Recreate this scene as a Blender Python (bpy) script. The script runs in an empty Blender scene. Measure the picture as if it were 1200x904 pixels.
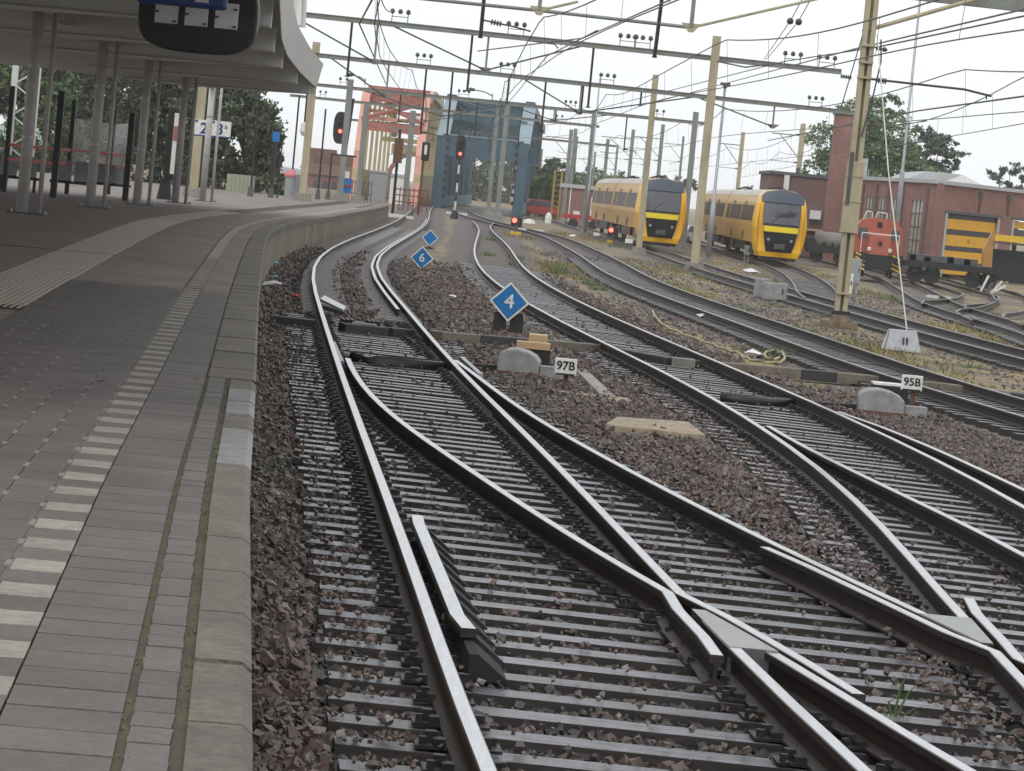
import bpy, math, random
import numpy as np
from mathutils import Vector, Matrix
random.seed(7); RNG = np.random.default_rng(11)
SC = bpy.context.scene
COL = SC.collection

# ---------------------------------------------------------------- camera
EYE, FPX, PITCH, ROLL = 2.15, 3800.0, math.atan(230/3800.0), math.radians(5.5)
_cp, _sp, _cr, _sr = math.cos(PITCH), math.sin(PITCH), math.cos(ROLL), math.sin(ROLL)
FWD = np.array([0, _cp, -_sp]); _U = np.array([0, _sp, _cp]); _R = np.array([1., 0, 0])
RIGHT = _R*_cr + _U*_sr; UP = -_R*_sr + _U*_cr
cam_d = bpy.data.cameras.new('camera'); cam = bpy.data.objects.new('camera', cam_d); COL.objects.link(cam)
cam_d.sensor_width = 36.0; cam_d.lens = 36.0*FPX/1200.0
cam_d.clip_start = 0.1; cam_d.clip_end = 20000
cam.matrix_world = Matrix(((RIGHT[0], UP[0], -FWD[0], 0), (RIGHT[1], UP[1], -FWD[1], 0), (RIGHT[2], UP[2], -FWD[2], EYE), (0, 0, 0, 1)))
SC.camera = cam

# ---------------------------------------------------------------- overcast sky and soft sun
W = bpy.data.worlds.new('World'); SC.world = W; W.use_nodes = True
nt = W.node_tree; nt.nodes.clear()
sky = nt.nodes.new('ShaderNodeTexSky'); sky.sky_type = 'NISHITA'; sky.sun_disc = False
sky.sun_elevation = math.radians(48); sky.sun_rotation = math.radians(200); sky.dust_density = 6; sky.air_density = 1.0; sky.ozone_density = 1.0
hs = nt.nodes.new('ShaderNodeHueSaturation'); hs.inputs['Saturation'].default_value = 0.10
mx = nt.nodes.new('ShaderNodeMix'); mx.data_type = 'RGBA'; mx.inputs[0].default_value = 0.80
mx.inputs[7].default_value = (10.4, 10.7, 11.0, 1)
bg = nt.nodes.new('ShaderNodeBackground'); bg.inputs['Strength'].default_value = 0.1
wo = nt.nodes.new('ShaderNodeOutputWorld')
nt.links.new(sky.outputs[0], hs.inputs['Color']); nt.links.new(hs.outputs[0], mx.inputs[6])
nt.links.new(mx.outputs[2], bg.inputs['Color']); nt.links.new(bg.outputs[0], wo.inputs['Surface'])
sun_d = bpy.data.lights.new('sun', 'SUN'); sun_d.energy = 0.8; sun_d.angle = math.radians(25); sun_d.color = (1, .97, .93)
sun = bpy.data.objects.new('sun', sun_d); COL.objects.link(sun); sun.rotation_euler = (math.radians(42), 0, math.radians(-20))
SC.view_settings.view_transform = 'Standard'; SC.view_settings.look = 'None'; SC.view_settings.gamma = 1; SC.view_settings.exposure = 0.25
SC.view_settings.use_curve_mapping = False
SC.cycles.use_denoising = True; SC.cycles.max_bounces = 6; SC.cycles.transparent_max_bounces = 8

# ---------------------------------------------------------------- track survey (world metres: x, y; z = 0 at the top of the platform track's left rail)
RAIL = {}
RAIL['LA']=[(0.052,11.88),(-0.082,13.4),(-0.225,15.12),(-0.381,17.06),(-0.558,19.24),(-0.76,21.71),(-0.99,24.49),(-1.25,27.62),(-1.541,31.16),(-1.865,35.15),(-2.226,39.65),(-2.63,44.73),(-3.083,50.46),(-3.589,56.92),(-4.126,64.21),(-4.647,72.43),(-5.103,81.71),(-5.446,92.17),(-5.67,103.97),(-5.836,117.29),(-6.011,132.31),(-6.262,149.25),(-6.639,168.37),(-7.146,189.93),(-7.785,214.25),(-8.555,241.69)]
RAIL['RA']=[(1.566,12.94),(1.396,14.61),(1.223,16.49),(1.042,18.61),(0.848,21.01),(0.629,23.71),(0.375,26.76),(0.076,30.21),(-0.266,34.1),(-0.64,38.49),(-1.038,43.45),(-1.468,49.04),(-1.946,55.36),(-2.489,62.48),(-3.063,70.53),(-3.586,79.61),(-3.973,89.86),(-4.207,101.44),(-4.363,114.5),(-4.522,129.24),(-4.755,145.88),(-5.116,164.67),(-5.656,185.87),(-6.382,209.81),(-7.184,236.82),(-7.93,267.32)]
RAIL['DI']=[(2.038,13.28),(1.915,13.85),(1.796,14.44),(1.675,15.06),(1.548,15.7),(1.412,16.37),(1.263,17.08),(1.103,17.81),(0.935,18.57),(0.763,19.36),(0.59,20.19),(0.418,21.06),(0.246,21.96),(0.073,22.9),(-0.104,23.88),(-0.286,24.91),(-0.475,25.97),(-0.667,27.08),(-0.858,28.24),(-1.044,29.45),(-1.222,30.72),(-1.387,32.03),(-1.541,33.4),(-1.685,34.83),(-1.82,36.32),(-1.948,37.88)]
RAIL['DO']=[(2.741,17.71),(2.621,18.31),(2.494,18.92),(2.36,19.56),(2.222,20.21),(2.081,20.89),(1.938,21.59),(1.794,22.32),(1.652,23.07),(1.508,23.84),(1.365,24.64),(1.22,25.47),(1.074,26.32),(0.926,27.21),(0.777,28.12),(0.629,29.06),(0.481,30.04),(0.337,31.04),(0.196,32.09),(0.061,33.16),(-0.069,34.28),(-0.196,35.43),(-0.323,36.62),(-0.455,37.84),(-0.593,39.11),(-0.742,40.43)]
RAIL['BL']=[(2.752,18.2),(2.784,20.04),(2.828,22.06),(2.868,24.29),(2.883,26.75),(2.857,29.45),(2.775,32.43),(2.627,35.71),(2.4,39.32),(2.086,43.3),(1.694,47.67),(1.249,52.49),(0.776,57.8),(0.297,63.65),(-0.166,70.08),(-0.599,77.17),(-0.984,84.97),(-1.306,93.56),(-1.562,103.02),(-1.766,113.43),(-1.933,124.9),(-2.079,137.53),(-2.235,151.43),(-2.462,166.74),(-2.829,183.6),(-3.404,202.16)]
RAIL['BR']=[(4.509,27.86),(4.449,30.18),(4.345,32.7),(4.196,35.43),(3.999,38.38),(3.754,41.58),(3.46,45.05),(3.125,48.8),(2.756,52.87),(2.364,57.28),(1.956,62.05),(1.543,67.22),(1.139,72.83),(0.76,78.9),(0.422,85.48),(0.139,92.6),(-0.081,100.32),(-0.263,108.69),(-0.441,117.75),(-0.649,127.56),(-0.92,138.2),(-1.27,149.72),(-1.643,162.2),(-1.963,175.72),(-2.157,190.37),(-2.15,206.24)]
RAIL['M']=[(3.803,23.43),(3.777,23.81),(3.748,24.19),(3.716,24.58),(3.681,24.98),(3.643,25.38),(3.604,25.79),(3.562,26.21),(3.519,26.63),(3.474,27.06),(3.428,27.5),(3.382,27.95),(3.335,28.4),(3.287,28.86),(3.239,29.32),(3.192,29.8),(3.145,30.28),(3.099,30.77),(3.054,31.26),(3.01,31.77),(2.968,32.28),(2.928,32.8),(2.889,33.33),(2.854,33.87),(2.821,34.42),(2.79,34.98)]
RAIL['BO']=[(4.825,30.09),(4.811,30.36),(4.797,30.62),(4.783,30.89),(4.769,31.16),(4.754,31.43),(4.739,31.7),(4.724,31.98),(4.708,32.26),(4.691,32.54),(4.674,32.83),(4.656,33.11),(4.637,33.4),(4.618,33.69),(4.597,33.99),(4.576,34.28),(4.553,34.58),(4.53,34.88),(4.505,35.19),(4.479,35.49),(4.452,35.8),(4.423,36.12),(4.393,36.43),(4.361,36.75),(4.328,37.07),(4.293,37.39)]
RAIL['CL']=[(6.856,43.15),(6.424,46.6),(6.057,50.34),(5.726,54.37),(5.406,58.73),(5.069,63.43),(4.697,68.51),(4.301,74.0),(3.903,79.93),(3.52,86.34),(3.175,93.25),(2.881,100.72),(2.631,108.79),(2.412,117.51),(2.191,126.92),(1.943,137.09),(1.674,148.08),(1.413,159.94),(1.179,172.75),(0.553,186.59),(-1.32,201.54),(-3.56,217.69),(-4.706,235.13),(-5.614,253.97),(-6.464,274.31),(-7.008,296.29)]
RAIL['CR']=[(7.911,49.77),(7.364,53.55),(7.005,57.63),(6.749,62.01),(6.508,66.73),(6.196,71.81),(5.753,77.27),(5.229,83.15),(4.703,89.48),(4.25,96.28),(3.949,103.61),(3.847,111.49),(3.863,119.98),(3.803,129.11),(3.58,138.93),(3.222,149.5),(2.847,160.88),(2.465,173.12),(1.385,186.29),(-0.279,200.46),(-1.922,215.72),(-3.261,232.13),(-4.069,249.79),(-4.684,268.8),(-5.248,289.25),(-5.605,311.26)]
RAIL['DL']=[(10.821,68.97),(10.61,71.51),(10.406,74.14),(10.209,76.87),(10.016,79.71),(9.826,82.64),(9.636,85.69),(9.444,88.84),(9.249,92.12),(9.05,95.51),(8.845,99.03),(8.636,102.68),(8.424,106.46),(8.211,110.38),(7.998,114.45),(7.785,118.66),(7.573,123.03),(7.366,127.57),(7.169,132.26),(6.984,137.14),(6.82,142.19),(6.689,147.43),(6.592,152.86),(6.522,158.49),(6.462,164.33),(6.42,170.38)]
RAIL['DR']=[(11.845,75.66),(11.611,78.28),(11.423,80.99),(11.267,83.8),(11.132,86.7),(11.006,89.7),(10.877,92.81),(10.733,96.02),(10.562,99.35),(10.354,102.79),(10.111,106.35),(9.846,110.03),(9.57,113.84),(9.296,117.78),(9.033,121.86),(8.797,126.08),(8.616,130.44),(8.489,134.96),(8.398,139.64),(8.314,144.47),(8.214,149.47),(8.083,154.65),(7.912,160.0),(7.746,165.54),(7.607,171.28),(7.512,177.21)]
def _arr(k): a = np.array(RAIL[k]); return a[:, 0], a[:, 1]
def rx(k, y):
    x, yy = _arr(k); y = np.atleast_1d(np.asarray(y, float)); r = np.interp(y, yy, x)
    s0 = (x[1]-x[0])/(yy[1]-yy[0]); s1 = (x[-1]-x[-2])/(yy[-1]-yy[-2])
    return np.where(y < yy[0], x[0]+(y-yy[0])*s0, np.where(y > yy[-1], x[-1]+(y-yy[-1])*s1, r))
def smooth(f, y0, y1, sig=.05):
    t = np.linspace(math.log(y0), math.log(y1), 500); v = f(np.exp(t)); out = []
    for q in t:
        w = np.exp(-((t-q)/sig)**2); out.append((w*v).sum()/w.sum())
    return np.array(out), np.exp(t)
LAx, LAy = smooth(lambda y: rx('LA', y), 2.5, 420, .03)
def xLA(y): return np.interp(y, LAy, LAx)
KZ = .028
def zt(x, y): return -KZ*np.clip(np.asarray(x)-xLA(y), 0, 16)
def ray(px, py): return FWD*FPX + (px-600)*RIGHT - (py-452)*UP
def at(px, py, Y):
    d = ray(px, py); t = Y/d[1]; return Vector((d[0]*t, Y, EYE+d[2]*t))
def plane(px, py, z):
    d = ray(px, py); t = (z-EYE)/d[2]; return Vector((d[0]*t, d[1]*t, z))
def gd(px, py, dz=-.2):
    z = 0.; d = ray(px, py)
    for _ in range(25):
        t = (z+dz-EYE)/min(d[2], -1e-6); x, y = d[0]*t, d[1]*t; z = float(zt(x, y))
    return Vector((x, y, z+dz))
def gz(x, y, dz=-.2): return float(zt(x, y))+dz

# ---------------------------------------------------------------- mesh helpers
Z = Vector((0, 0, 1))
class MB:
    def __init__(s): s.v = []; s.f = []; s.m = []
    def add(s, vs, fs, mi=0):
        n = len(s.v); s.v += [tuple(v) for v in vs]; s.f += [tuple(i+n for i in f) for f in fs]; s.m += [mi]*len(fs); return s
    def box(s, c, sz, rz=0, mi=0, top=1.0):
        x, y, z = sz[0]/2, sz[1]/2, sz[2]/2; ca, sa = math.cos(rz), math.sin(rz); vs = []
        for dz, k in ((-z, 1), (z, top)):
            for dx, dy in ((-x, -y), (x, -y), (x, y), (-x, y)):
                dx *= k; dy *= k; vs.append((c[0]+dx*ca-dy*sa, c[1]+dx*sa+dy*ca, c[2]+dz))
        return s.add(vs, [(3, 2, 1, 0), (4, 5, 6, 7), (0, 1, 5, 4), (1, 2, 6, 5), (2, 3, 7, 6), (3, 0, 4, 7)], mi)
    def bar(s, a, b, w, h=None, mi=0, up=Z):
        a, b = Vector(a), Vector(b); h = h or w; d = (b-a).normalized()
        u = Vector(up)
        if abs(d.dot(u)) > .99: u = Vector((0, 1, 0))
        sd = d.cross(u).normalized()*w/2; uu = sd.cross(d).normalized()*h/2
        vs = [a-sd-uu, a+sd-uu, a+sd+uu, a-sd+uu, b-sd-uu, b+sd-uu, b+sd+uu, b-sd+uu]
        return s.add(vs, [(3, 2, 1, 0), (4, 5, 6, 7), (0, 1, 5, 4), (1, 2, 6, 5), (2, 3, 7, 6), (3, 0, 4, 7)], mi)
    def tube(s, pts, r, n=8, mi=0):
        pts = [Vector(p) for p in pts]; rs = r if isinstance(r, (list, tuple)) else [r]*len(pts); vs = []; ref = None
        for i, p in enumerate(pts):
            d = (pts[min(i+1, len(pts)-1)]-pts[max(i-1, 0)]).normalized()
            if ref is None: ref = Vector((1, 0, 0)) if abs(d.x) < .9 else Vector((0, 1, 0))
            a = d.cross(ref).normalized(); b = d.cross(a); ref = b.cross(d) if False else ref
            for k in range(n):
                t = 2*math.pi*k/n; vs.append(p+(a*math.cos(t)+b*math.sin(t))*rs[i])
        fs = []
        for i in range(len(pts)-1):
            for k in range(n): fs.append((i*n+k, i*n+(k+1) % n, (i+1)*n+(k+1) % n, (i+1)*n+k))
        fs.append(tuple(range(n))[::-1]); e = (len(pts)-1)*n; fs.append(tuple(range(e, e+n)))
        return s.add(vs, fs, mi)
    def extrude(s, poly, vec, mi=0):
        n = len(poly); poly = [Vector(p) for p in poly]; vec = Vector(vec)
        return s.add(poly+[p+vec for p in poly], [tuple(range(n))[::-1], tuple(range(n, 2*n))]+[(i, (i+1) % n, n+(i+1) % n, n+i) for i in range(n)], mi)
    def lathe(s, c, prof, n=12, mi=0):
        vs = []
        for r, z in prof:
            for k in range(n): vs.append((c[0]+r*math.cos(2*math.pi*k/n), c[1]+r*math.sin(2*math.pi*k/n), c[2]+z))
        fs = [(i*n+k, i*n+(k+1) % n, (i+1)*n+(k+1) % n, (i+1)*n+k) for i in range(len(prof)-1) for k in range(n)]
        fs += [tuple(range(n))[::-1], tuple(range((len(prof)-1)*n, len(prof)*n))]
        return s.add(vs, fs, mi)
    def loft(s, secs, mi=0, caps=True, closed=True):
        n = len(secs[0]); vs = [p for q in secs for p in q]; fs = []
        for i in range(len(secs)-1):
            for k in range(n if closed else n-1): fs.append((i*n+k, i*n+(k+1) % n, (i+1)*n+(k+1) % n, (i+1)*n+k))
        if caps: fs += [tuple(range(n))[::-1], tuple(range((len(secs)-1)*n, len(secs)*n))]
        return s.add(vs, fs, mi)
    def mesh(s, name, mats, smooth=False):
        me = bpy.data.meshes.new(name); me.from_pydata(s.v, [], s.f)
        for m in (mats if isinstance(mats, (list, tuple)) else [mats]): me.materials.append(m)
        if any(s.m): me.polygons.foreach_set('material_index', s.m)
        if smooth: me.polygons.foreach_set('use_smooth', [True]*len(s.f))
        me.update(); return me
    def build(s, name, mats, parent=None, smooth=False, bevel=0, loc=None):
        o = link(name, s.mesh(name, mats, smooth), parent, loc)
        if bevel:
            b = o.modifiers.new('bevel', 'BEVEL'); b.width = bevel; b.segments = 2; b.limit_method = 'ANGLE'
        return o
def link(name, data, parent=None, loc=None):
    o = bpy.data.objects.new(name, data); COL.objects.link(o)
    if parent is not None: o.parent = parent
    if loc is not None: o.location = loc
    return o
def tag(o, label=None, cat=None, group=None, kind=None):
    for k, v in (('label', label), ('category', cat), ('group', group), ('kind', kind)):
        if v: o[k] = v
    return o
def thing(name, label, cat, loc=(0, 0, 0), rz=0, group=None, kind=None):
    o = link(name, None, None, loc); o.rotation_euler = (0, 0, rz); o.empty_display_size = .1
    return tag(o, label, cat, group, kind)
def copy_tree(o, parent=None):
    c = o.copy(); COL.objects.link(c)
    if parent is not None: c.parent = parent
    for ch in o.children: copy_tree(ch, c)
    return c
def text(body, size, parent, m, loc, rot, name='lettering', ext=.002, ax='CENTER', bold=0.0):
    cu = bpy.data.curves.new(name, 'FONT'); cu.body = body; cu.size = size; cu.align_x = ax; cu.align_y = 'CENTER'; cu.extrude = ext; cu.offset = bold
    tmp = bpy.data.objects.new(name, cu); COL.objects.link(tmp); me = bpy.data.meshes.new_from_object(tmp.evaluated_get(bpy.context.evaluated_depsgraph_get())); bpy.data.objects.remove(tmp)
    me.materials.clear(); me.materials.append(m); o = link(name, me, parent, loc); o.rotation_euler = rot; return o

# ---------------------------------------------------------------- materials
MAT = {}
def mat(name, c, rough=.6, metal=0., var=.25, scale=6., bump=0., c2=None, spec=.5, emit=None, rnd=0., detail=6., coord='Object', stretch=None, bscale=None, stain=0.):
    m = bpy.data.materials.new(name); m.use_nodes = True; t = m.node_tree; N = t.nodes; L = t.links
    p = N['Principled BSDF']; p.inputs['Roughness'].default_value = rough; p.inputs['Metallic'].default_value = metal
    p.inputs['Specular IOR Level'].default_value = spec
    c = tuple(c); c2 = tuple(c2) if c2 else tuple(min(1, v*(1-var)) for v in c)
    tc = N.new('ShaderNodeTexCoord'); mp = N.new('ShaderNodeMapping'); L.new(N.new('ShaderNodeNewGeometry').outputs['Position'] if coord == 'World' else tc.outputs[coord], mp.inputs[0])
    if stretch: mp.inputs['Scale'].default_value = stretch
    no = N.new('ShaderNodeTexNoise'); no.inputs['Scale'].default_value = scale; no.inputs['Detail'].default_value = detail; no.inputs['Roughness'].default_value = .65
    L.new(mp.outputs[0], no.inputs['Vector'])
    cr = N.new('ShaderNodeValToRGB'); cr.color_ramp.elements[0].position = .33; cr.color_ramp.elements[1].position = .68
    cr.color_ramp.elements[0].color = (*c2, 1); cr.color_ramp.elements[1].color = (*c, 1); L.new(no.outputs['Fac'], cr.inputs[0])
    out = cr.outputs[0]
    if stain:
        n3 = N.new('ShaderNodeTexNoise'); n3.inputs['Scale'].default_value = stain; n3.inputs['Detail'].default_value = 8; n3.inputs['Roughness'].default_value = .7; L.new(N.new('ShaderNodeNewGeometry').outputs['Position'], n3.inputs['Vector'])
        m3 = N.new('ShaderNodeMapRange'); m3.inputs[1].default_value = .3; m3.inputs[2].default_value = .7; m3.inputs[3].default_value = .68; m3.inputs[4].default_value = 1.2; L.new(n3.outputs['Fac'], m3.inputs[0])
        h3 = N.new('ShaderNodeHueSaturation'); L.new(m3.outputs[0], h3.inputs['Value']); L.new(out, h3.inputs['Color']); out = h3.outputs[0]
    if rnd:
        oi = N.new('ShaderNodeObjectInfo'); mr = N.new('ShaderNodeMapRange'); mr.inputs[3].default_value = 1-rnd; mr.inputs[4].default_value = 1+rnd
        L.new(oi.outputs['Random'], mr.inputs[0]); hv = N.new('ShaderNodeHueSaturation'); L.new(mr.outputs[0], hv.inputs['Value']); L.new(out, hv.inputs['Color']); out = hv.outputs[0]
    L.new(out, p.inputs['Base Color'])
    if bump:
        n2 = N.new('ShaderNodeTexNoise'); n2.inputs['Scale'].default_value = bscale or scale*4; n2.inputs['Detail'].default_value = 5; L.new(mp.outputs[0], n2.inputs['Vector'])
        bp = N.new('ShaderNodeBump'); bp.inputs['Strength'].default_value = bump; bp.inputs['Distance'].default_value = .02; L.new(n2.outputs['Fac'], bp.inputs['Height']); L.new(bp.outputs[0], p.inputs['Normal'])
    if emit: p.inputs['Emission Color'].default_value = (*emit[0], 1); p.inputs['Emission Strength'].default_value = emit[1]
    MAT[name] = m; return m
def bake_col(m, lo, hi, attr='shade'):
    """colour taken from a per-piece random attribute"""
    t = m.node_tree; N = t.nodes; L = t.links; p = N['Principled BSDF']
    a = N.new('ShaderNodeAttribute'); a.attribute_name = attr
    cr = N.new('ShaderNodeValToRGB'); els = cr.color_ramp.elements; stops = lo+hi
    while len(els) < len(stops): els.new(.5)
    for i, c in enumerate(stops): els[i].position = i/(len(stops)-1); els[i].color = (*c, 1)
    L.new(a.outputs['Fac'], cr.inputs[0])
    src = p.inputs['Base Color'].links[0].from_socket
    mu = N.new('ShaderNodeMix'); mu.data_type = 'RGBA'; mu.blend_type = 'MULTIPLY'; mu.inputs[0].default_value = 1
    L.new(cr.outputs[0], mu.inputs[6]); L.new(src, mu.inputs[7]); L.new(mu.outputs[2], p.inputs['Base Color'])
    return m
mat('concrete', (.23, .215, .19), .75, var=.35, scale=3, bump=.25, rnd=.08)
mat('kerb', (.165, .143, .113), .7, var=.45, scale=22, detail=10, bump=.5, coord='World', stain=1.7, rnd=.07)
mat('kerb_pale', (.25, .245, .235), .6, var=.4, scale=14, bump=.3, coord='World', stain=2.5, rnd=.05)
mat('tile', (.13, .112, .102), .6, var=.3, scale=26, detail=10, bump=.35, coord='World', stain=1.1, rnd=.10)
mat('tile_white', (.32, .29, .245), .6, var=.3, scale=22, bump=.3, coord='World', stain=3, rnd=.07)
mat('tile_brown', (.15, .10, .08), .65, var=.3, scale=9, bump=.2)
mat('tile_tactile', (.36, .315, .26), .65, var=.2, scale=4, bump=.1)
mat('deck', (.205, .165, .14), .68, var=.35, scale=2.2, bump=.1, stain=.35, detail=10)
mat('joint', (.05, .042, .034), .9, var=.5, scale=5)
mat('joint_pale', (.22, .20, .175), .8, var=.3, scale=9)
mat('moss', (.08, .066, .03), .95, scale=5, bump=.7, c2=(.045, .036, .028), coord='World', detail=9)
mat('wall_conc', (.23, .195, .14), .8, var=.5, scale=1.6, bump=.3, stretch=(1, 1, .3), rnd=.12, coord='World', detail=9)
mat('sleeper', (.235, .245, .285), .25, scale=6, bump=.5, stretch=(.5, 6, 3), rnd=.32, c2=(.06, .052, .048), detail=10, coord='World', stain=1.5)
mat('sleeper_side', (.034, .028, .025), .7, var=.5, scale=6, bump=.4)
mat('sleeper_conc', (.20, .195, .19), .6, var=.25, scale=5, bump=.2, rnd=.05)
mat('rail_top', (.58, .59, .61), .22, 1., var=.25, scale=30, stretch=(1, .08, 1))
mat('rail_side', (.032, .022, .018), .55, var=.5, scale=20, bump=.3)
mat('rail_dull', (.16, .13, .115), .42, .6, var=.4, scale=14, stretch=(1, .1, 1))
mat('rail_mid', (.30, .30, .30), .33, .9, var=.3, scale=14, stretch=(1, .1, 1))
mat('rail_side_far', (.045, .035, .03), .6, var=.4, scale=10)
mat('soot', (.012, .012, .012), .85)
mat('post_grey', (.50, .475, .445), .5, var=.25, scale=3)
mat('fence_red', (.20, .045, .04), .6)
mat('steel_dark', (.022, .02, .02), .5, .2, var=.4, scale=12, bump=.3)
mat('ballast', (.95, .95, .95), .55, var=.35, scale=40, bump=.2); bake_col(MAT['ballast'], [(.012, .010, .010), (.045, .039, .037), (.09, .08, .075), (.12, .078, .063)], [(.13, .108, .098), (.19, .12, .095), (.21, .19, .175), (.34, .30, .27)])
mat('galv', (.36, .38, .40), .45, .55, var=.25, scale=8)
mat('mast_tan', (.42, .375, .25), .6, var=.3, scale=2.5, c2=(.29, .25, .16), stretch=(1, 1, .25))
mat('mast_grey', (.22, .235, .215), .6, var=.3, scale=2.5, stretch=(1, 1, .25))
mat('beam_grey', (.20, .235, .235), .55, var=.3, scale=2.5, c2=(.17, .15, .105))
mat('wire', (.06, .06, .06), .5, .3)
mat('insul', (.05, .055, .06), .3)
mat('white_paint', (.74, .735, .70), .5, var=.28, scale=9, detail=10)
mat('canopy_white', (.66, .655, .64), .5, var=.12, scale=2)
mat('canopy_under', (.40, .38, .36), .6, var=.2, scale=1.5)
mat('blue', (.0, .16, .46), .5, var=.3, scale=9, detail=10)
mat('blue_dark', (.012, .045, .20), .35, var=.15, scale=6)
mat('black', (.012, .012, .013), .45, var=.3, scale=6)
mat('black_text', (.006, .006, .007), .6)
mat('red_light', (.5, .01, .005), .3, emit=((1, .05, .03), 9.))
mat('red_paint', (.42, .03, .025), .5, var=.3)
mat('grey_plastic', (.30, .305, .30), .6, var=.4, scale=7, bump=.15, detail=10)
mat('wood_pale', (.50, .34, .19), .6, var=.25, scale=8, stretch=(1, 6, 6))
mat('slab_tan', (.40, .32, .225), .8, var=.5, scale=7, bump=.4)
mat('foot_mix', (.24, .19, .125), .85, var=.5, scale=5, bump=.4, c2=(.10, .06, .04))
mat('rust', (.15, .075, .045), .8, var=.5, scale=9, bump=.4)
mat('hose', (.34, .28, .12), .5, var=.2)
mat('train_yellow', (.84, .45, .012), .3, var=.08, scale=2)
mat('train_side', (.62, .36, .065), .35, var=.3, scale=1.2, c2=(.46, .29, .11), stretch=(1, 1, .4))
mat('train_roof', (.50, .46, .40), .5, var=.35, scale=1.5)  # whitish: gloss of rain on the roof put into the colour
mat('train_blue', (.035, .055, .085), .3, var=.15)
mat('glass_dark', (.035, .04, .055), .06, var=.3, scale=1.5, spec=.9)
mat('glass_side', (.04, .027, .022), .4, var=.4, scale=3, spec=.25)
mat('band_yellow', (.82, .62, .02), .4, var=.1)
mat('loco_orange', (.40, .10, .06), .45, var=.3, scale=1.5)
mat('ladder_yellow', (.42, .29, .06), .6, var=.3)
mat('chev_yellow', (.68, .45, .03), .5, var=.2)
mat('door_yellow', (.70, .36, .015), .5, var=.15, scale=2)
mat('door_dark', (.045, .045, .05), .5, var=.3)
mat('grey_dark', (.08, .085, .085), .6, var=.3)
mat('roof_grey', (.42, .43, .44), .6, var=.2, scale=1)
mat('bridge_blue', (.05, .105, .145), .5, var=.35, scale=.6)  # bridge paints desaturated, distance haze put into their colours
mat('bridge_skylit', (.22, .30, .345), .5, var=.25, scale=.6)  # pale copy of the blue: sky light on upper faces put into the colour
mat('bridge_red', (.38, .14, .105), .55, var=.3, scale=.6)
mat('bridge_pink', (.60, .30, .23), .55, var=.2, scale=.6)
mat('bridge_yellow', (.50, .42, .23), .6, var=.25, scale=.8, c2=(.36, .29, .15))
mat('far_brick', (.22, .10, .085), .8, var=.3, scale=1.5)
mat('cable_white', (.62, .6, .5), .6)
mat('weight_conc', (.36, .37, .39), .8, var=.25, scale=6, bump=.3)
mat('trough_dark', (.045, .043, .042), .6, var=.4, scale=6, bump=.4, rnd=.1)
mat('trough_tan', (.19, .16, .125), .8, var=.4, scale=5, bump=.4, rnd=.1)
mat('litter_white', (.75, .76, .78), .6)
mat('litter_blue', (.2, .42, .6), .5)
mat('bark', (.07, .055, .04), .9, var=.4, scale=5)
mat('hill', (.16, .22, .25), .9, var=.2, scale=.02)
mat('stone_grey', (.3, .29, .28), .8, var=.3, scale=5)
mat('window_pale', (.42, .40, .36), .25, var=.3, scale=2)
def leaf_mat(name, a, b, c):
    m = mat(name, (1, 1, 1), .55, var=.2, scale=2); bake_col(m, [a, b], [c]); return m
leaf_mat('leaf_dark', (.026, .038, .017), (.055, .075, .032), (.10, .125, .05))
leaf_mat('leaf_mid', (.04, .075, .025), (.08, .135, .045), (.14, .20, .07))
leaf_mat('leaf_light', (.06, .11, .04), (.12, .19, .07), (.20, .28, .11))
leaf_mat('leaf_grey', (.05, .075, .05), (.085, .12, .075), (.13, .165, .10))
leaf_mat('grass_mix', (.09, .12, .025), (.24, .19, .065), (.36, .28, .11))
leaf_mat('grass_green', (.04, .08, .015), (.08, .14, .03), (.13, .19, .05))
# brick for buildings too far away to tell the bricks apart
def brick_mat(name, c1, c2, mo):
    m = bpy.data.materials.new(name); m.use_nodes = True; t = m.node_tree; N = t.nodes; L = t.links; p = N['Principled BSDF']; p.inputs['Roughness'].default_value = .85
    tc = N.new('ShaderNodeTexCoord'); mp = N.new('ShaderNodeMapping'); mp.inputs['Rotation'].default_value = (math.pi/2, 0, 0); L.new(tc.outputs['Object'], mp.inputs[0])
    b = N.new('ShaderNodeTexBrick'); b.inputs['Scale'].default_value = 4.; b.inputs['Color1'].default_value = (*c1, 1); b.inputs['Color2'].default_value = (*c2, 1); b.inputs['Mortar'].default_value = (*mo, 1)
    L.new(mp.outputs[0], b.inputs['Vector']); n = N.new('ShaderNodeTexNoise'); n.inputs['Scale'].default_value = .8; n.inputs['Detail'].default_value = 5
    mr = N.new('ShaderNodeMapRange'); mr.inputs[3].default_value = .62; mr.inputs[4].default_value = 1.3; L.new(n.outputs[0], mr.inputs[0])
    hv = N.new('ShaderNodeHueSaturation'); L.new(b.outputs['Color'], hv.inputs['Color']); L.new(mr.outputs[0], hv.inputs['Value']); L.new(hv.outputs[0], p.inputs['Base Color']); L.new(tc.outputs['Object'], n.inputs['Vector'])
    MAT[name] = m
brick_mat('brick', (.27, .125, .10), (.21, .095, .08), (.22, .165, .145))
brick_mat('brick_dark', (.165, .082, .07), (.13, .066, .058), (.14, .105, .095))
M = MAT

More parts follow.
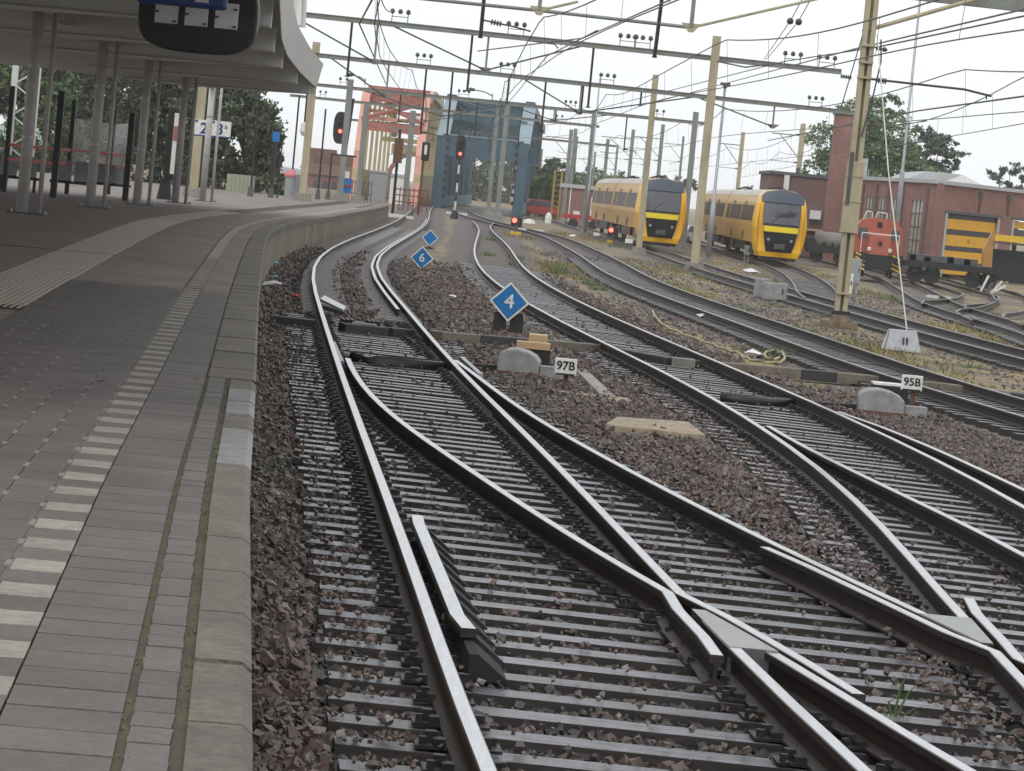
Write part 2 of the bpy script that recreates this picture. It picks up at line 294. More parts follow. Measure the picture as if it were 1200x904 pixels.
# ================================================================ GROUND
def ground_mat():
    m = bpy.data.materials.new('ground'); m.use_nodes = True; t = m.node_tree; N = t.nodes; L = t.links; p = N['Principled BSDF']; p.inputs['Roughness'].default_value = .85
    tc = N.new('ShaderNodeTexCoord')
    def noise(s, d=6, r=.65):
        n = N.new('ShaderNodeTexNoise'); n.inputs['Scale'].default_value = s; n.inputs['Detail'].default_value = d; n.inputs['Roughness'].default_value = r; L.new(tc.outputs['Object'], n.inputs['Vector']); return n.outputs['Fac']
    def ramp(src, *st):
        r = N.new('ShaderNodeValToRGB'); e = r.color_ramp.elements
        while len(e) < len(st): e.new(.5)
        for i, (q, c) in enumerate(st): e[i].position = q; e[i].color = (*c, 1)
        L.new(src, r.inputs[0]); return r.outputs[0]
    def mix(f, a, b):
        x = N.new('ShaderNodeMix'); x.data_type = 'RGBA'; L.new(f, x.inputs[0]); L.new(a, x.inputs[6]); L.new(b, x.inputs[7]); return x.outputs[2]
    vo = N.new('ShaderNodeTexVoronoi'); vo.inputs['Scale'].default_value = 17; L.new(tc.outputs['Object'], vo.inputs['Vector'])
    sep = N.new('ShaderNodeSeparateColor'); L.new(vo.outputs['Color'], sep.inputs[0])
    gravel = ramp(sep.outputs[0], (0, (.05, .045, .043)), (.45, (.10, .083, .076)), (.8, (.15, .115, .10)), (1, (.22, .20, .185)))
    earth = ramp(noise(9), (.3, (.10, .08, .062)), (.5, (.18, .145, .112)), (.72, (.25, .21, .17)))
    straw = ramp(noise(11), (.3, (.12, .095, .05)), (.5, (.29, .215, .095)), (.75, (.20, .18, .065)))
    patch = ramp(noise(.42, 5, .6), (.45, (0, 0, 0)), (.60, (1, 1, 1)))
    at_ = N.new('ShaderNodeAttribute'); at_.attribute_name = 'ballast'
    yard = mix(patch, mix(ramp(noise(2.2), (.42, (0, 0, 0)), (.6, (1, 1, 1))), gravel, earth), straw)
    L.new(mix(at_.outputs['Fac'], yard, gravel), p.inputs['Base Color'])
    bp = N.new('ShaderNodeBump'); bp.inputs['Strength'].default_value = .7; bp.inputs['Distance'].default_value = .04; L.new(vo.outputs['Distance'], bp.inputs['Height']); L.new(bp.outputs[0], p.inputs['Normal'])
    return m
MAT['ground'] = ground_mat()
def rail_pair(k):
    return {'A': ('LA', 'RA'), 'B': ('BL', 'BR')}[k]
# centre lines of the yard tracks
cy = np.exp(np.linspace(math.log(20), math.log(330), 400))
_c = .5*(rx('CL', cy)+rx('CR', cy)); _t = np.log(cy)
def gs(v, sig): return np.array([(np.exp(-((_t-q)/sig)**2)*v).sum()/np.exp(-((_t-q)/sig)**2).sum() for q in _t])
Cc = gs(_c, .07); _d = .5*(rx('DL', cy)+rx('DR', cy)); _d = np.where(cy > 165, np.interp(165, cy, _d)+(cy-165)*-.033, _d); Dc = gs(_d, .07)
E_pts = np.array([(9.6, 100), (10.2, 112), (11.2, 125), (12.2, 142), (12.95, 160), (13.3, 180), (13.0, 210), (12.5, 250), (12, 300)]); Ec = gs(np.interp(cy, E_pts[:, 1], E_pts[:, 0]), .04)
F_pts = np.array([(13.6, 60), (13.9, 75), (14.6, 92), (14.6, 105), (14.9, 116), (16.4, 135), (17.9, 155), (18.9, 180), (19.4, 230), (19.5, 300)]); Fc = gs(np.interp(cy, F_pts[:, 1], F_pts[:, 0]), .025)
H_pts = np.array([(14.2, 96), (14.6, 102), (15.1, 108), (16.8, 114), (19.5, 128), (22.3, 150), (23.8, 180), (25.5, 240)]); Hc = gs(np.interp(cy, H_pts[:, 1], H_pts[:, 0]), .02)
J_pts = np.array([(14.4, 110), (14.9, 116), (17.2, 124), (19.6, 138), (20.6, 165), (21.5, 200), (22.5, 260)]); Jc = gs(np.interp(cy, J_pts[:, 1], J_pts[:, 0]), .02)
def cx(c): return lambda y: np.interp(y, cy, c)
cA = lambda y: .5*(rx('LA', y)+rx('RA', y)); cB = lambda y: .5*(rx('BL', y)+rx('BR', y))
# ground sheet: rows along the platform track, out to the horizon
ys = np.concatenate([[-60, -20, -5], np.exp(np.linspace(math.log(1.5), math.log(400), 210)), [500, 700, 1000, 1600, 3000]])
ds = np.concatenate([[-1500, -900, -400, -150, -60, -30, -12, -4], np.linspace(-1.5, 9, 46), np.linspace(9.4, 30, 40), [36, 50, 80, 150, 400, 900, 1500]])
V = []; bal = []
for y in ys:
    x0 = float(xLA(min(max(y, 2.5), 420)))
    for d in ds:
        x = x0+d; V.append((x, y, float(zt(x, min(max(y, 2.5), 420)))-.25))
        w = 0.
        if d > -1.5 and y < 330:
            for f, lo in ((cA, 0), (cB, 17), (cx(Cc), 40)):
                if y > lo and abs(x-float(np.ravel(f(np.array([y])))[0])) < 1.75: w = 1.
            if y < 46 and d < 6.3: w = 1.
            for f, lo in ((cx(Dc), 60), (cx(Ec), 100), (cx(Fc), 60)):
                if y > lo and abs(x-float(np.ravel(f(np.array([y])))[0])) < 1.3: w = max(w, .8)
        bal.append(w)
nx = len(ds); Fq = [(j*nx+i, j*nx+i+1, (j+1)*nx+i+1, (j+1)*nx+i) for j in range(len(ys)-1) for i in range(nx-1)]
me = bpy.data.meshes.new('ground'); me.from_pydata(V, [], Fq); me.materials.append(M['ground'])
a = me.attributes.new('ballast', 'FLOAT', 'POINT'); a.data.foreach_set('value', bal); me.polygons.foreach_set('use_smooth', [True]*len(Fq)); me.update()
tag(link('ground', me), kind='structure')

# ================================================================ TRACKS
PROF = [(-.036, -.004), (-.030, 0), (.030, 0), (.036, -.004), (.036, -.038), (.010, -.052), (.010, -.125), (.062, -.142), (.062, -.155), (-.062, -.155), (-.062, -.142), (-.010, -.125), (-.010, -.052), (-.036, -.038)]
def rail_mesh(mb, pts, dz=0., prof=PROF):
    """pts: list of (x, y) or (x, y, z) from near to far"""
    P3 = [Vector((p[0], p[1], (p[2] if len(p) > 2 else float(zt(p[0], p[1])))+dz)) for p in pts]; secs = []
    for i, p in enumerate(P3):
        d = (P3[min(i+1, len(P3)-1)]-P3[max(i-1, 0)]); d.z = 0; d.normalize(); n = Vector((d.y, -d.x, 0))
        secs.append([p+n*u+Z*w for u, w in prof])
    n = len(prof); b = len(mb.v); mb.loft(secs, mi=1)
    # running surface = faces 0..2 of the profile ring
    st = len(mb.f)-(len(secs)-1)*n-2
    for i in range(len(secs)-1):
        mb.m[st+i*n+1] = 0
        if n == len(PROF): mb.m[st+i*n] = mb.m[st+i*n+2] = 2
        else: mb.m[st+i*n] = mb.m[st+i*n+2] = 0
def poly(f, y0, y1, n=None, off=0.):
    n = n or max(6, int(26*math.log(y1/y0))); y = np.exp(np.linspace(math.log(y0), math.log(y1), n)); x = np.ravel(f(y))
    if not off: return list(zip(x, y))
    dx = np.gradient(x, y); k = np.sqrt(1+dx*dx); return list(zip(x+off/k, y-off*dx/k))
def rail(parent, pts, name='rail', label=None, dz=0., top='rail_top'):
    mb = MB(); rail_mesh(mb, pts, dz); o = mb.build(name, [M[top], M['rail_side'], M['rail_dull']], parent)
    if label: o['label'] = label
    return o
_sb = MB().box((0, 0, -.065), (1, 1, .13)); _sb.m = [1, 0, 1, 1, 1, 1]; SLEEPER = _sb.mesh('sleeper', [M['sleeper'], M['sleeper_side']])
SLEEPER_C = MB().box((0, 0, -.065), (1, 1, .13), top=.93).mesh('sleeper_concrete', M['sleeper_conc'])
def smat(c, half, d, w, dz):
    """matrix of a sleeper: centre (x, y), half length, unit direction along it"""
    ex = Vector((d[0], d[1], 0)); z0 = float(zt(c[0]-d[0]*half, c[1]-d[1]*half)); z1 = float(zt(c[0]+d[0]*half, c[1]+d[1]*half))
    ex.z = (z1-z0)/(2*half); ex.normalize(); ey = Vector((-d[1], d[0], 0)); ez = ex.cross(ey)
    return Matrix(((ex.x*2*half, ey.x*w, ez.x, c[0]), (ex.y*2*half, ey.y*w, ez.y, c[1]), (ex.z*2*half, ey.z*w, ez.z, (z0+z1)/2+dz), (0, 0, 0, 1)))
SL_ALL = []     # footprints, for the ballast
def sleepers(parent, rows, y_split, w=.215, mesh=SLEEPER, mt='sleeper'):
    """rows: (xl, xr, y, slope) ; the ones nearer than y_split as pieces, the rest joined"""
    far = MB()
    for xl, xr, y, sl in rows:
        k = math.hypot(1, sl); d = (1/k, -sl/k); half = (xr-xl)*k/2; half += random.uniform(-.03, .03)
        c = ((xl+xr)/2, y+random.uniform(-.012, .012)); ang = random.uniform(-.006, .006); d = (d[0]-ang*d[1], d[1]+ang*d[0])
        mtx = smat(c, half, d, w*random.uniform(.93, 1.06), -.158+random.uniform(-.008, .003)); SL_ALL.append((c[0], c[1], half, w/2, d))
        if y < y_split:
            o = link('sleeper', mesh, parent); o.matrix_basis = mtx
        else:
            vs = [mtx @ Vector(v.co) for v in mesh.vertices]; k0 = len(far.m); far.add(vs, [tuple(p.vertices) for p in mesh.polygons]); far.m[k0:] = [p.material_index for p in mesh.polygons]
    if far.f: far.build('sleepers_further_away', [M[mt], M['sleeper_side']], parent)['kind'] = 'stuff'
def slope(f, y): return float((np.ravel(f(np.array([y+.5])))[0]-np.ravel(f(np.array([y-.5])))[0]))
# one fastening: base plate, two bolts and a clip
def fast_template():
    b = MB(); b.box((0, 0, .004), (.34, .17, .014)); b.box((-.105, .03, .03), (.045, .045, .05)); b.box((.105, -.03, .03), (.045, .045, .05)); b.box((-.075, -.03, .022), (.05, .07, .03)); b.box((.075, .03, .022), (.05, .07, .03))
    b.box((-.14, -.04, .025), (.03, .03, .035)); b.box((.14, .04, .025), (.03, .03, .035)); return b
FT = fast_template()
def fastenings(parent, spots):
    n = len(spots); tv = np.array(FT.v); tf = np.array(FT.f); S = np.array(spots)
    c, s_ = np.cos(S[:, 3]), np.sin(S[:, 3]); k = 1+.12*RNG.normal(size=n)
    X = S[:, 0, None]+k[:, None]*(tv[None, :, 0]*c[:, None]-tv[None, :, 1]*s_[:, None]); Y = S[:, 1, None]+k[:, None]*(tv[None, :, 0]*s_[:, None]+tv[None, :, 1]*c[:, None]); Zz = S[:, 2, None]+tv[None, :, 2]
    V = np.stack([X, Y, Zz], 2).reshape(-1, 3); F = (tf[None]+(np.arange(n)*len(tv))[:, None, None]).reshape(-1, 4)
    big_mesh('rail_fastenings', V, F, M['steel_dark'], parent)['kind'] = 'stuff'
def big_mesh(name, V, F, m, parent=None, shade=None):
    me = bpy.data.meshes.new(name); nv, nf, k = len(V), len(F), F.shape[1]
    me.vertices.add(nv); me.vertices.foreach_set('co', np.ascontiguousarray(V, np.float32).ravel())
    me.loops.add(nf*k); me.loops.foreach_set('vertex_index', np.ascontiguousarray(F, np.int32).ravel())
    me.polygons.add(nf); me.polygons.foreach_set('loop_start', np.arange(nf, dtype=np.int32)*k); me.polygons.foreach_set('loop_total', np.full(nf, k, np.int32))
    if shade is not None:
        a = me.attributes.new('shade', 'FLOAT', 'POINT'); a.data.foreach_set('value', np.ascontiguousarray(shade, np.float32))
    me.polygons.foreach_set('use_smooth', np.zeros(nf, bool)); me.materials.append(m); me.update(calc_edges=True); me.validate(); return link(name, me, parent)

# --- frogs: where two rails cross
def cross_y(k1, k2, lo, hi):
    y = np.linspace(lo, hi, 4000); return float(y[np.abs(rx(k1, y)-rx(k2, y)).argmin()])
YF1 = cross_y('RA', 'DI', 15, 23); YF2 = cross_y('DO', 'BL', 15, 21)
xF2 = float(rx('BL', YF2)[0])
BLn = lambda y: xF2+(np.asarray(y)-YF2)*.012; DOn = lambda y: xF2-(np.asarray(y)-YF2)*.215
# --- the platform track and its turnout
TA = thing('railway_track', 'wet turnout track with shiny curving rails right beside the platform', 'railway track')
rail(TA, poly(lambda y: rx('LA', y), 4, 400))
rail(TA, poly(lambda y: rx('RA', y), YF1+.55, 420))                                # far side of the frog
rail(TA, poly(lambda y: rx('RA', y), 4, YF1-.55))                                  # near side
rail(TA, poly(lambda y: rx('DI', y), YF1+.55, 37.8), 'switch_blade')
rail(TA, poly(lambda y: rx('DI', y), 5, YF1-.55))
rail(TA, poly(lambda y: rx('DO', y), YF2+.05, 40.4))
rail(TA, [(float(DOn(y)), y) for y in np.linspace(6, YF2-.45, 12)]+[(float(rx('BL', y)[0])+.115, y) for y in np.linspace(YF2+.35, YF2+1.5, 5)]+[(float(rx('BL', YF2+2.3)[0])+.16, YF2+2.3)], 'wing_rail')
# wing rails of the nearer frog
rail(TA, [(float(rx('RA', y)[0]), y) for y in (YF1+.62, YF1+.3)][::-1]+[], 'wing_rail') if False else None
w1 = [(float(rx('RA', YF1-1.75)[0])-.125, YF1-1.75, float(zt(rx('RA', YF1-1.75)[0], YF1-1.75))-.012)]+[(float(rx('RA', y)[0])-.115, y) for y in np.linspace(YF1-1.2, YF1-.2, 6)]+[(float(rx('DI', YF1+.56)[0]), YF1+.56)]
rail(TA, w1, 'wing_rail')
w2 = [(float(rx('DI', YF1-2.5)[0])+.14, YF1-2.5, float(zt(rx('DI', YF1-2.5)[0], YF1-2.5))-.02)]+[(float(rx('DI', y)[0])+.115, y) for y in np.linspace(YF1-1.7, YF1-.2, 6)]+[(float(rx('RA', YF1+.56)[0]), YF1+.56)]
rail(TA, w2, 'wing_rail')
def frog_fill(f1, f2, ys_, parent):
    secs = []
    for y in ys_:
        a, b = float(np.ravel(f1(np.array([y])))[0]), float(np.ravel(f2(np.array([y])))[0]); a, b = min(a, b)-.03, max(a, b)+.03; z = float(zt(a, y))
        secs.append([(a, y, z-.15), (b, y, z-.15), (b, y, z+.002), (a, y, z+.002)])
    mb = MB(); mb.loft(secs); mb.build('frog_point', M['rail_mid'], parent)
frog_fill(lambda y: rx('RA', y), lambda y: rx('DI', y), np.linspace(YF1-1.5, YF1-.12, 6), TA)
frog_fill(lambda y: rx('DO', y), lambda y: rx('BL', y), np.linspace(YF2+.05, YF2+1.1, 4), TA)
# check rail beside the left rail, on its dark brackets
ck = MB(); cyv = np.linspace(15.55, 20.6, 12); cxv = rx('LA', cyv)+.135; cxv[0] += .03; cxv[-1] += .012
PC = [(-.04, .0), (-.036, .025), (.036, .025), (.04, .0), (.04, -.02), (-.04, -.02)]
rail_mesh(ck, [(float(a_), float(b_), float(zt(a_, b_))) for a_, b_ in zip(cxv, cyv)], prof=PC); cr_ = ck.build('check_rail', [M['rail_top'], M['steel_dark']], TA)
ck = MB(); secs = []
for y in np.linspace(15.1, 20.5, 10):
    x = float(rx('LA', y)[0])+.135; z = float(zt(x, y)); secs.append([(x+.01, y, z-.16), (x+.20, y, z-.16), (x+.20, y, z-.145), (x+.055, y, z-.035), (x+.01, y, z-.035)])
ck.loft(secs); ck.build('check_rail_bracket', M['soot'], TA)
for y in np.linspace(15.6, 20.2, 9):
    x = float(rx('LA', y)[0])+.135; z = float(zt(x, y)); b = MB(); b.extrude([(x+.01, y, z-.14), (x+.215, y, z-.14), (x+.215, y, z-.13), (x+.07, y, z-.02), (x+.01, y, z-.02)], (0, .025, 0)); b.build('check_rail_rib', M['steel_dark'], TA)
# guard rail on the far, curved part (inside the right rail), and the pale closure bars by the switch tongues
rail(TA, poly(lambda y: rx('RA', y), 55, 190, off=-.13), 'guard_rail', dz=-.03)
for pts in ([gd(390, 402, -.03), gd(400, 425, -.03)], [gd(529, 437, -.12), gd(578, 487, -.12)], [gd(541, 420, -.02), gd(563, 440, -.02)]):
    b = MB(); b.bar(pts[0], pts[1], .06, .04); b.build('closure_bar', M['galv'], TA)
rowsA = []; y = 4.3
while y < 51.5:
    s_ = slope(lambda q: rx('LA', q), y)*.6+slope(lambda q: rx('RA', q), y)*.4
    xl = float(rx('LA', y)[0])-.52; xr = float(rx('RA', y)[0])+.52
    if y < 39: xr = max(xr, (float(rx('DO', y)[0]) if y > YF2 else float(DOn(y)))+.5)
    if y < 24: xr = min(xr, float(BLn(min(y, YF2)) if y < YF2 else rx('BL', y)[0])-.16) if y > 14 else xr
    if not (41.2 < y < 41.6): rowsA.append((xl, xr, y, s_))
    y += .535
sleepers(TA, rowsA, 60)
tb = MB()
for y in np.arange(53.5, 150, .6):
    for side in (0, 1):
        xc = float(rx('LA' if side == 0 else 'RA', y)[0])+(.17 if side == 0 else -.17); z = float(zt(xc, y))
        tb.box((xc, y, z-.20), (.84, .30, .09), top=.95)
tb.build('twin_block_sleepers', M['sleeper_conc'], TA)['kind'] = 'stuff'
# --- track B with its turnout
TB = thing('railway_track', 'through track with a turnout running past the sign 95B', 'railway track')
rail(TB, poly(lambda y: rx('BL', y), YF2+.05, 203))
bw = [(float(BLn(y)), y) for y in np.linspace(6, YF2-.25, 12)]+[(float(rx('DO', y)[0])-.115, y) for y in np.linspace(YF2+.35, YF2+3.0, 8)]+[(float(rx('DO', YF2+3.9)[0])-.15, YF2+3.9)]
rail(TB, bw, 'wing_rail')
rail(TB, poly(lambda y: rx('BR', y), 9, 206))
rail(TB, poly(lambda y: rx('M', y), 9, 34.9), 'switch_blade')
rail(TB, poly(lambda y: rx('BO', y), 9, 37.4)+[(float(rx('BR', 39.5)[0])+.075, 39.5)])
rowsB = []; y = 9.
while y < 100:
    s_ = slope(cB, y) if y > 28 else slope(lambda q: rx('M', q), y)*.5
    xl = float(rx('BL', y)[0] if y > YF2 else BLn(y))-.5; xr = float(rx('BR', y)[0])+.5
    if y < 38: xr = max(xr, float(rx('BO', y)[0])+.5)
    for q in rowsA:
        if abs(q[2]-y) < .4: xl = max(xl, q[1]+.03)
    if y < 14: xl = max(xl, float(DOn(y))+.62)
    if y > 24 or y > 9: rowsB.append((xl, xr, y, s_))
    y += .545
sleepers(TB, rowsB, 60)
# --- yard tracks
def yard_track(c, y0, y1, ysl0, ysl1, label, split=0, top='rail_dull'):
    T = thing('railway_track', label, 'railway track'); f = cx(c)
    for o_ in (-.753, .753): rail(T, poly(f, y0, y1, off=o_), top=top)
    rows = [(float(f(y))-1.25, float(f(y))+1.25, y, slope(f, y)) for y in np.arange(ysl0, ysl1, .6)]
    if rows: sleepers(T, rows, split)
    return T
TC = yard_track(Cc, 30, 320, 32, 130, 'dark-sided track running between the sign 95B and the tan mast', 62, 'rail_mid')
TD = yard_track(Dc, 50, 320, 62, 130, 'yard track leading to the yellow train with its cab behind the tan mast', 0, 'rail_mid')
TE = yard_track(Ec, 103, 310, 106, 140, 'yard siding curving up to the second yellow train by the workshop')
TF = yard_track(Fc, 60, 300, 66, 130, 'yard siding that leads to the orange shunting engine')
TH = yard_track(Hc, 97, 230, 0, 0, 'rusty siding bending sharply off toward the workshop doors')
TJ = yard_track(Jc, 112, 250, 0, 0, 'rusty siding curving to the flat wagon with the crane')
# --- fastenings
spots = []
def fast(rows, ks, ymax, parent):
    sp = []
    for xl, xr, y, s_ in rows:
        if y > ymax: continue
        for f in ks:
            x = float(np.ravel(f(np.array([y])))[0])
            if xl < x < xr: sp.append((x, y-(x-(xl+xr)/2)*s_, float(zt(x, y))-.155, -math.atan(s_)))
    fastenings(parent, sp)
fast(rowsA, [lambda y: rx('LA', y), lambda y: rx('RA', y), lambda y: np.where(y < 37, rx('DI', y), -99), lambda y: np.where(y > YF2, rx('DO', y), DOn(y))], 52, TA)
fast(rowsB, [lambda y: np.where(y > YF2, rx('BL', y), BLn(y)), lambda y: rx('BR', y), lambda y: np.where(y < 34, rx('M', y), -99), lambda y: np.where(y < 37, rx('BO', y), -99)], 70, TB)

# ================================================================ BALLAST (uncountable broken stone)
def stones(name, P, size, sh, parent=None):
    """P: (n, 3) centres"""
    n = len(P); base = np.array([(-1, -1, -1), (1, -1, -1), (1, 1, -1), (-1, 1, -1), (-1, -1, 1), (1, -1, 1), (1, 1, 1), (-1, 1, 1)], float)*.58
    J = base[None]+RNG.uniform(-.27, .27, (n, 8, 3)); sc = size[:, None, None]*RNG.uniform(.6, 1.25, (n, 1, 3)); J = J*sc
    q = RNG.normal(size=(n, 4)); q /= np.linalg.norm(q, axis=1)[:, None]; w, x, y, z = q.T
    Rm = np.stack([1-2*(y*y+z*z), 2*(x*y-z*w), 2*(x*z+y*w), 2*(x*y+z*w), 1-2*(x*x+z*z), 2*(y*z-x*w), 2*(x*z-y*w), 2*(y*z+x*w), 1-2*(x*x+y*y)], 1).reshape(n, 3, 3)
    V = np.einsum('nij,nkj->nki', Rm, J)+P[:, None]
    f = np.array([(3, 2, 1), (3, 1, 0), (4, 5, 6), (4, 6, 7), (0, 1, 5), (0, 5, 4), (1, 2, 6), (1, 6, 5), (2, 3, 7), (2, 7, 6), (3, 0, 4), (3, 4, 7)])
    F = (f[None]+(np.arange(n)*8)[:, None, None]).reshape(-1, 3)
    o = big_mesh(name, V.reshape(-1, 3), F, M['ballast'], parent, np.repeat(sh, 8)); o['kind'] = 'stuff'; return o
def scatter(y0, y1, dens, size):
    A = 0; out = []
    w0, w1 = 1.6, 1.0          # margin beyond the frame
    ymid = np.linspace(y0, y1, 30)
    for a_, b_ in zip(ymid[:-1], ymid[1:]):
        ym = (a_+b_)/2; xl = float(xLA(ym))-.93; xr = min(ym*.165+w1, float(xLA(ym))+9.)
        xr = min(xr, float(rx('BR', ym)[0])+2.4 if ym < 48 else float(rx('BR', ym)[0])+1.2)
        if xr <= xl: continue
        n = int((xr-xl)*(b_-a_)*dens); out.append(np.stack([RNG.uniform(xl, xr, n), RNG.uniform(a_, b_, n)], 1))
    XY = np.concatenate(out); n = len(XY); x, y = XY.T
    # keep off the rails, sink between sleepers, heap up elsewhere
    keep = np.ones(n, bool); insl = np.zeros(n, bool); ends = np.zeros(n, bool); zone = np.zeros(n, bool)
    for k, lo, hi in (('LA', 0, 400), ('RA', 0, 400), ('DI', 0, 38), ('DO', YF2, 40), ('BL', YF2, 200), ('BR', 0, 200), ('M', 0, 35), ('BO', 0, 37)):
        keep &= ~((np.abs(x-rx(k, y)) < .075) & (y > lo) & (y < hi))
    order = np.argsort(y); ysrt = y[order]
    for (cx_, cy_, half, hw, d) in SL_ALL:
        if cy_ < y0-1 or cy_ > y1+1: continue
        i0, i1 = np.searchsorted(ysrt, [cy_-.9, cy_+.9]); id_ = order[i0:i1]
        u = (x[id_]-cx_)*d[0]+(y[id_]-cy_)*d[1]; v = -(x[id_]-cx_)*d[1]+(y[id_]-cy_)*d[0]
        on = (np.abs(u) < half) & (np.abs(v) < hw+.012); insl[id_[on]] = True; ends[id_[on & (np.abs(u) > half-.3)]] = True
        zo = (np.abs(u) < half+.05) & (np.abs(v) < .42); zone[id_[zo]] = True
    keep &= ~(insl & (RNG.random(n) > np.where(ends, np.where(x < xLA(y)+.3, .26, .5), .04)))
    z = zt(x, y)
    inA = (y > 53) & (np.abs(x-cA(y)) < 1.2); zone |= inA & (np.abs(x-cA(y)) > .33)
    keep &= RNG.random(n) < np.clip((100-y)/30, 0, 1)
    lvl = np.where(zone, -.228+RNG.normal(0, .016, n), -.178+.03*np.sin(x*5.1+y*1.3)*np.sin(y*2.1)+RNG.normal(0, .02, n))
    lvl = np.where(insl, -.14, lvl)
    # a heap against the platform foot
    dl = x-(xLA(y)-.93); lvl += np.clip(.35-dl, 0, .35)*.12
    s = size*np.clip(np.exp(RNG.normal(0, .36, n)), .4, 1.75); s = np.where(insl, s*.7, s)
    sh = np.clip(RNG.beta(2.0, 2.4, n), 0, 1); sh = np.where(zone & ~insl, sh*.55, .18+sh*.82)  # zone stones darker: oil staining, plus shade between sleepers put into the colour
    P = np.stack([x, y, z+lvl], 1)[keep]; return P, s[keep], sh[keep]
def yard_stones():
    n = 34000; y = np.exp(RNG.uniform(math.log(45), math.log(150), n)); x = xLA(y)+RNG.uniform(4.5, 21, n); ok = (x < y*.17+1) & (x > rx('BR', y)+.9)
    for f in (cx(Cc), cx(Dc), cx(Ec), cx(Fc)): ok &= np.minimum(np.abs(x-f(y)-.753), np.abs(x-f(y)+.753)) > .1
    ok &= np.sin(x*1.1+y*.23)+np.sin(x*.6-y*.11+1)+RNG.normal(0, .7, n) > -.4
    x, y = x[ok], y[ok]; return np.stack([x, y, zt(x, y)-.245], 1), .032*np.exp(RNG.normal(0, .35, len(x))), np.clip(RNG.beta(2.2, 1.8, len(x)), 0, 1)
P_, s_, h_ = yard_stones(); o = stones('gravel', P_, s_, h_); tag(o, 'loose gravel scattered over the sandy yard ground', 'gravel', kind='stuff')
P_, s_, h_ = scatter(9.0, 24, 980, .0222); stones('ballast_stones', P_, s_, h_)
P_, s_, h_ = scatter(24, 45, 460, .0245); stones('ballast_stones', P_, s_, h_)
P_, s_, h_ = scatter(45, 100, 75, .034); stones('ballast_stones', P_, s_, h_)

for o in [o for o in COL.objects if o.name.startswith('ballast_stones')]:
    tag(o, 'broken grey and red-brown ballast stone lying between the sleepers', 'ballast', kind='stuff')
# ================================================================ PLATFORM (setting)
def zp(y): return .76-.16*float(np.clip((y-68)/45, 0, 1))-.10*float(np.clip((y-125)/60, 0, 1))
PT = link('platform', None); PT['kind'] = 'structure'
_lx = np.gradient(LAx, LAy)
def pf(y, off):
    """point at the given distance from the platform rail, measured square to the track, at track position y"""
    s = float(np.interp(y, LAy, _lx)); k = math.hypot(1, s); return Vector((float(xLA(y))-off/k, y+off*s/k, 0))
def ptan(y):
    s = float(np.interp(y, LAy, _lx)); return math.atan2(1, s)
LIP = .95
# arc-length stations
def stations(y0, y1, step):
    out = [y0]
    while out[-1] < y1:
        s = float(np.interp(out[-1], LAy, _lx)); out.append(out[-1]+step/math.hypot(1, s))
    return out
# deck bed
ysd = stations(2.6, 186, 1.2); offs = [LIP+.02, 1.28, 1.57, 1.75, 2.92, 3.68, 6, 10, 14, 20, 32]
mb = MB(); vs = []
for y in ysd:
    for of in offs:
        p = pf(y, of); vs.append((p.x, p.y, zp(y)-.030))
n = len(offs); mb.add(vs, [(j*n+i+1, j*n+i, (j+1)*n+i, (j+1)*n+i+1) for j in range(len(ysd)-1) for i in range(n-1)])
mb.build('platform_bed', M['joint'], PT)
def strip(name, y0, y1, o0, o1, dz, m, parent=PT, step=.9, th=.03):
    mb = MB(); secs = []
    for y in stations(y0, y1, step):
        a, b = pf(y, o0), pf(y, o1); z = zp(y)+dz; secs.append([(b.x, b.y, z-th), (a.x, a.y, z-th), (a.x, a.y, z), (b.x, b.y, z)])
    mb.loft(secs); return mb.build(name, m, parent)
# far paving, beyond where single tiles can be told apart
strip('paved_surface', 34.0, 185, 1.77, 2.905, -.002, M['deck']); strip('paved_surface', 27.1, 185, 3.69, 31, -.003, M['deck'])
strip('paved_surface', 34.0, 185, 1.275, 1.565, -.0015, M['deck']); strip('white_line', 46, 150, 1.585, 1.745, -.001, M['tile_white'])
strip('paved_surface', 46, 185, 1.567, 1.584, -.002, M['deck'])
# single tiles: one shared mesh each, placed along the track
TILE = MB().box((0, 0, -.0225), (1, 1, .045)).mesh('tile', M['tile'])
def tile_mesh(m, th=.045): return MB().box((0, 0, -th/2), (1, 1, th)).mesh('tile', m)
TW, TBn, TM = tile_mesh(M['tile_white']), tile_mesh(M['tile_brown']), TILE
def put(name, me, y, oc, w, l, z, parent=PT, rz=0, tilt=0.):
    p = pf(y, oc); o = link(name, me, parent, (p.x, p.y, zp(y)+z)); o.scale = (w, l, 1); o.rotation_euler = (random.uniform(-tilt, tilt), random.uniform(-tilt, tilt), ptan(y)-math.pi/2+rz); return o
cand = []      # (y, offset, width, length, kind)
for y in stations(2.8, 34, .305): cand.append((y, 1.42, .288, .291, 'a'))
for j, y in enumerate(stations(2.91, 34, .305)):
    if j % 2 == 0: pass
    else: cand.append((y, 1.6625, .184, .297, 'a'))
for y in stations(2.8, 34, .305):
    for c in range(7):
        off = 1.838+c*.168; yy = y+(.1525 if c % 2 else 0)
        cand.append((yy, off, .164, .298, 'a'))
def inview(y, off):
    p = pf(y, off); q = p-Vector((0, 0, EYE)); q.z = zp(y)-EYE; u = q.dot(Vector(FWD)); return u > 1 and 600+FPX*q.dot(Vector(RIGHT))/u > -120 and 452-FPX*q.dot(Vector(UP))/u < 1010
vis_ = [c for c in cand if inview(c[0], c[1])]; vis_.sort(key=lambda c: c[0]); cand = vis_+[c for c in cand if not inview(c[0], c[1])]
for c in cand[:300]: put('paving_tile', TILE, c[0], c[1], c[2], c[3], random.uniform(-.0008, .0008), tilt=.002)
mb = MB()
for y, off, w, l, _ in cand[300:]:
    p = pf(y, off); mb.box((p.x, p.y, zp(y)-.02+random.uniform(-.0008, .0004)), (w, l, .04), ptan(y)-math.pi/2)
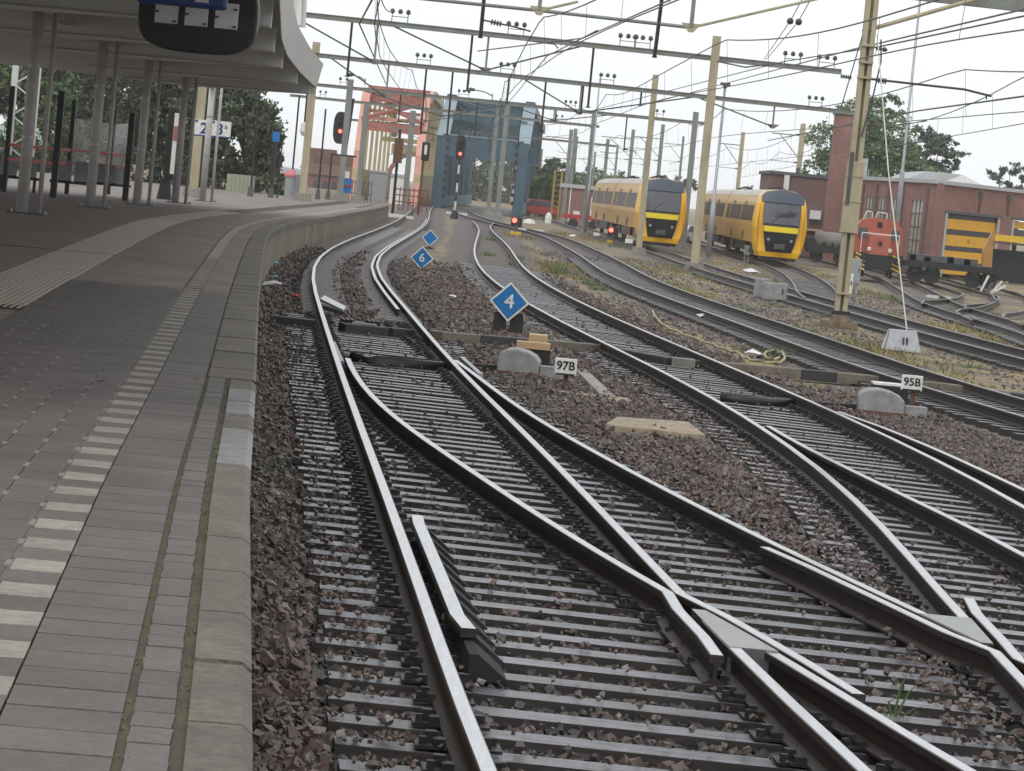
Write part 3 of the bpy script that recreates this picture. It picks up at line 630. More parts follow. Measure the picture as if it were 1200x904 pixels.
mb.build('paving_further_away', M['tile'], PT)['kind'] = 'stuff'
# the same paving to the left, out of the frame
strip('paved_surface', 2.8, 27.1, 2.934, 31, -.004, M['deck'])
# white marker tiles
wt = [y for j, y in enumerate(stations(2.91, 46, .305)) if j % 2 == 0]
for y in wt:
    put('white_tile', TW, y, 1.655, .170, .29, .001, tilt=.004); put('brown_tile', TBn, y, 1.748, .013, .28, -.001)
# pale mortar left at the joints of the tiles
mb = MB()
for y in stations(9, 31, .61):
    for c in range(7):
        off = 1.754+c*.168
        if random.random() < .88 and inview(y, off):
            p = pf(y+(.30 if c % 2 else 0), off); mb.box((p.x, p.y, zp(p.y)-.0005), (.022, random.uniform(.10, .2), .004), ptan(y)-math.pi/2)
mb.build('joint_mortar', M['joint_pale'], PT)['kind'] = 'stuff'
# narrow tiles and moss between tiles and kerb
for y in stations(2.8, 20.8, .22):
    put('edge_tile', TM, y, 1.199, .102, .208, random.uniform(-.003, .001), rz=random.uniform(-.03, .03), tilt=.006)
strip('moss_joint', 2.8, 34, 1.250, 1.277, -.006, M['moss']); strip('moss_joint', 2.8, 20.8, 1.112, 1.148, -.008, M['moss'])
# kerb stones
KB = MB()
KB.extrude([(-.5, -.5, -.16), (.5, -.5, -.16), (.5, -.5, -.022), (.32, -.5, 0), (-.5, -.5, 0)], (0, 1, 0)); KBm = KB.mesh('kerb_stone', M['kerb'])
KB2 = MB(); KB2.extrude([(-.5, -.5, -.16), (.5, -.5, -.16), (.5, -.5, -.014), (.44, -.5, 0), (-.5, -.5, 0)], (0, 1, 0)); KBm2 = KB2.mesh('kerb_stone', M['kerb']); KBp = KB.mesh('kerb_stone', M['kerb_pale'])
for j, y in enumerate(stations(2.6, 20.6, 1.0)):
    if y > 20.8: break
    pale = 14.6 < y < 20.4 and j % 3 != 0
    put('kerb_stone', KBp if pale else KBm, y, LIP+.081, .162, .985, random.uniform(-.004, .004), tilt=.005)
for y in stations(21.4, 120, 1.0): put('kerb_stone', KBm2, y, LIP+.155, .31, .985, random.uniform(-.004, .004), tilt=.004)
strip('kerb_far', 120, 185, LIP, LIP+.31, .0, M['kerb'], th=.16)
# retaining wall under the kerb, in concrete panels
for y in stations(2.6, 183, 2.5):
    p, q = pf(y+.02, LIP+.06), pf(y+2.46*math.cos(math.atan(float(np.interp(y, LAy, _lx)))), LIP+.06)
    zt0 = zp(y)-.16; b = MB(); b.bar((p.x, p.y, (zt0-.4)/2), (q.x, q.y, (zp(q.y)-.16-.4)/2), .08, zt0+.4); b.build('wall_panel', M['wall_conc'], PT)
mb = MB()
a, b = pf(186, LIP), pf(186, 32); mb.bar((a.x, a.y, 0), (b.x, b.y, 0), .1, 2*(zp(186)-.03)); mb.build('end_wall', M['wall_conc'], PT)
# ribbed guide strip for the blind
TS = strip('guide_strip', 27.2, 96, 2.92, 3.67, -.004, M['tile_tactile']); mb = MB()
for k in range(13):
    off = 2.95+k*.057
    secs = []
    for y in stations(27.3, 70, .9):
        a_, b_ = pf(y, off), pf(y, off+.026); z = zp(y); secs.append([(b_.x, b_.y, z-.004), (a_.x, a_.y, z-.004), (a_.x, a_.y, z+.004), (b_.x, b_.y, z+.004)])
    mb.loft(secs)
mb.build('rib', M['tile_tactile'], TS)['kind'] = 'stuff'
for yq in (27.15, 43.5):
    a_, b_ = pf(yq, 2.90), pf(yq, 3.75 if yq < 30 else 4.6); mb = MB(); mb.bar((a_.x, a_.y, zp(yq)-.004), (b_.x, b_.y, zp(yq)-.004), .16, .012); mb.build('drain_slot', M['black'], PT)
# small things lying on the platform and the moss
def leaf(px, py, m, s=.035, label='', z=.762):
    p = plane(px, py, z); b = MB(); b.add([(-s, 0, .002), (0, -s*.5, .012), (s, 0, .004), (0, s*.6, .001)], [(0, 1, 2), (0, 2, 3)]); o = b.build('scrap', m, None, loc=p); tag(o, label, 'litter')
leaf(230, 444, M['litter_white'], .04, 'small pale scrap lying on the tiles beside the white line')
leaf(119, 447, M['litter_white'], .05, 'pale scrap on the grey tiles left of the white blocks')

# ================================================================ CANOPY
lipY = np.array([14, 30, 40, 52.3, 68.4, 78.6, 91.6, 103.2, 106]); lipX = np.array([-1.6, -2.7, -3.4, -4.32, -5.53, -6.17, -6.77, -7.19, -7.27])
def clx(y): return float(np.interp(y, lipY, lipX))
posts = [plane(25, 250, .76), plane(105, 243, .75), plane(160, 240, .73), plane(205, 238, .70), plane(237, 236, .66)]
CAN = thing('platform_canopy', 'grey steel platform canopy with ribbed underside, pale fascia and a row of round posts', 'canopy', (-9, 60, .7))
def rel(o):       # world to local of an unrotated thing
    L_ = Vector(o.location); return lambda p: Vector(p)-L_
cl = rel(CAN)
framesY = [14.5, 24, 34, 45, 56.6, 68.7, 79.5, 92.8, 104]
pxs = [-9.6, -9.8, -9.9, -10.0]+[p.x for p in posts]
for i, (Yf, xp) in enumerate(zip(framesY, pxs)):
    zb = 4.52; xr = clx(Yf)-.12; b = MB()
    secs = []
    for x, h in ((xp-7, .30), (xp, .52), (xr, .40)):
        secs.append([cl((x, Yf-.07, zb+.4-h)), cl((x, Yf+.07, zb+.4-h)), cl((x, Yf+.07, zb+.53)), cl((x, Yf-.07, zb+.53))])
    b.loft(secs); b.build('rib_beam', M['canopy_white'], CAN)
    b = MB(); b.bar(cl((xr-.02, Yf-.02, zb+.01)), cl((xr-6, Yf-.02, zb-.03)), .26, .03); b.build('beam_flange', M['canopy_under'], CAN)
    if i >= 4:
        p = posts[i-4]; zb0 = p.z
        b = MB(); b.tube([cl((p.x, p.y, zb0)), cl((p.x, p.y, 5.0))], .115, 14); po = b.build('post', M['post_grey'], CAN, smooth=True)
        b = MB(); b.tube([cl((p.x+.30, p.y+.25, zb0)), cl((p.x+.30, p.y+.25, 5.0))], .05, 10); b.build('downpipe', M['post_grey'], CAN, smooth=True)
        b = MB(); b.box(cl((p.x+.1, p.y+.1, zb0+.012)), (.75, .5, .024)); b.build('base_plate', M['grey_dark'], po)
        for dx, dy in ((-.18, -.05), (.42, .3)):
            b = MB(); b.lathe(cl((p.x+dx, p.y+dy, zb0+.02)), [(.03, 0), (.03, .05), (.015, .06)], 8); b.build('bolt', M['galv'], po)
        for zz in (2.2, 3.6):
            b = MB(); b.lathe(cl((p.x, p.y, zz)), [(.122, 0), (.122, .07)], 14); b.build('joint_ring', M['galv'], po)
for a_, c_ in zip(posts[:-1], posts[1:]):
    b = MB(); b.bar(cl((a_.x, a_.y, 4.85)), cl((c_.x, c_.y, 4.85)), .2, .36); b.build('girder', M['post_grey'], CAN)
# roof sheet, purlins and pale edge fascia
vs = []; yy = list(np.linspace(14, 105., 34)); mb = MB()
for y in yy:
    xr = clx(y); vs += [cl((xr-14, y, 5.25)), cl((xr, y, 5.17)), cl((xr, y, 5.23)), cl((xr-14, y, 5.31))]
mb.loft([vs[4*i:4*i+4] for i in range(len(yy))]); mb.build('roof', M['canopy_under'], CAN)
for k in range(9):
    b = MB(); b.loft([[cl((clx(y)-.9-k*1.45+dx, y, 5.05+dz)) for dx, dz in ((-.05, -.02), (.05, -.02), (.05, .115), (-.05, .115))] for y in yy]); b.build('purlin', M['canopy_white'], CAN)
mb = MB(); mb.loft([[cl((clx(y), y, 4.80)), cl((clx(y)+.02, y, 4.80)), cl((clx(y)+.20, y, 5.55)), cl((clx(y)+.16, y, 5.57))] for y in yy]); mb.build('fascia', M['canopy_white'], CAN, smooth=False)
b = MB(); b.extrude([cl((clx(105.), 105., 4.56)), cl((clx(105.)+.18, 105., 5.55)), cl((clx(105.)-14, 105., 5.7)), cl((clx(105.)-14, 105., 4.56))], (0, .08, 0)); b.build('end_board', M['canopy_white'], CAN)
# lattice post, and white strips painted in for daylight through roof gaps
b = MB()
for dx in (0, 1): b.bar(cl((at(8, 200, 108).x+dx*.75, 108, .7)), cl((at(8, 200, 108).x+dx*.75, 108, 5.1)), .2, .16)
z0 = .9; x0 = at(8, 200, 108).x
for k in range(8): b.bar(cl((x0+(k % 2)*.75, 108, z0+k*.52)), cl((x0+((k+1) % 2)*.75, 108, z0+(k+1)*.52)), .05, .05)
b.build('lattice_post', M['canopy_white'], CAN)
for px0, px1, py in ((57, 113, 39), (137, 152, 46)):
    p, q = at(px0, py-2, 78), at(px1, py+2, 78); b = MB(); b.bar(cl(p), cl(q), .1, .06); b.build('skylight_gap_strip', M['white_paint'], CAN)

# ---- hanging oval box with three pale covers, and the blue sign in front
HB = thing('hanging_sign_box', 'black oval sign box with three pale cover plates hanging under the canopy', 'sign', at(232, 60, 46)); hl = rel(HB)
def pxp(px, py, Y): return at(px, py, Y)
sx = 46/FPX
poly_o = []
cxp, cyp, hw, hh = 232, 16, 70, 46
for k in range(40):
    t = 2*math.pi*k/40; ex = 3.2; cs, sn = math.cos(t), math.sin(t)
    u = hw*math.copysign(abs(cs)**(2/ex), cs); v = hh*math.copysign(abs(sn)**(2/ex), sn); poly_o.append((u, v))
c0 = at(cxp, cyp, 46)
pts = [hl((c0.x+u*sx, 46, c0.z+v*sx)) for u, v in poly_o]
b = MB(); b.extrude(pts, (0, .35, 0)); b.build('housing', M['black'], HB, bevel=.03)
b = MB(); b.extrude([hl((c0.x+u*sx*.86, 46, c0.z+v*sx*.84)) for u, v in poly_o], (0, -.02, 0)); b.build('back_plate', M['black'], HB)
for k, xx in enumerate((-36, -1, 34)):
    b = MB(); b.box(hl((c0.x+xx*sx, 45.96, c0.z+.0*sx)), (27*sx, .03, 30*sx)); pl = b.build('cover_plate', M['canopy_white'], HB, bevel=.006)
    for dx, dz in ((-11, -2), (10, 8), (10, -12)):
        b = MB(); b.box(hl((c0.x+(xx+dx)*sx, 45.93, c0.z+dz*sx)), (.05, .03, .03)); b.build('catch', M['rust'], pl)
b = MB()
for dx in (-40, 40): b.tube([hl((c0.x+dx*sx, 46.15, c0.z+.5)), hl((c0.x+dx*sx, 46.15, 5.2))], .03, 8)
b.build('hanger', M['black'], HB)
BS = thing('blue_hanging_sign', 'dark blue sign panel hanging just above the black oval box', 'sign', at(215, 8, 44)); bl = rel(BS)
c1 = at(215, -14, 44); s4 = 44/FPX
b = MB(); b.box(bl(c1), (106*s4, .12, 44*s4)); b.build('panel', M['blue_dark'], BS, bevel=.05)
b = MB(); b.box(bl((at(237, 3, 44).x, 43.93, at(237, 1, 44).z)), (16*s4, .006, 5*s4)); b.build('white_mark', M['canopy_white'], BS)
b = MB()
for dx in (-38, 38): b.tube([bl((c1.x+dx*s4, 44, c1.z)), bl((c1.x+dx*s4, 44, 5.2))], .025, 8)
b.build('hanger', M['black'], BS)

# ================================================================ PLATFORM FURNITURE
def post_thing(name, label, cat, px, py, ytop, w, m, z=None, foot=None, group=None, rnd=False):
    z = zp(150)if z is None else z; p = plane(px, py, z); t = thing(name, label, cat, p, group=group); top = (py-ytop)*p.y/FPX
    b = MB()
    if rnd: b.tube([(0, 0, 0), (0, 0, top)], w/2, 12)
    else: b.box((0, 0, top/2), (w, w, top))
    b.build('shaft', m, t)
    if foot: b = MB(); b.box((0, 0, foot[1]/2), (foot[0], foot[0], foot[1]), top=.8); b.build('foot', M['grey_dark'], t)
    return t, p, top
# platform number sign 2 | 3a
yS = 118.; sp = yS/FPX
SG = thing('platform_number_sign', 'white platform number board reading 2 and 3a in blue', 'sign', at(252, 152, yS)); q = rel(SG)
for x0_, x1_, tx in ((228, 244.5, '2'), (247, 270.5, '3')):
    c = at((x0_+x1_)/2, 150+(x0_-228)*.09, yS); b = MB(); b.box(q(c), ((x1_-x0_)*sp, .1, 19*sp)); pn = b.build('board', M['white_paint'], SG)
    b = MB(); b.box(q((c.x, yS-.0, c.z-9*sp)), ((x1_-x0_)*sp, .13, 1.6*sp)); b.build('lower_edge', M['blue_dark'], pn)
    b = MB(); b.box(q((c.x-(x1_-x0_)*.38*sp, yS-.0, c.z+7.6*sp)), (2.6*sp, .13, 2.6*sp)); b.build('corner_mark', M['blue_dark'], pn)
    text(tx, 18*sp, SG, M['blue_dark'], q((c.x+(3 if tx == '2' else -1)*sp, yS-.06, c.z-.8*sp)), (math.pi/2, 0, 0), bold=.01)
    if tx == '3': text('a', 9*sp, SG, M['blue_dark'], q((c.x+6*sp, yS-.06, c.z+3.5*sp)), (math.pi/2, 0, 0))
b = MB(); b.tube([q(at(250, 142, yS)), q((at(250, 142, yS).x, yS, 4.9))], .04, 8); b.build('hanger', M['grey_dark'], SG)
# khaki mast with a concrete foot under the canopy end
# thin dark posts on the platform end
for i, (px, py, yt, w, lab) in enumerate(((293, 231, 108, .09, 'slim dark lamp post left of the blue-topped post'), (317, 232, 165, .2, 'dark post with a small blue box on top'), (340, 231, 112, .10, 'slim dark post just left of the big khaki pole'), (372, 234, 128, .10, 'slim dark post just right of the big khaki pole'), (384, 234, 180, .10, 'short dark portal post left of the red signal'))):
    t, p, top = post_thing('platform_post', lab, 'post', px, py, yt, w, M['black'], z=.52, foot=(.28, .5), rnd=w < .15)
    if i == 1:
        b = MB(); b.box((0, 0, top+.2), (.34, .3, .5)); b.build('blue_box', M['blue'], t); b = MB(); b.box((.32, .1, top/2), (.07, .07, top)); b.build('second_shaft', M['black'], t)
    if i == 2:
        b = MB(); b.box((.45, 0, top-.4), (.16, .16, 2.2)); b.build('lamp_arm', M['black'], t); b = MB(); b.lathe((.45, 0, top-2.2), [(.1, 0), (.26, .25), (.22, .7), (.05, .8)], 10); b.build('lantern', M['canopy_white'], t)
    if i == 4:
        b = MB(); b.box((.7, 0, top-.05), (1.4, .1, .1)); b.build('crossbar', M['black'], t)
# litter bin with a pink top
p = plane(338, 232, .52); LB = thing('litter_bin', 'grey litter bin with a pink lid on the platform end', 'bin', p)
b = MB(); b.lathe((0, 0, 0), [(.24, 0), (.26, 1.1)], 14); b.build('body', M['galv'], LB); b = MB(); b.lathe((0, 0, 1.1), [(.32, 0), (.34, .12), (.22, .36), (.05, .42)], 14); b.build('lid', mat('pink', (.62, .18, .2), .5), LB)
# wind shelter: black posts, red rails, glass
WS = thing('wind_shelter', 'platform wind shelter with black posts, red hand rails and glass panes', 'shelter', (at(70, 228, 92).x, 92, .68)); q = rel(WS)
shel = [(4, 232, 100, 92), (62, 232, 106, 90), (78, 226, 118, 100), (147, 228, 132, 98), (127, 224, 128, 108)]
P5 = []
for px, py, yt, Y in shel:
    a_, c_ = at(px, py, Y), at(px, yt, Y); P5.append(a_); h_ = c_.z-.66
    b = MB(); b.box(q((a_.x, Y, .66+h_/2)), (.17 if px in (62, 147) else .12, .17, h_)); b.build('post', M['black'], WS)
for (i, j) in ((0, 1), (2, 4), (4, 3), (1, 2)):
    A_, B_ = P5[i].copy(), P5[j].copy()
    for zz in (1.62, 2.02):
        b = MB(); b.bar(q((A_.x, A_.y, zz)), q((B_.x, B_.y, zz)), .06, .09); b.build('red_rail', M['red_paint'], WS)
gl = bpy.data.materials.new('pane_glass'); gl.use_nodes = True; pb = gl.node_tree.nodes['Principled BSDF']; pb.inputs['Base Color'].default_value = (.75, .82, .8, 1); pb.inputs['Alpha'].default_value = .16; pb.inputs['Roughness'].default_value = .08; MAT['pane_glass'] = gl
for (i, j) in ((2, 4), (4, 3)):
    A_, B_ = P5[i], P5[j]; b = MB(); b.bar(q((A_.x, A_.y, 1.95)), q((B_.x, B_.y, 1.95)), .015, 2.1); b.build('glass_pane', gl, WS)
# benches
def bench(label, px, py, Y, n):
    p = at(px, py, Y); p.z = zp(Y); t = thing('platform_bench', label, 'bench', p, rz=.15, group='benches on the platform')
    for k in range(n):
        b = MB(); b.extrude([(k*.58-.26, -.02, .46), (k*.58-.26, .40, .42), (k*.58-.26, .40, .45), (k*.58-.26, -.02, .49)], (.5, 0, 0)); b.build('seat', M['galv'], t)
        b = MB(); b.extrude([(k*.58-.26, .36, .45), (k*.58-.26, .40, .45), (k*.58-.26, .60, 1.05), (k*.58-.26, .56, 1.05)], (.5, 0, 0)); b.build('backrest', M['galv'], t)
    b = MB(); b.bar((-.4, .2, .40), ((n-1)*.58+.4, .2, .40), .08, .08); b.build('beam', M['black'], t)
    for xx in (-.2, (n-1)*.58+.2):
        b = MB(); b.bar((xx, .2, 0), (xx, .2, .4), .09, .09); b.bar((xx, -.05, .03), (xx, .5, .03), .09, .06); b.build('leg', M['black'], t)
bench('metal bench beside the dark shelter post nearest the front canopy post', 73, 222, 97, 2); bench('metal bench seen between the first and second canopy posts', 117, 222, 104, 2); bench('metal bench cut off by the picture edge', 8, 226, 96, 2)
# advertising column
AD = thing('poster_column', 'slim dark poster column with a pale panel under the canopy', 'poster column', (at(196, 230, 112).x, 112, .62)); k = 112/FPX
b = MB(); b.box((0, 0, 1.9), (10*k*1.1, .3, 2.4)); b.build('case', M['black'], AD); b = MB(); b.box((.16, -.16, 1.95), (.26, .03, 2.1)); b.build('poster', M['canopy_white'], AD)
b = MB(); b.box((.16, -.18, 2.3), (.24, .02, .5)); b.build('poster_band', mat('poster_red', (.35, .15, .12), .5), AD); b = MB(); b.box((-.1, 0, .35), (.5, .35, .7), top=.6); b.build('pedestal', M['black'], AD)

# ================================================================ OVERHEAD LINE GANTRIES
def hsec(mb, a, b, w, m=0):     # H-section mast or beam between two points
    a, b = Vector(a), Vector(b); t = w*.14
    up = Vector((0, 1, 0)) if abs((b-a).normalized().z) > .7 else Z
    d = (b-a).normalized(); sd = d.cross(up).normalized(); u = sd.cross(d).normalized()
    mb.bar(a+u*(w/2-t/2), b+u*(w/2-t/2), w, t, up=up); mb.bar(a-u*(w/2-t/2), b-u*(w/2-t/2), w, t, up=up); mb.bar(a, b, t*1.2, w-2*t, up=up)
def mast(parent, base, top, w, m, foot=True, q=None):
    b = MB(); hsec(b, q(base), q(top), w); o = b.build('mast', m, parent)
    if foot: b = MB(); c = q(base); b.box((c.x, c.y, c.z+.1), (w*2.6, w*2.6, .5), top=.8); b.build('footing', M['concrete'], parent)
    return o
def insulator(parent, a, b_, q, r=.07, n=5):
    a, b_ = Vector(a), Vector(b_); d = b_-a; b = MB()
    for k in range(n):
        c = a+d*((k+.5)/n); b.tube([q(c-d*.3/n), q(c+d*.3/n)], r, 8)
    b.tube([q(a), q(b_)], r*.4, 6); b.build('insulator', M['insul'], parent)
def rack(parent, p, q, n=3):    # small frame with standing insulators on a beam
    b = MB(); w = .22*n
    b.bar(q(p+Vector((-w/2, 0, 0))), q(p+Vector((-w/2, 0, .34))), .035); b.bar(q(p+Vector((w/2, 0, 0))), q(p+Vector((w/2, 0, .34))), .035); b.bar(q(p+Vector((-w/2, 0, .22))), q(p+Vector((w/2, 0, .22))), .03)
    o = b.build('insulator_rack', M['grey_dark'], parent)
    for k in range(n):
        b = MB(); b.lathe(q(p+Vector((-w/2+k*w/max(1, n-1), 0, .34))), [(.05, 0), (.10, .05), (.10, .12), (.05, .2)], 8); b.build('standing_insulator', M['insul'], o)
def gantry(label, L, R_, Y, beam_w, mat_beam, mast_m, hang=(), tie=(), racks=(), bases=(), arms=(), extra=None, chord=()):
    """L, R_: photo points of the beam ends; Y: (left, right) distance"""
    A_, B_ = at(*L, Y[0]), at(*R_, Y[1]); z = (A_.z+B_.z)/2; A_.z = B_.z = z
    T = thing('catenary_gantry', label, 'gantry', (A_.x, A_.y, 0)); q = rel(T)
    b = MB(); b.bar(q(A_), q(B_), beam_w*.7, beam_w); b.bar(q(A_+Z*beam_w*.45), q(B_+Z*beam_w*.45), beam_w*1.1, beam_w*.16); b.bar(q(A_-Z*beam_w*.45), q(B_-Z*beam_w*.45), beam_w*1.1, beam_w*.16); b.build('beam', mat_beam, T)
    def on(px):
        lo, hi = 0., 1.
        for _ in range(30):
            m_ = (lo+hi)/2; c = A_+(B_-A_)*m_; v = c-Vector((0, 0, EYE)); xx = 600+FPX*v.dot(Vector(RIGHT))/v.dot(Vector(FWD))
            if xx < px: lo = m_
            else: hi = m_
        return A_+(B_-A_)*lo
    for px, drop, arm in hang:
        c = on(px); k = c.y/FPX; b = MB(); b.tube([q(c), q(c-Z*drop*k)], .05, 8); b.box(q(c-Z*(drop*k)), (.2, .2, .05)); b.build('hanger', M['steel_dark'], T)
        if arm:
            e = c-Z*(drop*k-.1); f = e+Vector((abs(arm)*k*(1 if arm > 0 else -1), -.3, -.12)); g = e+(f-e)*.28
            insulator(T, e+(f-e)*.08, g, q); b = MB(); b.tube([q(e), q(e+(f-e)*.1)], .02, 6); b.tube([q(g), q(e+(f-e)*.7), q(f-Z*.1)], .022, 6); b.tube([q(f), q(f-Z*.3)], .02, 6); b.build('steady_arm', M['wire'], T)
    for px0, (pxa, drop), px1 in tie:
        c = on(pxa); k = c.y/FPX; ap = c-Z*drop*k; b = MB()
        for p0 in (px0, px1):
            if p0: b.tube([q(on(p0)), q(ap)], .035, 6)
        b.build('tie_rod', M['grey_dark'], T); b = MB(); b.bar(q(c), q(ap), .09, .09); b.build('king_post', mat_beam, T)
        b = MB(); b.extrude([q(ap+Vector((-.35, 0, .12))), q(ap+Vector((.35, 0, .12))), q(ap+Vector((.08, 0, -.1))), q(ap+Vector((-.08, 0, -.1)))], (0, .06, 0)); b.build('gusset', mat_beam, T)
    for px, n in racks: rack(T, on(px)+Z*beam_w*.5, q, n)
    for (px, py, yt, w, m_, onplat) in bases:
        p = plane(px, py, zp(150)) if onplat else gd(px, py, -.22); p2 = on(px+(p.z-z)/-p.y*0) if False else p
        tp = Vector((p.x, p.y, EYE+0)); v = ray(px, yt); top_z = at(px, yt, p.y).z; mast(T, p, Vector((p.x, p.y, top_z)), w, m_, True, q)
    return T, q, on
g1, q1, on1 = gantry('catenary gantry carried by the tall tan mast in front of the trains', (225, -2), (985, 89.5), (133, 139), .21, M['beam_grey'], M['mast_tan'],
    hang=((413, 66, 22), (554, 68, 30), (696, 72, 0)), tie=((336, (443, 46), None), (455, (573, 42), 688)), racks=((468, 3), (604, 3), (735, 3), (752, 3), (928, 3), (968, 3)),
    bases=((813, 318, 40, .34, M['mast_tan'], False), (226, 232, 6, .34, M['mast_tan'], True)))
for (a_, c_) in (((985, 89.5), (998, 91)),): insulator(g1, at(*a_, 139), at(*c_, 139), q1, .09, 5)
for pp in ([(576, 42), (650, 52), (654, 57)], [(840, 72), (873, 79), (900, 76)]):
    b = MB(); b.tube([q1(at(*a_, 136)) for a_ in pp], .03, 6); b.build('steady_arm', M['wire'], g1)
g2, q2, on2 = gantry('catenary gantry on the khaki platform pole and the tan mast beside the left-hand train', (350, 59.5), (1002, 135.5), (157, 166), .21, M['beam_grey'], M['mast_tan'],
    hang=((500, 78, 24), (597, 32, 0), (531, 76, 0), (640, 60, 0), (684, 34, 0), (752, 18, 0)), tie=((385, (456, 40), None), (610, (682, 34), 820), (812, (908, 26), None)), racks=((496, 3), (594, 3), (711, 3), (955, 3)),
    bases=((354, 235, 48, .36, M['mast_tan'], True), (748, 298, 86, .30, M['mast_tan'], False)))
g3, q3, on3 = gantry('middle catenary gantry whose mast stands between the two trains', (366, 97), (826, 147), (213, 217), .21, M['beam_grey'], M['mast_grey'],
    hang=((470, 34, 18), (560, 40, 0), (652, 14, 0), (735, 40, 14)), tie=((420, (520, 22), 600), (590, (650, 14), 720)), racks=((402, 2), (543, 3), (668, 3), (773, 2)),
    bases=((398, 234, 92, .34, M['mast_grey'], True), (800, 291, 130, .36, M['mast_grey'], False)))
g4, q4, on4 = gantry('far catenary gantry ending above the small brick shed', (340, 111), (702, 149.5), (262, 268), .21, M['beam_grey'], M['mast_grey'],
    hang=((430, 26, 14), (540, 30, 0), (610, 30, 12)), tie=((450, (500, 14), 560),), racks=((378, 2), (655, 2)), bases=((683, 277, 133, .34, M['mast_grey'], False),))
g5, q5, on5 = gantry('farthest catenary gantry right in front of the bridges', (410, 140), (722, 172), (318, 324), .21, M['beam_grey'], M['mast_grey'],
    hang=((470, 28, 0), (520, 30, 12), (580, 34, 0), (632, 26, 12)), tie=((440, (500, 16), 560),), racks=((480, 2), (600, 2)), bases=((664, 262, 150, .34, M['mast_grey'], False), (419, 237, 122, .3, M['mast_grey'], True)))
# nearest gantry: beam above the frame, lower chord and king posts hang into it
P1b = gd(983, 384, -.22); Y1 = P1b.y
A_, B_ = at(-110, -110, Y1-4), at(1300, 16.5, Y1+2); A_.z = B_.z = at(1150, 0, Y1+1).z
g0 = thing('catenary_gantry', 'nearest catenary gantry on the stout tan twin-channel mast with the box sleeve', 'gantry', P1b); q0 = rel(g0)
b = MB(); b.bar(q0(A_), q0(B_), .22, .34); b.build('beam', M['beam_grey'], g0)
for sx_ in (-1, 1):       # two channels
    b = MB(); xx = P1b.x+sx_*.095; zt_ = A_.z+.6
    b.bar(q0((xx, Y1-.13, P1b.z)), q0((xx, Y1-.13, zt_)), .11, .03, up=(0, 1, 0)); b.bar(q0((xx+sx_*.055, Y1, P1b.z)), q0((xx+sx_*.055, Y1, zt_)), .02, .28, up=(0, 1, 0)); b.bar(q0((xx, Y1+.13, P1b.z)), q0((xx, Y1+.13, zt_)), .11, .03, up=(0, 1, 0)); b.build('mast_channel', M['mast_tan'], g0)
zA, zB = at(1000, 272, Y1).z, at(1008, 190, Y1).z
b = MB(); b.box(q0((P1b.x, Y1, (zA+zB)/2)), (.42, .38, zB-zA)); b.build('box_sleeve', M['mast_tan'], g0, bevel=.01)
b = MB(); b.box(q0((P1b.x-.13, Y1-.21, (zA+zB)/2+.45)), (.1, .02, (zB-zA)*.75)); b.build('sleeve_slot', M['grey_dark'], g0)
for py in (52, 72, 90, 206, 236, 272, 345):
    z_ = at(1000, py, Y1).z; b = MB(); b.box(q0((P1b.x, Y1, z_)), (.44 if 190 < py < 280 else .34, .42, .06)); b.build('clamp_band', M['mast_tan'], g0)
b = MB(); b.box(q0((P1b.x, Y1, P1b.z+.16)), (.5, .5, .34), top=.85); b.box(q0((P1b.x+.0, Y1, P1b.z+.04)), (.9, .6, .24)); b.build('footing', M['foot_mix'], g0)
b = MB(); b.box(q0((P1b.x, Y1-.02, P1b.z+.36)), (.46, .36, .14)); b.build('dark_band', M['black'], g0)
# cable down the mast, insulators and arms
b = MB(); b.tube([q0((P1b.x+.3, Y1-.2, at(1012, 45, Y1).z)), q0((P1b.x+.36, Y1-.2, at(1012, 70, Y1).z)), q0((P1b.x+.25, Y1-.22, at(1005, 110, Y1).z)), q0((P1b.x+.05, Y1-.22, at(1000, 160, Y1).z))], .022, 6); b.build('feeder_cable', M['wire'], g0)
e = at(1022, 93, Y1); f1, f2 = at(1130, 105, Y1), at(1162, 113, Y1)
b = MB(); b.tube([q0(at(1008, 92, Y1)), q0(e), q0(at(1080, 99.5, Y1)), q0(f1), q0(f2)], .03, 6); b.tube([q0(at(1156, 112, Y1)), q0(at(1156, 117, Y1))], .02, 6); b.build('cantilever_arm', M['wire'], g0)
insulator(g0, at(1026, 94, Y1), at(1039, 95.5, Y1), q0, .075, 5); insulator(g0, at(1026, 56, Y1), at(1040, 59, Y1), q0, .06, 2)
b = MB(); b.tube([q0(at(1011, 37, Y1)), q0(at(1148, -2, Y1+1))], .055, 8); b.build('brace', M['mast_tan'], g0)
b = MB(); b.tube([q0(at(1011, 41, Y1)), q0(at(985, 128, Y1))], .016, 6); b.build('stay_wire', M['wire'], g0)
# lower chord with gussets
ya = Y1-1; ch = [at(440, -7, ya), at(632, 12.5, ya), at(810, 32.5, ya)]
b = MB(); b.tube([q0(ch[0]), q0(ch[1]), q0(ch[2])], .045, 8); b.build('lower_chord', M['beam_grey'], g0)
for c, brx in ((ch[1], 44), (ch[2], 150)):
    b = MB(); b.bar(q0(c), q0((c.x, c.y, A_.z)), .10, .10); b.build('king_post', M['beam_grey'], g0)
    b = MB(); b.extrude([q0(c+Vector((-.25, -.04, .1))), q0(c+Vector((.25, -.04, .1))), q0(c+Vector((.06, -.04, -.12))), q0(c+Vector((-.06, -.04, -.12)))], (0, .08, 0)); b.build('gusset', M['mast_tan'], g0)
    b = MB(); b.tube([q0(c), q0((c.x+brx*ya/FPX, c.y, c.z+brx*ya/FPX*.33))], .035, 6); b.build('tie_rod', M['mast_tan'], g0)
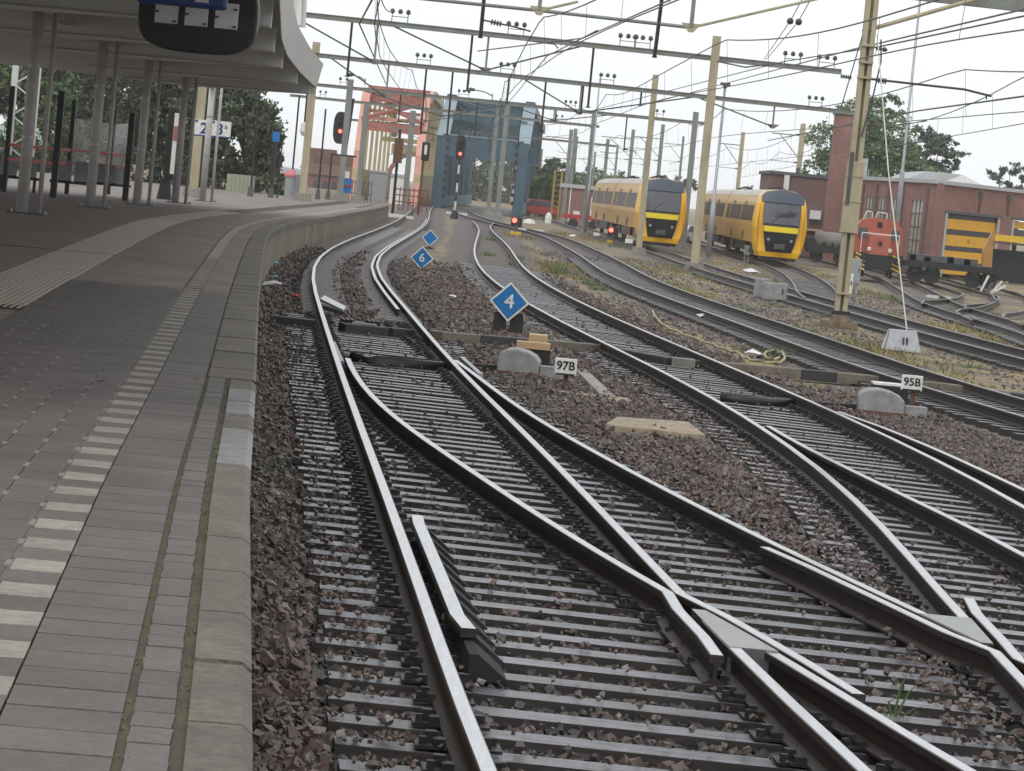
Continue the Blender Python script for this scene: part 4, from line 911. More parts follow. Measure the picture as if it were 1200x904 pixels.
for px0, y0_, px1, y1_, arm in ((569, -20, 563, 44, 1), (778, -20, 767, 67, 0)):
    b = MB(); b.tube([q0(at(px0, y0_, ya)), q0(at(px1, y1_, ya))], .05, 8); b.box(q0(at(px1, y1_, ya)), (.12, .12, .04)); b.build('hanger', M['steel_dark'], g0)
    if arm:
        b = MB(); b.tube([q0(at(567, 24, ya)), q0(at(600, 31, ya)), q0(at(622, 37, ya))], .022, 6); b.build('steady_arm', M['wire'], g0); insulator(g0, at(575, 25.5, ya), at(588, 28.5, ya), q0, .07, 4)
# left mast of this gantry (beyond the canopy, mostly hidden) and a pale hanging bracket
b = MB(); b.bar(q0((A_.x, A_.y, .7)), q0(A_), .3, .3); b.build('mast', M['mast_tan'], g0); b = MB(); b.box(q0((P1b.x, Y1+.05, (P1b.z+A_.z)/2)), (.14, .03, A_.z-P1b.z)); b.build('mast_web', M['mast_tan'], g0)
b = MB(); b.bar(q0(at(354, -60, ya)), q0(at(350, 32, ya)), .34, .22); b.bar(q0(at(354, -60, ya-.2)), q0(at(350, 30, ya-.2)), .12, .1); b.build('hanging_bracket', M['canopy_white'], g0)
# free-standing yard masts with a cantilever
def yard_mast(label, px, py, yt, w, m, arm_px=None, arm_y=None, brace=None, Y=None):
    p = gd(px, py, -.22) if Y is None else at(px, py, Y)
    if Y is not None: p.z = gz(p.x, p.y, -.22)
    T = thing('catenary_mast', label, 'mast', p); q = rel(T); top = at(px+(py-yt)*.0963, yt, p.y); mast(T, p, Vector((p.x, p.y, top.z)), w, m, True, q)
    if arm_px:
        e = at(*arm_px, p.y); c = Vector((p.x, p.y, e.z+.0)); b = MB(); b.tube([q(c), q(e)], .04, 6); b.build('arm', M['beam_grey'], T)
        b = MB(); s = Vector((p.x, p.y, e.z-1.7)); b.tube([q(s), q(c+(e-c)*.75)], .035, 6); b.build('brace', M['beam_grey'], T)
        r2 = Vector((p.x, p.y, e.z-1.9)); g = r2+(e-c)*.95; b = MB(); b.tube([q(r2), q(g)], .02, 6); b.build('steady_arm', M['wire'], T); insulator(T, r2+(g-r2)*.06, r2+(g-r2)*.2, q, .07, 4)
    return T
yard_mast('tan cantilever mast rising behind the right-hand train by the brick chimney', 926, 298, 145, .34, M['mast_tan'], (905, 156), Y=228)
yard_mast('tan cantilever mast standing between the trains and the brick annex', 858, 285, 155, .3, M['mast_tan'], (842, 168), Y=262)
yard_mast('grey mast with an arm right of the first train cab', 764, 280, 146, .32, M['mast_grey'], (742, 160), Y=285)
yard_mast('grey mast behind the first train, its top among the wires', 731, 268, 152, .32, M['mast_grey'], (705, 160), Y=300)
yard_mast('slim grey mast behind the roof of the first train', 703, 262, 163, .34, M['mast_grey'], None, Y=330)
yard_mast('grey mast standing by the end of the brick shed', 659, 263, 152, .36, M['mast_grey'], (640, 160), Y=300)
yard_mast('thin grey mast just right of the blue bridge', 667, 256, 160, .3, M['mast_grey'], None, Y=345)
yard_mast('dark mast in front of the red arch bridge', 474, 240, 130, .4, M['mast_grey'], (455, 150), Y=235)
yard_mast('grey mast standing in the mouth of the blue bridge', 583, 249, 120, .42, M['mast_grey'], None, Y=285)
yard_mast('dark mast beside the one in the bridge mouth', 572, 248, 122, .36, M['mast_grey'], None, Y=290)
for px, py, yt, Y, lab in ((607, 252, 150, 380, 'thin far mast inside the right side of the blue bridge'), (628, 250, 175, 400, 'thin far mast at the right flank of the blue bridge'), (715, 262, 170, 380, 'thin far mast over the middle of the first train'), (748, 268, 165, 400, 'thin far mast beside the tan mast at the first train'), (790, 272, 160, 360, 'thin far mast right of the first train cab'), (690, 258, 178, 420, 'thin far mast above the brick shed roof'), (1020, 280, 175, 330, 'thin far mast behind the workshop windows')):
    yard_mast(lab, px, py, yt, .26, M['mast_grey'], (px-12, yt+8), Y=Y)
# thin lamp posts in the yard
def lamp(label, px, py, yt, Y, r, head=True):
    p = at(px, py, Y); p.z = gz(p.x, p.y, -.22); T = thing('yard_lamp', label, 'lamp post', p); h = (py-yt)*Y/FPX*1.0
    b = MB(); b.tube([(0, 0, 0), (0, 0, h*.33), (0, 0, h*.34), (0, 0, h)], [r, r, r*.6, r*.45], 10); b.build('pole', M['galv'], T, smooth=True)
    if head: b = MB(); b.box((0, 0, h+.06), (.5, .35, .16)); b.box((.0, 0, h-.05), (.2, .2, .15)); b.build('lamp_head', M['grey_dark'], T)
    b = MB(); b.box((0, 0, .12), (.5, .5, .34)); b.build('foot', M['concrete'], T)
lamp('slim grey lamp post between the two trains with a small square head', 830, 300, 92, 165, .14)
lamp('very tall thin floodlight mast rising past the workshop windows', 1045, 322, -60, 172, .13, False)
lamp('slim pale lamp post in front of the brick shed', 685, 278, 92, 214, .10, False)

# ---- contact and carrier wires above the main tracks
sup = [40, 83, 136, 161, 214, 265, 321, 380]
def wires(label, f, y0, y1, zc=5.5, zig=.2):
    T = thing('overhead_wire', label, 'overhead wire', (0, y0, 5)); q = rel(T); cpts = []; mpts = []; b = MB()
    for y in np.arange(y0, y1, 2.5):
        i = max(0, min(len(sup)-2, int(np.searchsorted(sup, y))-1)); u = (y-sup[i])/(sup[i+1]-sup[i]); u = min(1, max(0, u)); s = zig*(1 if i % 2 else -1)*(1-2*u)
        x = float(np.ravel(f(np.array([y])))[0]); z = float(zt(x, y))+zc; cpts.append((x+s, y, z)); zm = z+1.2-.5*4*u*(1-u); mpts.append((x+s*.3, y, zm))
        if int(y/2.5) % 3 == 0: b.bar(q((x+s, y, z)), q((x+s*.3, y, zm)), .009)
    w = MB(); w.tube([q(p) for p in cpts], .013, 5); w.build('contact_wire', M['wire'], T)
    w = MB(); w.tube([q(p) for p in mpts], .016, 5); w.build('carrier_wire', M['wire'], T); b.build('dropper_wires', M['wire'], T)['kind'] = 'stuff'
wires('overhead wires following the platform track toward the bridges', cA, 30, 380); wires('overhead wires above the through track past the sign 95B', cB, 30, 330); wires('overhead wires above the track beside the tan mast', cx(Cc), 30, 330)
wires('overhead wires above the yard track of the left-hand train', cx(Dc), 40, 320); wires('overhead wires above the siding of the right-hand train', lambda y: 12.9+(y-160)*-.004, 110, 300, zig=.1); wires('overhead wires above the siding right of the stout tan mast', lambda y: 11.5+(y-60)*.03, 60, 300)
def cable(label, pts, r=.02, name='feeder_wire', m='wire', sag=0.):
    c0 = Vector(pts[0]); T = link(name, None, None, c0); P = []
    for a_, b_ in zip(pts[:-1], pts[1:]):
        for k in range(9):
            u = k/8; P.append(Vector(a_).lerp(Vector(b_), u)-Z*sag*4*u*(1-u)-c0)
    w = MB(); w.tube(P, r, 6); bpy.data.objects.remove(T); o = w.build(name, M[m], None, loc=c0); tag(o, label, 'wire'); return o
cable('feeder wire climbing to the upper edge above the tan mast in front of the trains', [at(1200, 19, 70), at(1030, 55, 88), at(920, 72, 130), at(700, 128, 215)], .022)
cable('long feeder wire crossing from the chimney to the tall tan mast', [at(1200, 11, 66), at(1000, 58, 92), at(880, 90, 150), at(760, 122, 215)], .022)
cable('wire stretching from the stout mast toward the upper picture edge', [at(700, 36, 70), at(641, 66, 120), at(603, 112, 190), at(560, 160, 300)], .02)
cable('wire rising steeply over the through track', [at(790, -2, 66), at(683, 45, 100), at(560, 60, 110)], .02)
cable('hanging chain-like wire loop left of the red bridge top', [at(436, 0, 88), at(421, 28, 120), at(452, 98, 215)], .03)
cable('insulated jumper wire sagging from the rack on the long gantry beam', [at(447, 0, 120), at(459, 14, 130)], .02, sag=.15)
cable('low wire running off to the picture edge right of the stout mast', [at(1200, 113, 64), at(1076, 130, 84), at(900, 165, 150)], .02)
W2 = thing('wire_weights', 'pair of dark ball insulators hanging on diagonal wires in the sky', 'insulator', at(926, 25, 95)); qw = rel(W2)
for px in (926, 936):
    b = MB(); c = qw(at(px, 25+(px-926)*.1, 95)); b.lathe((c.x, c.y, c.z-.1), [(.02, 0), (.09, .04), (.1, .1), (.09, .16), (.02, .2)], 10); b.build('ball_insulator', M['insul'], W2, smooth=True)
    b = MB(); b.tube([qw(at(px, 25, 95)), qw(at(px+16, -4, 92))], .014, 5); b.tube([qw(at(px, 25, 95)), qw(at(895+(px-926)*.3, 70, 130))], .014, 5); b.build('wire', M['wire'], W2)

# ================================================================ SIGNALS AND SIGNS
def signal(label, base, head_px, w, h, lamp_dy, Y, banded=True, mast_r=.07, twin=False):
    T = thing('railway_signal', label, 'signal', base); q = rel(T); c = at(*head_px, Y); c.x = base.x if banded else c.x
    b = MB(); n = 20; P = [(w/2*math.copysign(abs(math.cos(t))**.7, math.cos(t)), h/2*math.copysign(abs(math.sin(t))**.7, math.sin(t))) for t in [2*math.pi*k/n for k in range(n)]]
    b.extrude([q((c.x+u, Y-.02, c.z+v)) for u, v in P], (0, .1, 0)); b.build('backboard', M['black'], T)
    b = MB(); b.box(q((c.x, Y+.2, c.z)), (w*.6, .25, h*.75)); b.build('lamp_case', M['black'], T)
    for k, dz in enumerate((lamp_dy, lamp_dy+.36, lamp_dy+.72)):
        b = MB(); b.tube([q((c.x, Y-.04, c.z+dz)), q((c.x, Y-.055, c.z+dz))], .105, 14); b.build('lens', M['red_light'] if k == 0 else M['black'], T)
        b = MB(); n_ = 9; s0 = [q((c.x+.13*math.cos(t), Y-.02, c.z+dz+.13*math.sin(t))) for t in np.linspace(0, math.pi, n_)]; s1 = [p+Vector((0, -.22, 0)) for p in s0]; b.add(s0+s1, [(i, i+1, n_+i+1, n_+i) for i in range(n_-1)]); b.build('hood', M['black'], T)
    top = c.z-h/2
    if banded:
        zz = base.z+.6; k = 0; b = MB(); b.lathe(q((base.x, Y, base.z)), [(.28, 0), (.2, .5), (.1, .62)], 10); b.build('foot', M['black'], T)
        while zz < top+.1:
            e = min(zz+.62, top+.1); b = MB(); b.tube([q((base.x, Y+.05, zz)), q((base.x, Y+.05, e))], mast_r, 10); b.build('mast_band', M['white_paint'] if k % 2 == 0 else M['black'], T); zz = e; k += 1
        b = MB(); b.box(q((base.x, Y-.05, base.z+1.75)), (.3, .03, .22)); b.build('number_plate', M['rust'], T)
    return T
p = gd(532, 257, -.22); signal('tall signal mast with a bright red lamp and black-white banding before the blue bridge', p, (537, 173), .66, 1.7, -.42, p.y)
p = plane(396, 234, .52); T = signal('red signal on a pole at the platform end', Vector((p.x, p.y, .52)), (399, 150), .85, 1.9, -.2, p.y, False)
q = rel(T); b = MB(); b.bar(q((p.x, p.y+.3, .52)), q((p.x+.35, p.y+.3, 6.5)), .16); b.build('mast', M['steel_dark'], T)
b = MB(); b.box(q(at(406, 205, p.y)), (.34, .05, .4)); b.build('number_plate', M['white_paint'], T); b = MB(); b.box(q(at(402, 197, p.y-.2)), (.12, .05, .5)); b.build('white_plate', M['white_paint'], T); b = MB(); b.box(q(at(407, 218, p.y)), (.5, .12, .8)); b.build('blue_red_box', M['blue'], T); b = MB(); b.box(q(at(407, 218, p.y-.1)), (.56, .06, .12)); b.build('red_edge', M['red_paint'], T)
def dwarf(label, px, py):
    p = gd(px, py, -.22); T = thing('dwarf_signal', label, 'signal', p); b = MB(); b.box((0, 0, .25), (.22, .22, .5)); b.build('post', M['grey_dark'], T)
    b = MB(); b.box((0, .1, .72), (.62, .3, .55)); b.build('case', M['black'], T, bevel=.06)
    b = MB(); b.tube([(-.12, -.06, .78), (-.12, -.09, .78)], .13, 14); b.build('lens', M['red_light'], T); b = MB(); b.box((0, 0, .08), (.6, .5, .16)); b.build('yellow_base', M['chev_yellow'], T)
dwarf('low dwarf signal glowing red beside the junction', 604, 275); dwarf('low dwarf signal glowing red under the left-hand train', 717, 285)
def diamond(label, cpx, cpy, size_px, base_py, num=None, stand=None):
    p = gd(cpx-3 if num == '4' else cpx, base_py, -.22); Y = p.y; c = at(cpx, cpy, Y); T = thing('speed_sign', label, 'sign', (c.x, Y, p.z)); k = size_px*Y/FPX; zc = c.z-p.z
    def dia(s, y0, y1, m, name): b = MB(); b.extrude([(s, y0, zc), (0, y0, zc+s), (-s, y0, zc), (0, y0, zc-s)], (0, y1-y0, 0)); return b.build(name, m, T)
    dia(k, 0, .03, M['white_paint'], 'white_border'); dia(k*.84, -.006, 0, M['blue'] if num != '4' else M['blue'], 'blue_face')
    dia(k*.865, -.003, 0, M['black_text'], 'dark_line')
    if num: text(num, k*1.0, T, M['white_paint'], (0, -.012, zc), (math.pi/2, 0, 0), bold=k*.012)
    if stand == 'block':
        for dx in (-.13, .15): b = MB(); b.box((dx, .16, (zc-k*.55)/2), (.24, .16, zc-k*.55), top=.86); b.build('timber_stand', M['steel_dark'], T)
        b = MB(); b.box((0, .16, .03), (.7, .34, .1)); b.build('foot', M['rust'], T)
    else:
        b = MB(); b.box((0, .05, (zc-k)/2+.08), (.07, .05, max(.1, zc-k+.16))); b.box((0, .05, .03), (.3, .2, .06)); b.build('stand', M['steel_dark'], T)
diamond('blue diamond sign with a white 4, the largest, on a dark timber stand', 597, 354, 23.5, 395, '4', 'block')
diamond('blue diamond sign with a white 6 standing low beside the track', 494.5, 302.5, 13.8, 319, '6')
diamond('small plain blue diamond sign without a number behind the 6', 504, 279, 9.8, 292, None)
def plate(label, px, py, w_px, h_px, base_py, txt):
    p = gd(px-1, base_py, -.2); Y = p.y; c = at(px, py, Y); k = Y/FPX; T = thing('point_number_plate', label, 'sign', p, group='number plates by the points'); q = rel(T); c = q(c); rl = -ROLL*0
    b = MB(); b.box((c.x, -.02, c.z), (w_px*k, .02, h_px*k)); b.build('plate', M['white_paint'], T, bevel=.03 if w_px > 20 else .01)
    b = MB(); b.box((c.x, -.034, c.z-h_px*k*.44), (w_px*k*.86, .012, h_px*k*.1)); b.build('lower_clip', M['black'], T)
    if txt: text(txt, h_px*k*.70, T, M['black_text'], (c.x, -.034, c.z+.01), (math.pi/2, 0, 0), bold=.003); b = MB(); b.box((0, .03, c.z/2), (.06, .05, c.z)); b.build('post', M['rust'], T)
plate('white plate reading 97B beside the point machine with timber blocks', 663, 430, 26, 20, 456, '97B'); plate('white plate reading 95B by the grey point machine in the gravel', 1068.5, 449, 25, 18.5, 490, '95B')
plate('small white number plate at the foot of the mast before the left-hand train', 737, 283, 9, 5.5, 300, '')
plate('tiny white plate among the rails left of the first train', 699, 275, 7, 4, 284, '')
def point_machine(label, px, py, rz, L_=.62, timber=False):
    p = gd(px, py, -.2); T = thing('point_machine', label, 'point machine', p, rz)
    prof = [(-.5, 0), (.5, 0), (.5, .17), (.4, .235), (.2, .285), (-.05, .31), (-.28, .30), (-.44, .25), (-.5, .19)]; b = MB(); b.extrude([(x*L_, -.26, z+.06) for x, z in prof], (0, .56, 0)); b.build('cover', M['grey_plastic'], T, bevel=.02)
    b = MB(); b.box((0, 0, .02), (L_*1.05, .6, .12)); b.build('base', M['rust'], T); b = MB(); b.box((L_*.5+.16, -.05, .1), (.3, .25, .16)); b.build('terminal_box', M['grey_plastic'], T)
    for xx in (-.2, .22): b = MB(); b.box((xx*L_*1.4, -.235, .05), (.05, .03, .05)); b.build('catch', M['black'], T)
    b = MB(); b.bar((-L_*.5, 0, .08), (-L_*.5-.55, 0, .06), .1, .1); b.build('drive_rod', M['steel_dark'], T)
point_machine('grey humped point machine cover left of the 97B plate', 607, 442, -.05, .54); point_machine('grey humped point machine cover left of the 95B plate', 1030, 488, -.05, .62)
# pale timber blocks behind the first machine, dark box behind the second
p = gd(625, 433, -.2); T = thing('timber_blocks', 'two pale sawn timber blocks on a dark box by the 97B plate', 'timber', p)
b = MB(); b.box((0, 0, .14), (.42, .4, .28)); b.build('dark_box', M['steel_dark'], T); b = MB(); b.box((-.03, -.08, .33), (.46, .3, .09)); b.build('block', M['wood_pale'], T); b = MB(); b.box((.03, .5, .3), (.26, .5, .32)); b.build('block', M['wood_pale'], T)
p = gd(1040, 478, -.2); T = thing('relay_box', 'black box with a white lid behind the grey point machine', 'box', p); b = MB(); b.box((0, 0, .16), (.5, .4, .32)); b.build('case', M['black'], T); b = MB(); b.box((0, 0, .335), (.5, .4, .03)); b.build('lid', M['white_paint'], T)
# drive tubes across the track
for pts, lab in (([(414, 419), (440, 424), (520, 431)], 'dark point rod tube lying across the platform track'), ([(845, 467), (880, 471), (928, 474)], 'dark point rod tube lying across the through track')):
    P = [gd(*a_, -.13) for a_ in pts]; b = MB(); b.tube([p-P[0] for p in P], .075, 10); o = b.build('point_rod', M['steel_dark'], None, smooth=True, loc=P[0]); tag(o, lab, 'rod')

# ================================================================ CABLE TROUGH, SLABS, LITTER ON THE TRACK BED
CT = thing('cable_trough', 'low cable trough of dark and pale concrete lengths crossing under all the rails', 'cable trough', gd(310, 384))
qc = rel(CT)
line = [(311, 382), (425, 395), (560, 405), (700, 416), (790, 433), (880, 440), (1010, 451), (1120, 463), (1200, 474), (1290, 486)]
P = [gd(*a_, -.22) for a_ in line]; S = [0]
for a_, b_ in zip(P[:-1], P[1:]): S.append(S[-1]+(b_-a_).length)
def along(s):
    i = max(0, min(len(P)-2, int(np.searchsorted(S, s))-1)); return P[i].lerp(P[i+1], (s-S[i])/(S[i+1]-S[i]))
s = .05; k = 0
rails_y = [lambda y: rx('LA', y), lambda y: rx('RA', y), lambda y: rx('BL', y), lambda y: rx('BR', y), lambda y: cx(Cc)(y)-.753, lambda y: cx(Cc)(y)+.753]
while s < S[-1]-.3:
    L_ = random.uniform(.7, 1.0); a_, b_ = along(s), along(min(S[-1], s+L_-.02)); hit = None
    for f in rails_y:
        xa, xb = float(np.ravel(f(np.array([a_.y])))[0])-a_.x, float(np.ravel(f(np.array([b_.y])))[0])-b_.x
        if xa > -.09 and xb < .09 and (xa >= 0 or xb <= 0 or abs(xa) < .09 or abs(xb) < .09): hit = (f, xa)
    if hit and hit[1] > .28: b_ = along(s+hit[1]-.1); step = hit[1]+.1
    elif hit: s += .2; continue
    else: step = L_
    c = (a_+b_)/2; da = c.x-float(rx('LA', c.y)[0]); inA = -.95 < da < 1.6; inB = -.3 < c.x-float(rx('BL', c.y)[0]) < 1.8
    pale = (.42 < da < .78) or (.35 < c.x-float(rx('BL', c.y)[0]) < .8)
    m = 'trough_dark' if (inA or inB) else ('trough_tan' if k % 4 else 'trough_dark')
    h = .17; bb = MB(); bb.bar(qc(a_+Z*(h/2+.0)), qc(b_+Z*(h/2+.0)), .30, h); bb.build('trough_length', M[m], CT, bevel=.012)
    k += 1; s += step
for px, py in ((425, 394), (800, 434.5), (1170, 471)):
    p = gd(px, py, -.22); bb = MB(); bb.box(qc(p+Vector((0, .12, .115))), (.36, .32, .14)); bb.build('pale_cover', M['concrete'], CT, bevel=.01)
def slab(label, pxs, h, m, name='concrete_slab'):
    P = [gd(*a_, -.19) for a_ in pxs]; c = sum(P, Vector())/4; b = MB(); b.extrude([p-c for p in P], (0, 0, h)); o = b.build(name, m, None, loc=c, bevel=.012); tag(o, label, 'slab')
slab('sandy rectangular concrete slab lying in the gravel between the turnouts', [(708, 508), (826, 521), (806, 505), (722, 499)], .10, M['slab_tan'])
slab('long thin pale kerb stone edge below the 97B plate', [(648, 462), (716, 474), (740, 474), (736, 471)], .05, M['slab_tan'])
slab('narrow grey plank running up from the pale kerb edge beside 97B', [(702, 468), (722, 472), (688, 440), (673, 438)], .07, M['stone_grey'], 'plank')
def crumple(label, px, py, m, s, dz=-.15):
    p = gd(px, py, dz); b = MB(); r = random.Random(px); n = 9; pts = [(math.cos(2*math.pi*k/n)*s*r.uniform(.6, 1.1), math.sin(2*math.pi*k/n)*s*.6*r.uniform(.6, 1.1), r.uniform(0, s*.35)) for k in range(n)]
    b.add(pts+[(0, 0, s*.55), (0, 0, -.01)], [(k, (k+1) % n, n) for k in range(n)]+[((k+1) % n, k, n+1) for k in range(n)]); tag(b.build('litter', m, None, loc=p), label, 'litter')
for a_ in (('crumpled pale blue wrapper by the platform foot', 322, 311, 'litter_blue', .2), ('crumpled blue and white bag lying by the platform wall', 321, 336, 'litter_white', .22), ('small blue scrap by the platform wall', 322, 326, 'litter_blue', .12), ('red and white packet on the sleepers near the platform', 346, 348, 'red_paint', .12), ('white plastic cup beside the nearest sleeper ends', 386, 528, 'litter_white', .045), ('tiny white scrap lower down by the sleeper ends', 363, 541, 'litter_white', .03), ('white paper on the yard gravel left of the hose', 823, 372, 'litter_white', .16), ('pale flat scrap beside the yellow hose end', 881, 416, 'litter_white', .2), ('white lump of litter by the grey cabinets', 886, 337, 'litter_white', .28), ('orange scrap beside the sandy slab', 765, 519, 'wood_pale', .05), ('white bent sheet on the gravel before the right-hand train', 880, 320, 'litter_white', .4), ('pale scrap between the through track rails far off', 672, 278, 'litter_white', .3), ('white scrap by the small gravel path', 530, 348, 'litter_white', .09), ('brown clump lying among the sleeper ends', 361, 487, 'moss', .05)): crumple(a_[0], a_[1], a_[2], M[a_[3]], a_[4])
# white cover sheet lying by the left rail
P = [gd(375, 353, -.04), gd(402, 366, -.1), gd(405, 362, -.1), gd(380, 349, -.04)]; c = P[0].copy(); b = MB(); b.extrude([p-c for p in P], (0, 0, .04)); tag(b.build('white_sheet', M['litter_white'], None, loc=c), 'white strip of sheeting lying beside the left rail', 'sheet')
# small timber wedges by the trough
for px, py, lab in ((410, 377, 'small dark timber wedges in the left half of the track by the trough'), (440, 379, 'small dark timber wedges in the right half of the track by the trough')):
    p = gd(px, py, -.13); T = thing('timber_wedges', lab, 'timber', p)
    for k in range(3): b = MB(); b.bar((k*.07-.07, -.25, .0), (k*.07-.16, .5, .0), .045, .07); b.build('wedge', M['steel_dark'], T)
# yellow hose
hp = [(764, 365), (768, 374), (780, 385), (800, 394), (830, 405), (852, 413), (866, 417), (872, 422), (890, 427), (912, 428), (919, 423), (916, 416), (902, 414), (895, 419), (904, 424), (914, 422)]
P = [gd(*a_, -.20) for a_ in hp]; Q = []
for i in range(len(P)-1):
    p0, p1, p2, p3 = P[max(0, i-1)], P[i], P[i+1], P[min(len(P)-1, i+2)]
    for u in (0, .25, .5, .75): Q.append(.5*((2*p1)+(p2-p0)*u+(2*p0-5*p1+4*p2-p3)*u*u+(3*p1-p0-3*p2+p3)*u**3))
Q.append(P[-1]); b = MB(); b.tube([p-P[0]+Z*(.03+.012*(i % 3)) for i, p in enumerate(Q)], .024, 8); tag(b.build('hose', M['hose'], None, smooth=True, loc=P[0]), 'yellowish hose snaking over the gravel and coiled at its end', 'hose')
# anchor block with its pale rope
p = gd(1055, 411, -.22); T = thing('anchor_block', 'grey A-shaped concrete anchor block with a pale rope rising from it', 'anchor', p)
b = MB(); b.extrude([(-.42, -.35, 0), (.36, -.35, 0), (.27, .0, .42), (-.26, .0, .42)], (0, .02, 0)); b.build('front_plate', M['weight_conc'], T) if False else None
b = MB(); b.add([(-.38, -.32, 0), (.42, -.32, 0), (.42, .32, 0), (-.38, .32, 0), (-.28, -.04, .46), (.32, -.04, .46), (.32, .06, .46), (-.28, .06, .46)], [(3, 2, 1, 0), (4, 5, 6, 7), (0, 1, 5, 4), (1, 2, 6, 5), (2, 3, 7, 6), (3, 0, 4, 7)]); b.build('block', M['weight_conc'], T, bevel=.02)
b = MB(); b.add([(-.385, -.31, .01), (-.385, .31, .01), (-.285, .06, .45), (-.285, -.04, .45)], [(0, 1, 2, 3)]); b.add([(-.40, -.31, .01), (-.40, .31, .01), (-.30, .06, .45), (-.30, -.04, .45)], [(3, 2, 1, 0)]); b.build('pale_end', M['white_paint'], T)
for dx in (.02, .1): b = MB(); b.box((dx, -.21, .2), (.03, .06, .2)); b.build('slot', M['black'], T)
q = rel(T); e = at(1028, 40, p.y+4); b = MB(); b.tube([(.1, 0, .45), q(at(1041, 200, p.y+2)), q(e)], .016, 6); b.build('rope', M['cable_white'], T)
# cabinets and small yard furniture
def cabinet(label, px, py, sz, m, name='cabinet', legs=False):
    p = gd(px, py, -.22); T = thing(name, label, 'cabinet', p); z0 = .4 if legs else 0
    b = MB(); b.box((0, 0, z0+sz[2]/2), sz); b.build('case', M[m], T, bevel=.02); b = MB(); b.box((0, -sz[1]/2-.008, z0+sz[2]/2), (sz[0]*.9, .012, sz[2]*.88)); b.build('door', M[m], T)
    b = MB(); b.box((sz[0]*.3, -sz[1]/2-.025, z0+sz[2]*.55), (.04, .03, .16)); b.build('handle', M['black'], T)
    if legs:
        for dx in (-.3, .3): b = MB(); b.box((dx*sz[0], 0, .2), (.08, .08, .4)); b.build('leg', M[m], T)
    return T
cabinet('grey cabinet pair member with a wider body beside the tan mast footing', 907, 352, (.75, .6, .55), 'grey_plastic'); cabinet('small grey cabinet standing left of its wider neighbour', 891, 349, (.45, .5, .62), 'grey_plastic')
cabinet('upright blue-grey steel cabinet behind the stout tan mast', 1000, 345, (.36, .35, .98), 'galv', legs=True); cabinet('white-sided steel cabinet right behind the stout tan mast', 993, 345, (.3, .3, .8), 'white_paint')
cabinet('slim grey post box in front of the right-hand train', 874, 308, (.3, .3, .55), 'grey_plastic', legs=True)
for px, py, w, lab in ((1148, 290+52, .7, 'pale boards heaped by the dark wagon'), (1100, 351, 1.0, 'pale flat plank lying among the weeds'), (1085, 345-19, 1.0, 'white plank lying between the sidings'), (1065, 334, 1.1, 'white plank lying before the orange engine')):
    p = gd(px, py, -.2); b = MB(); b.box((0, 0, .08), (w, .3, .12), .1); tag(b.build('board', M['white_paint'], None, loc=p), lab, 'board')
p = gd(1195-35, 346, -.22); T = thing('broken_stand', 'broken white and grey trestle lying near the dark wagon', 'stand', p)
for a_, c_ in (((-.5, 0, 0), (-.15, 0, .9)), ((.0, .1, 0), (.5, 0, .7)), ((.2, 0, .2), (.7, .1, .5)), ((-.2, 0, 0), (.1, .1, .6))): b = MB(); b.bar(a_, c_, .12, .09); b.build('bar', M['white_paint'] if a_[0] != -.2 else M['grey_dark'], T)
# white marker stones by the junction
for px, py, lab in ((642, 262, 'white round-topped marker post by the junction'), (620, 262, 'low white lump by the junction rails')):
    p = gd(px, py, -.22); b = MB(); b.lathe((0, 0, 0), [(.28, 0), (.28, .5), (.2, .8), (.05, .95)] if px > 630 else [(.5, 0), (.4, .25), (.1, .35)], 10); tag(b.build('marker', M['white_paint'], None, loc=p), lab, 'marker')
for px, py, lab in ((622, 272, 'white plank lying by the red dwarf signal'), (458, 254, 'white plank at the platform end by the rails'), (468, 262-6, 'pale plank at the platform end'), (535, 252, 'white and tan plank heap left of the signal mast')):
    p = gd(px, py, -.2); b = MB(); b.box((0, 0, .1), (1.6, .4, .16), .15); tag(b.build('board', M['white_paint'], None, loc=p), lab, 'board')

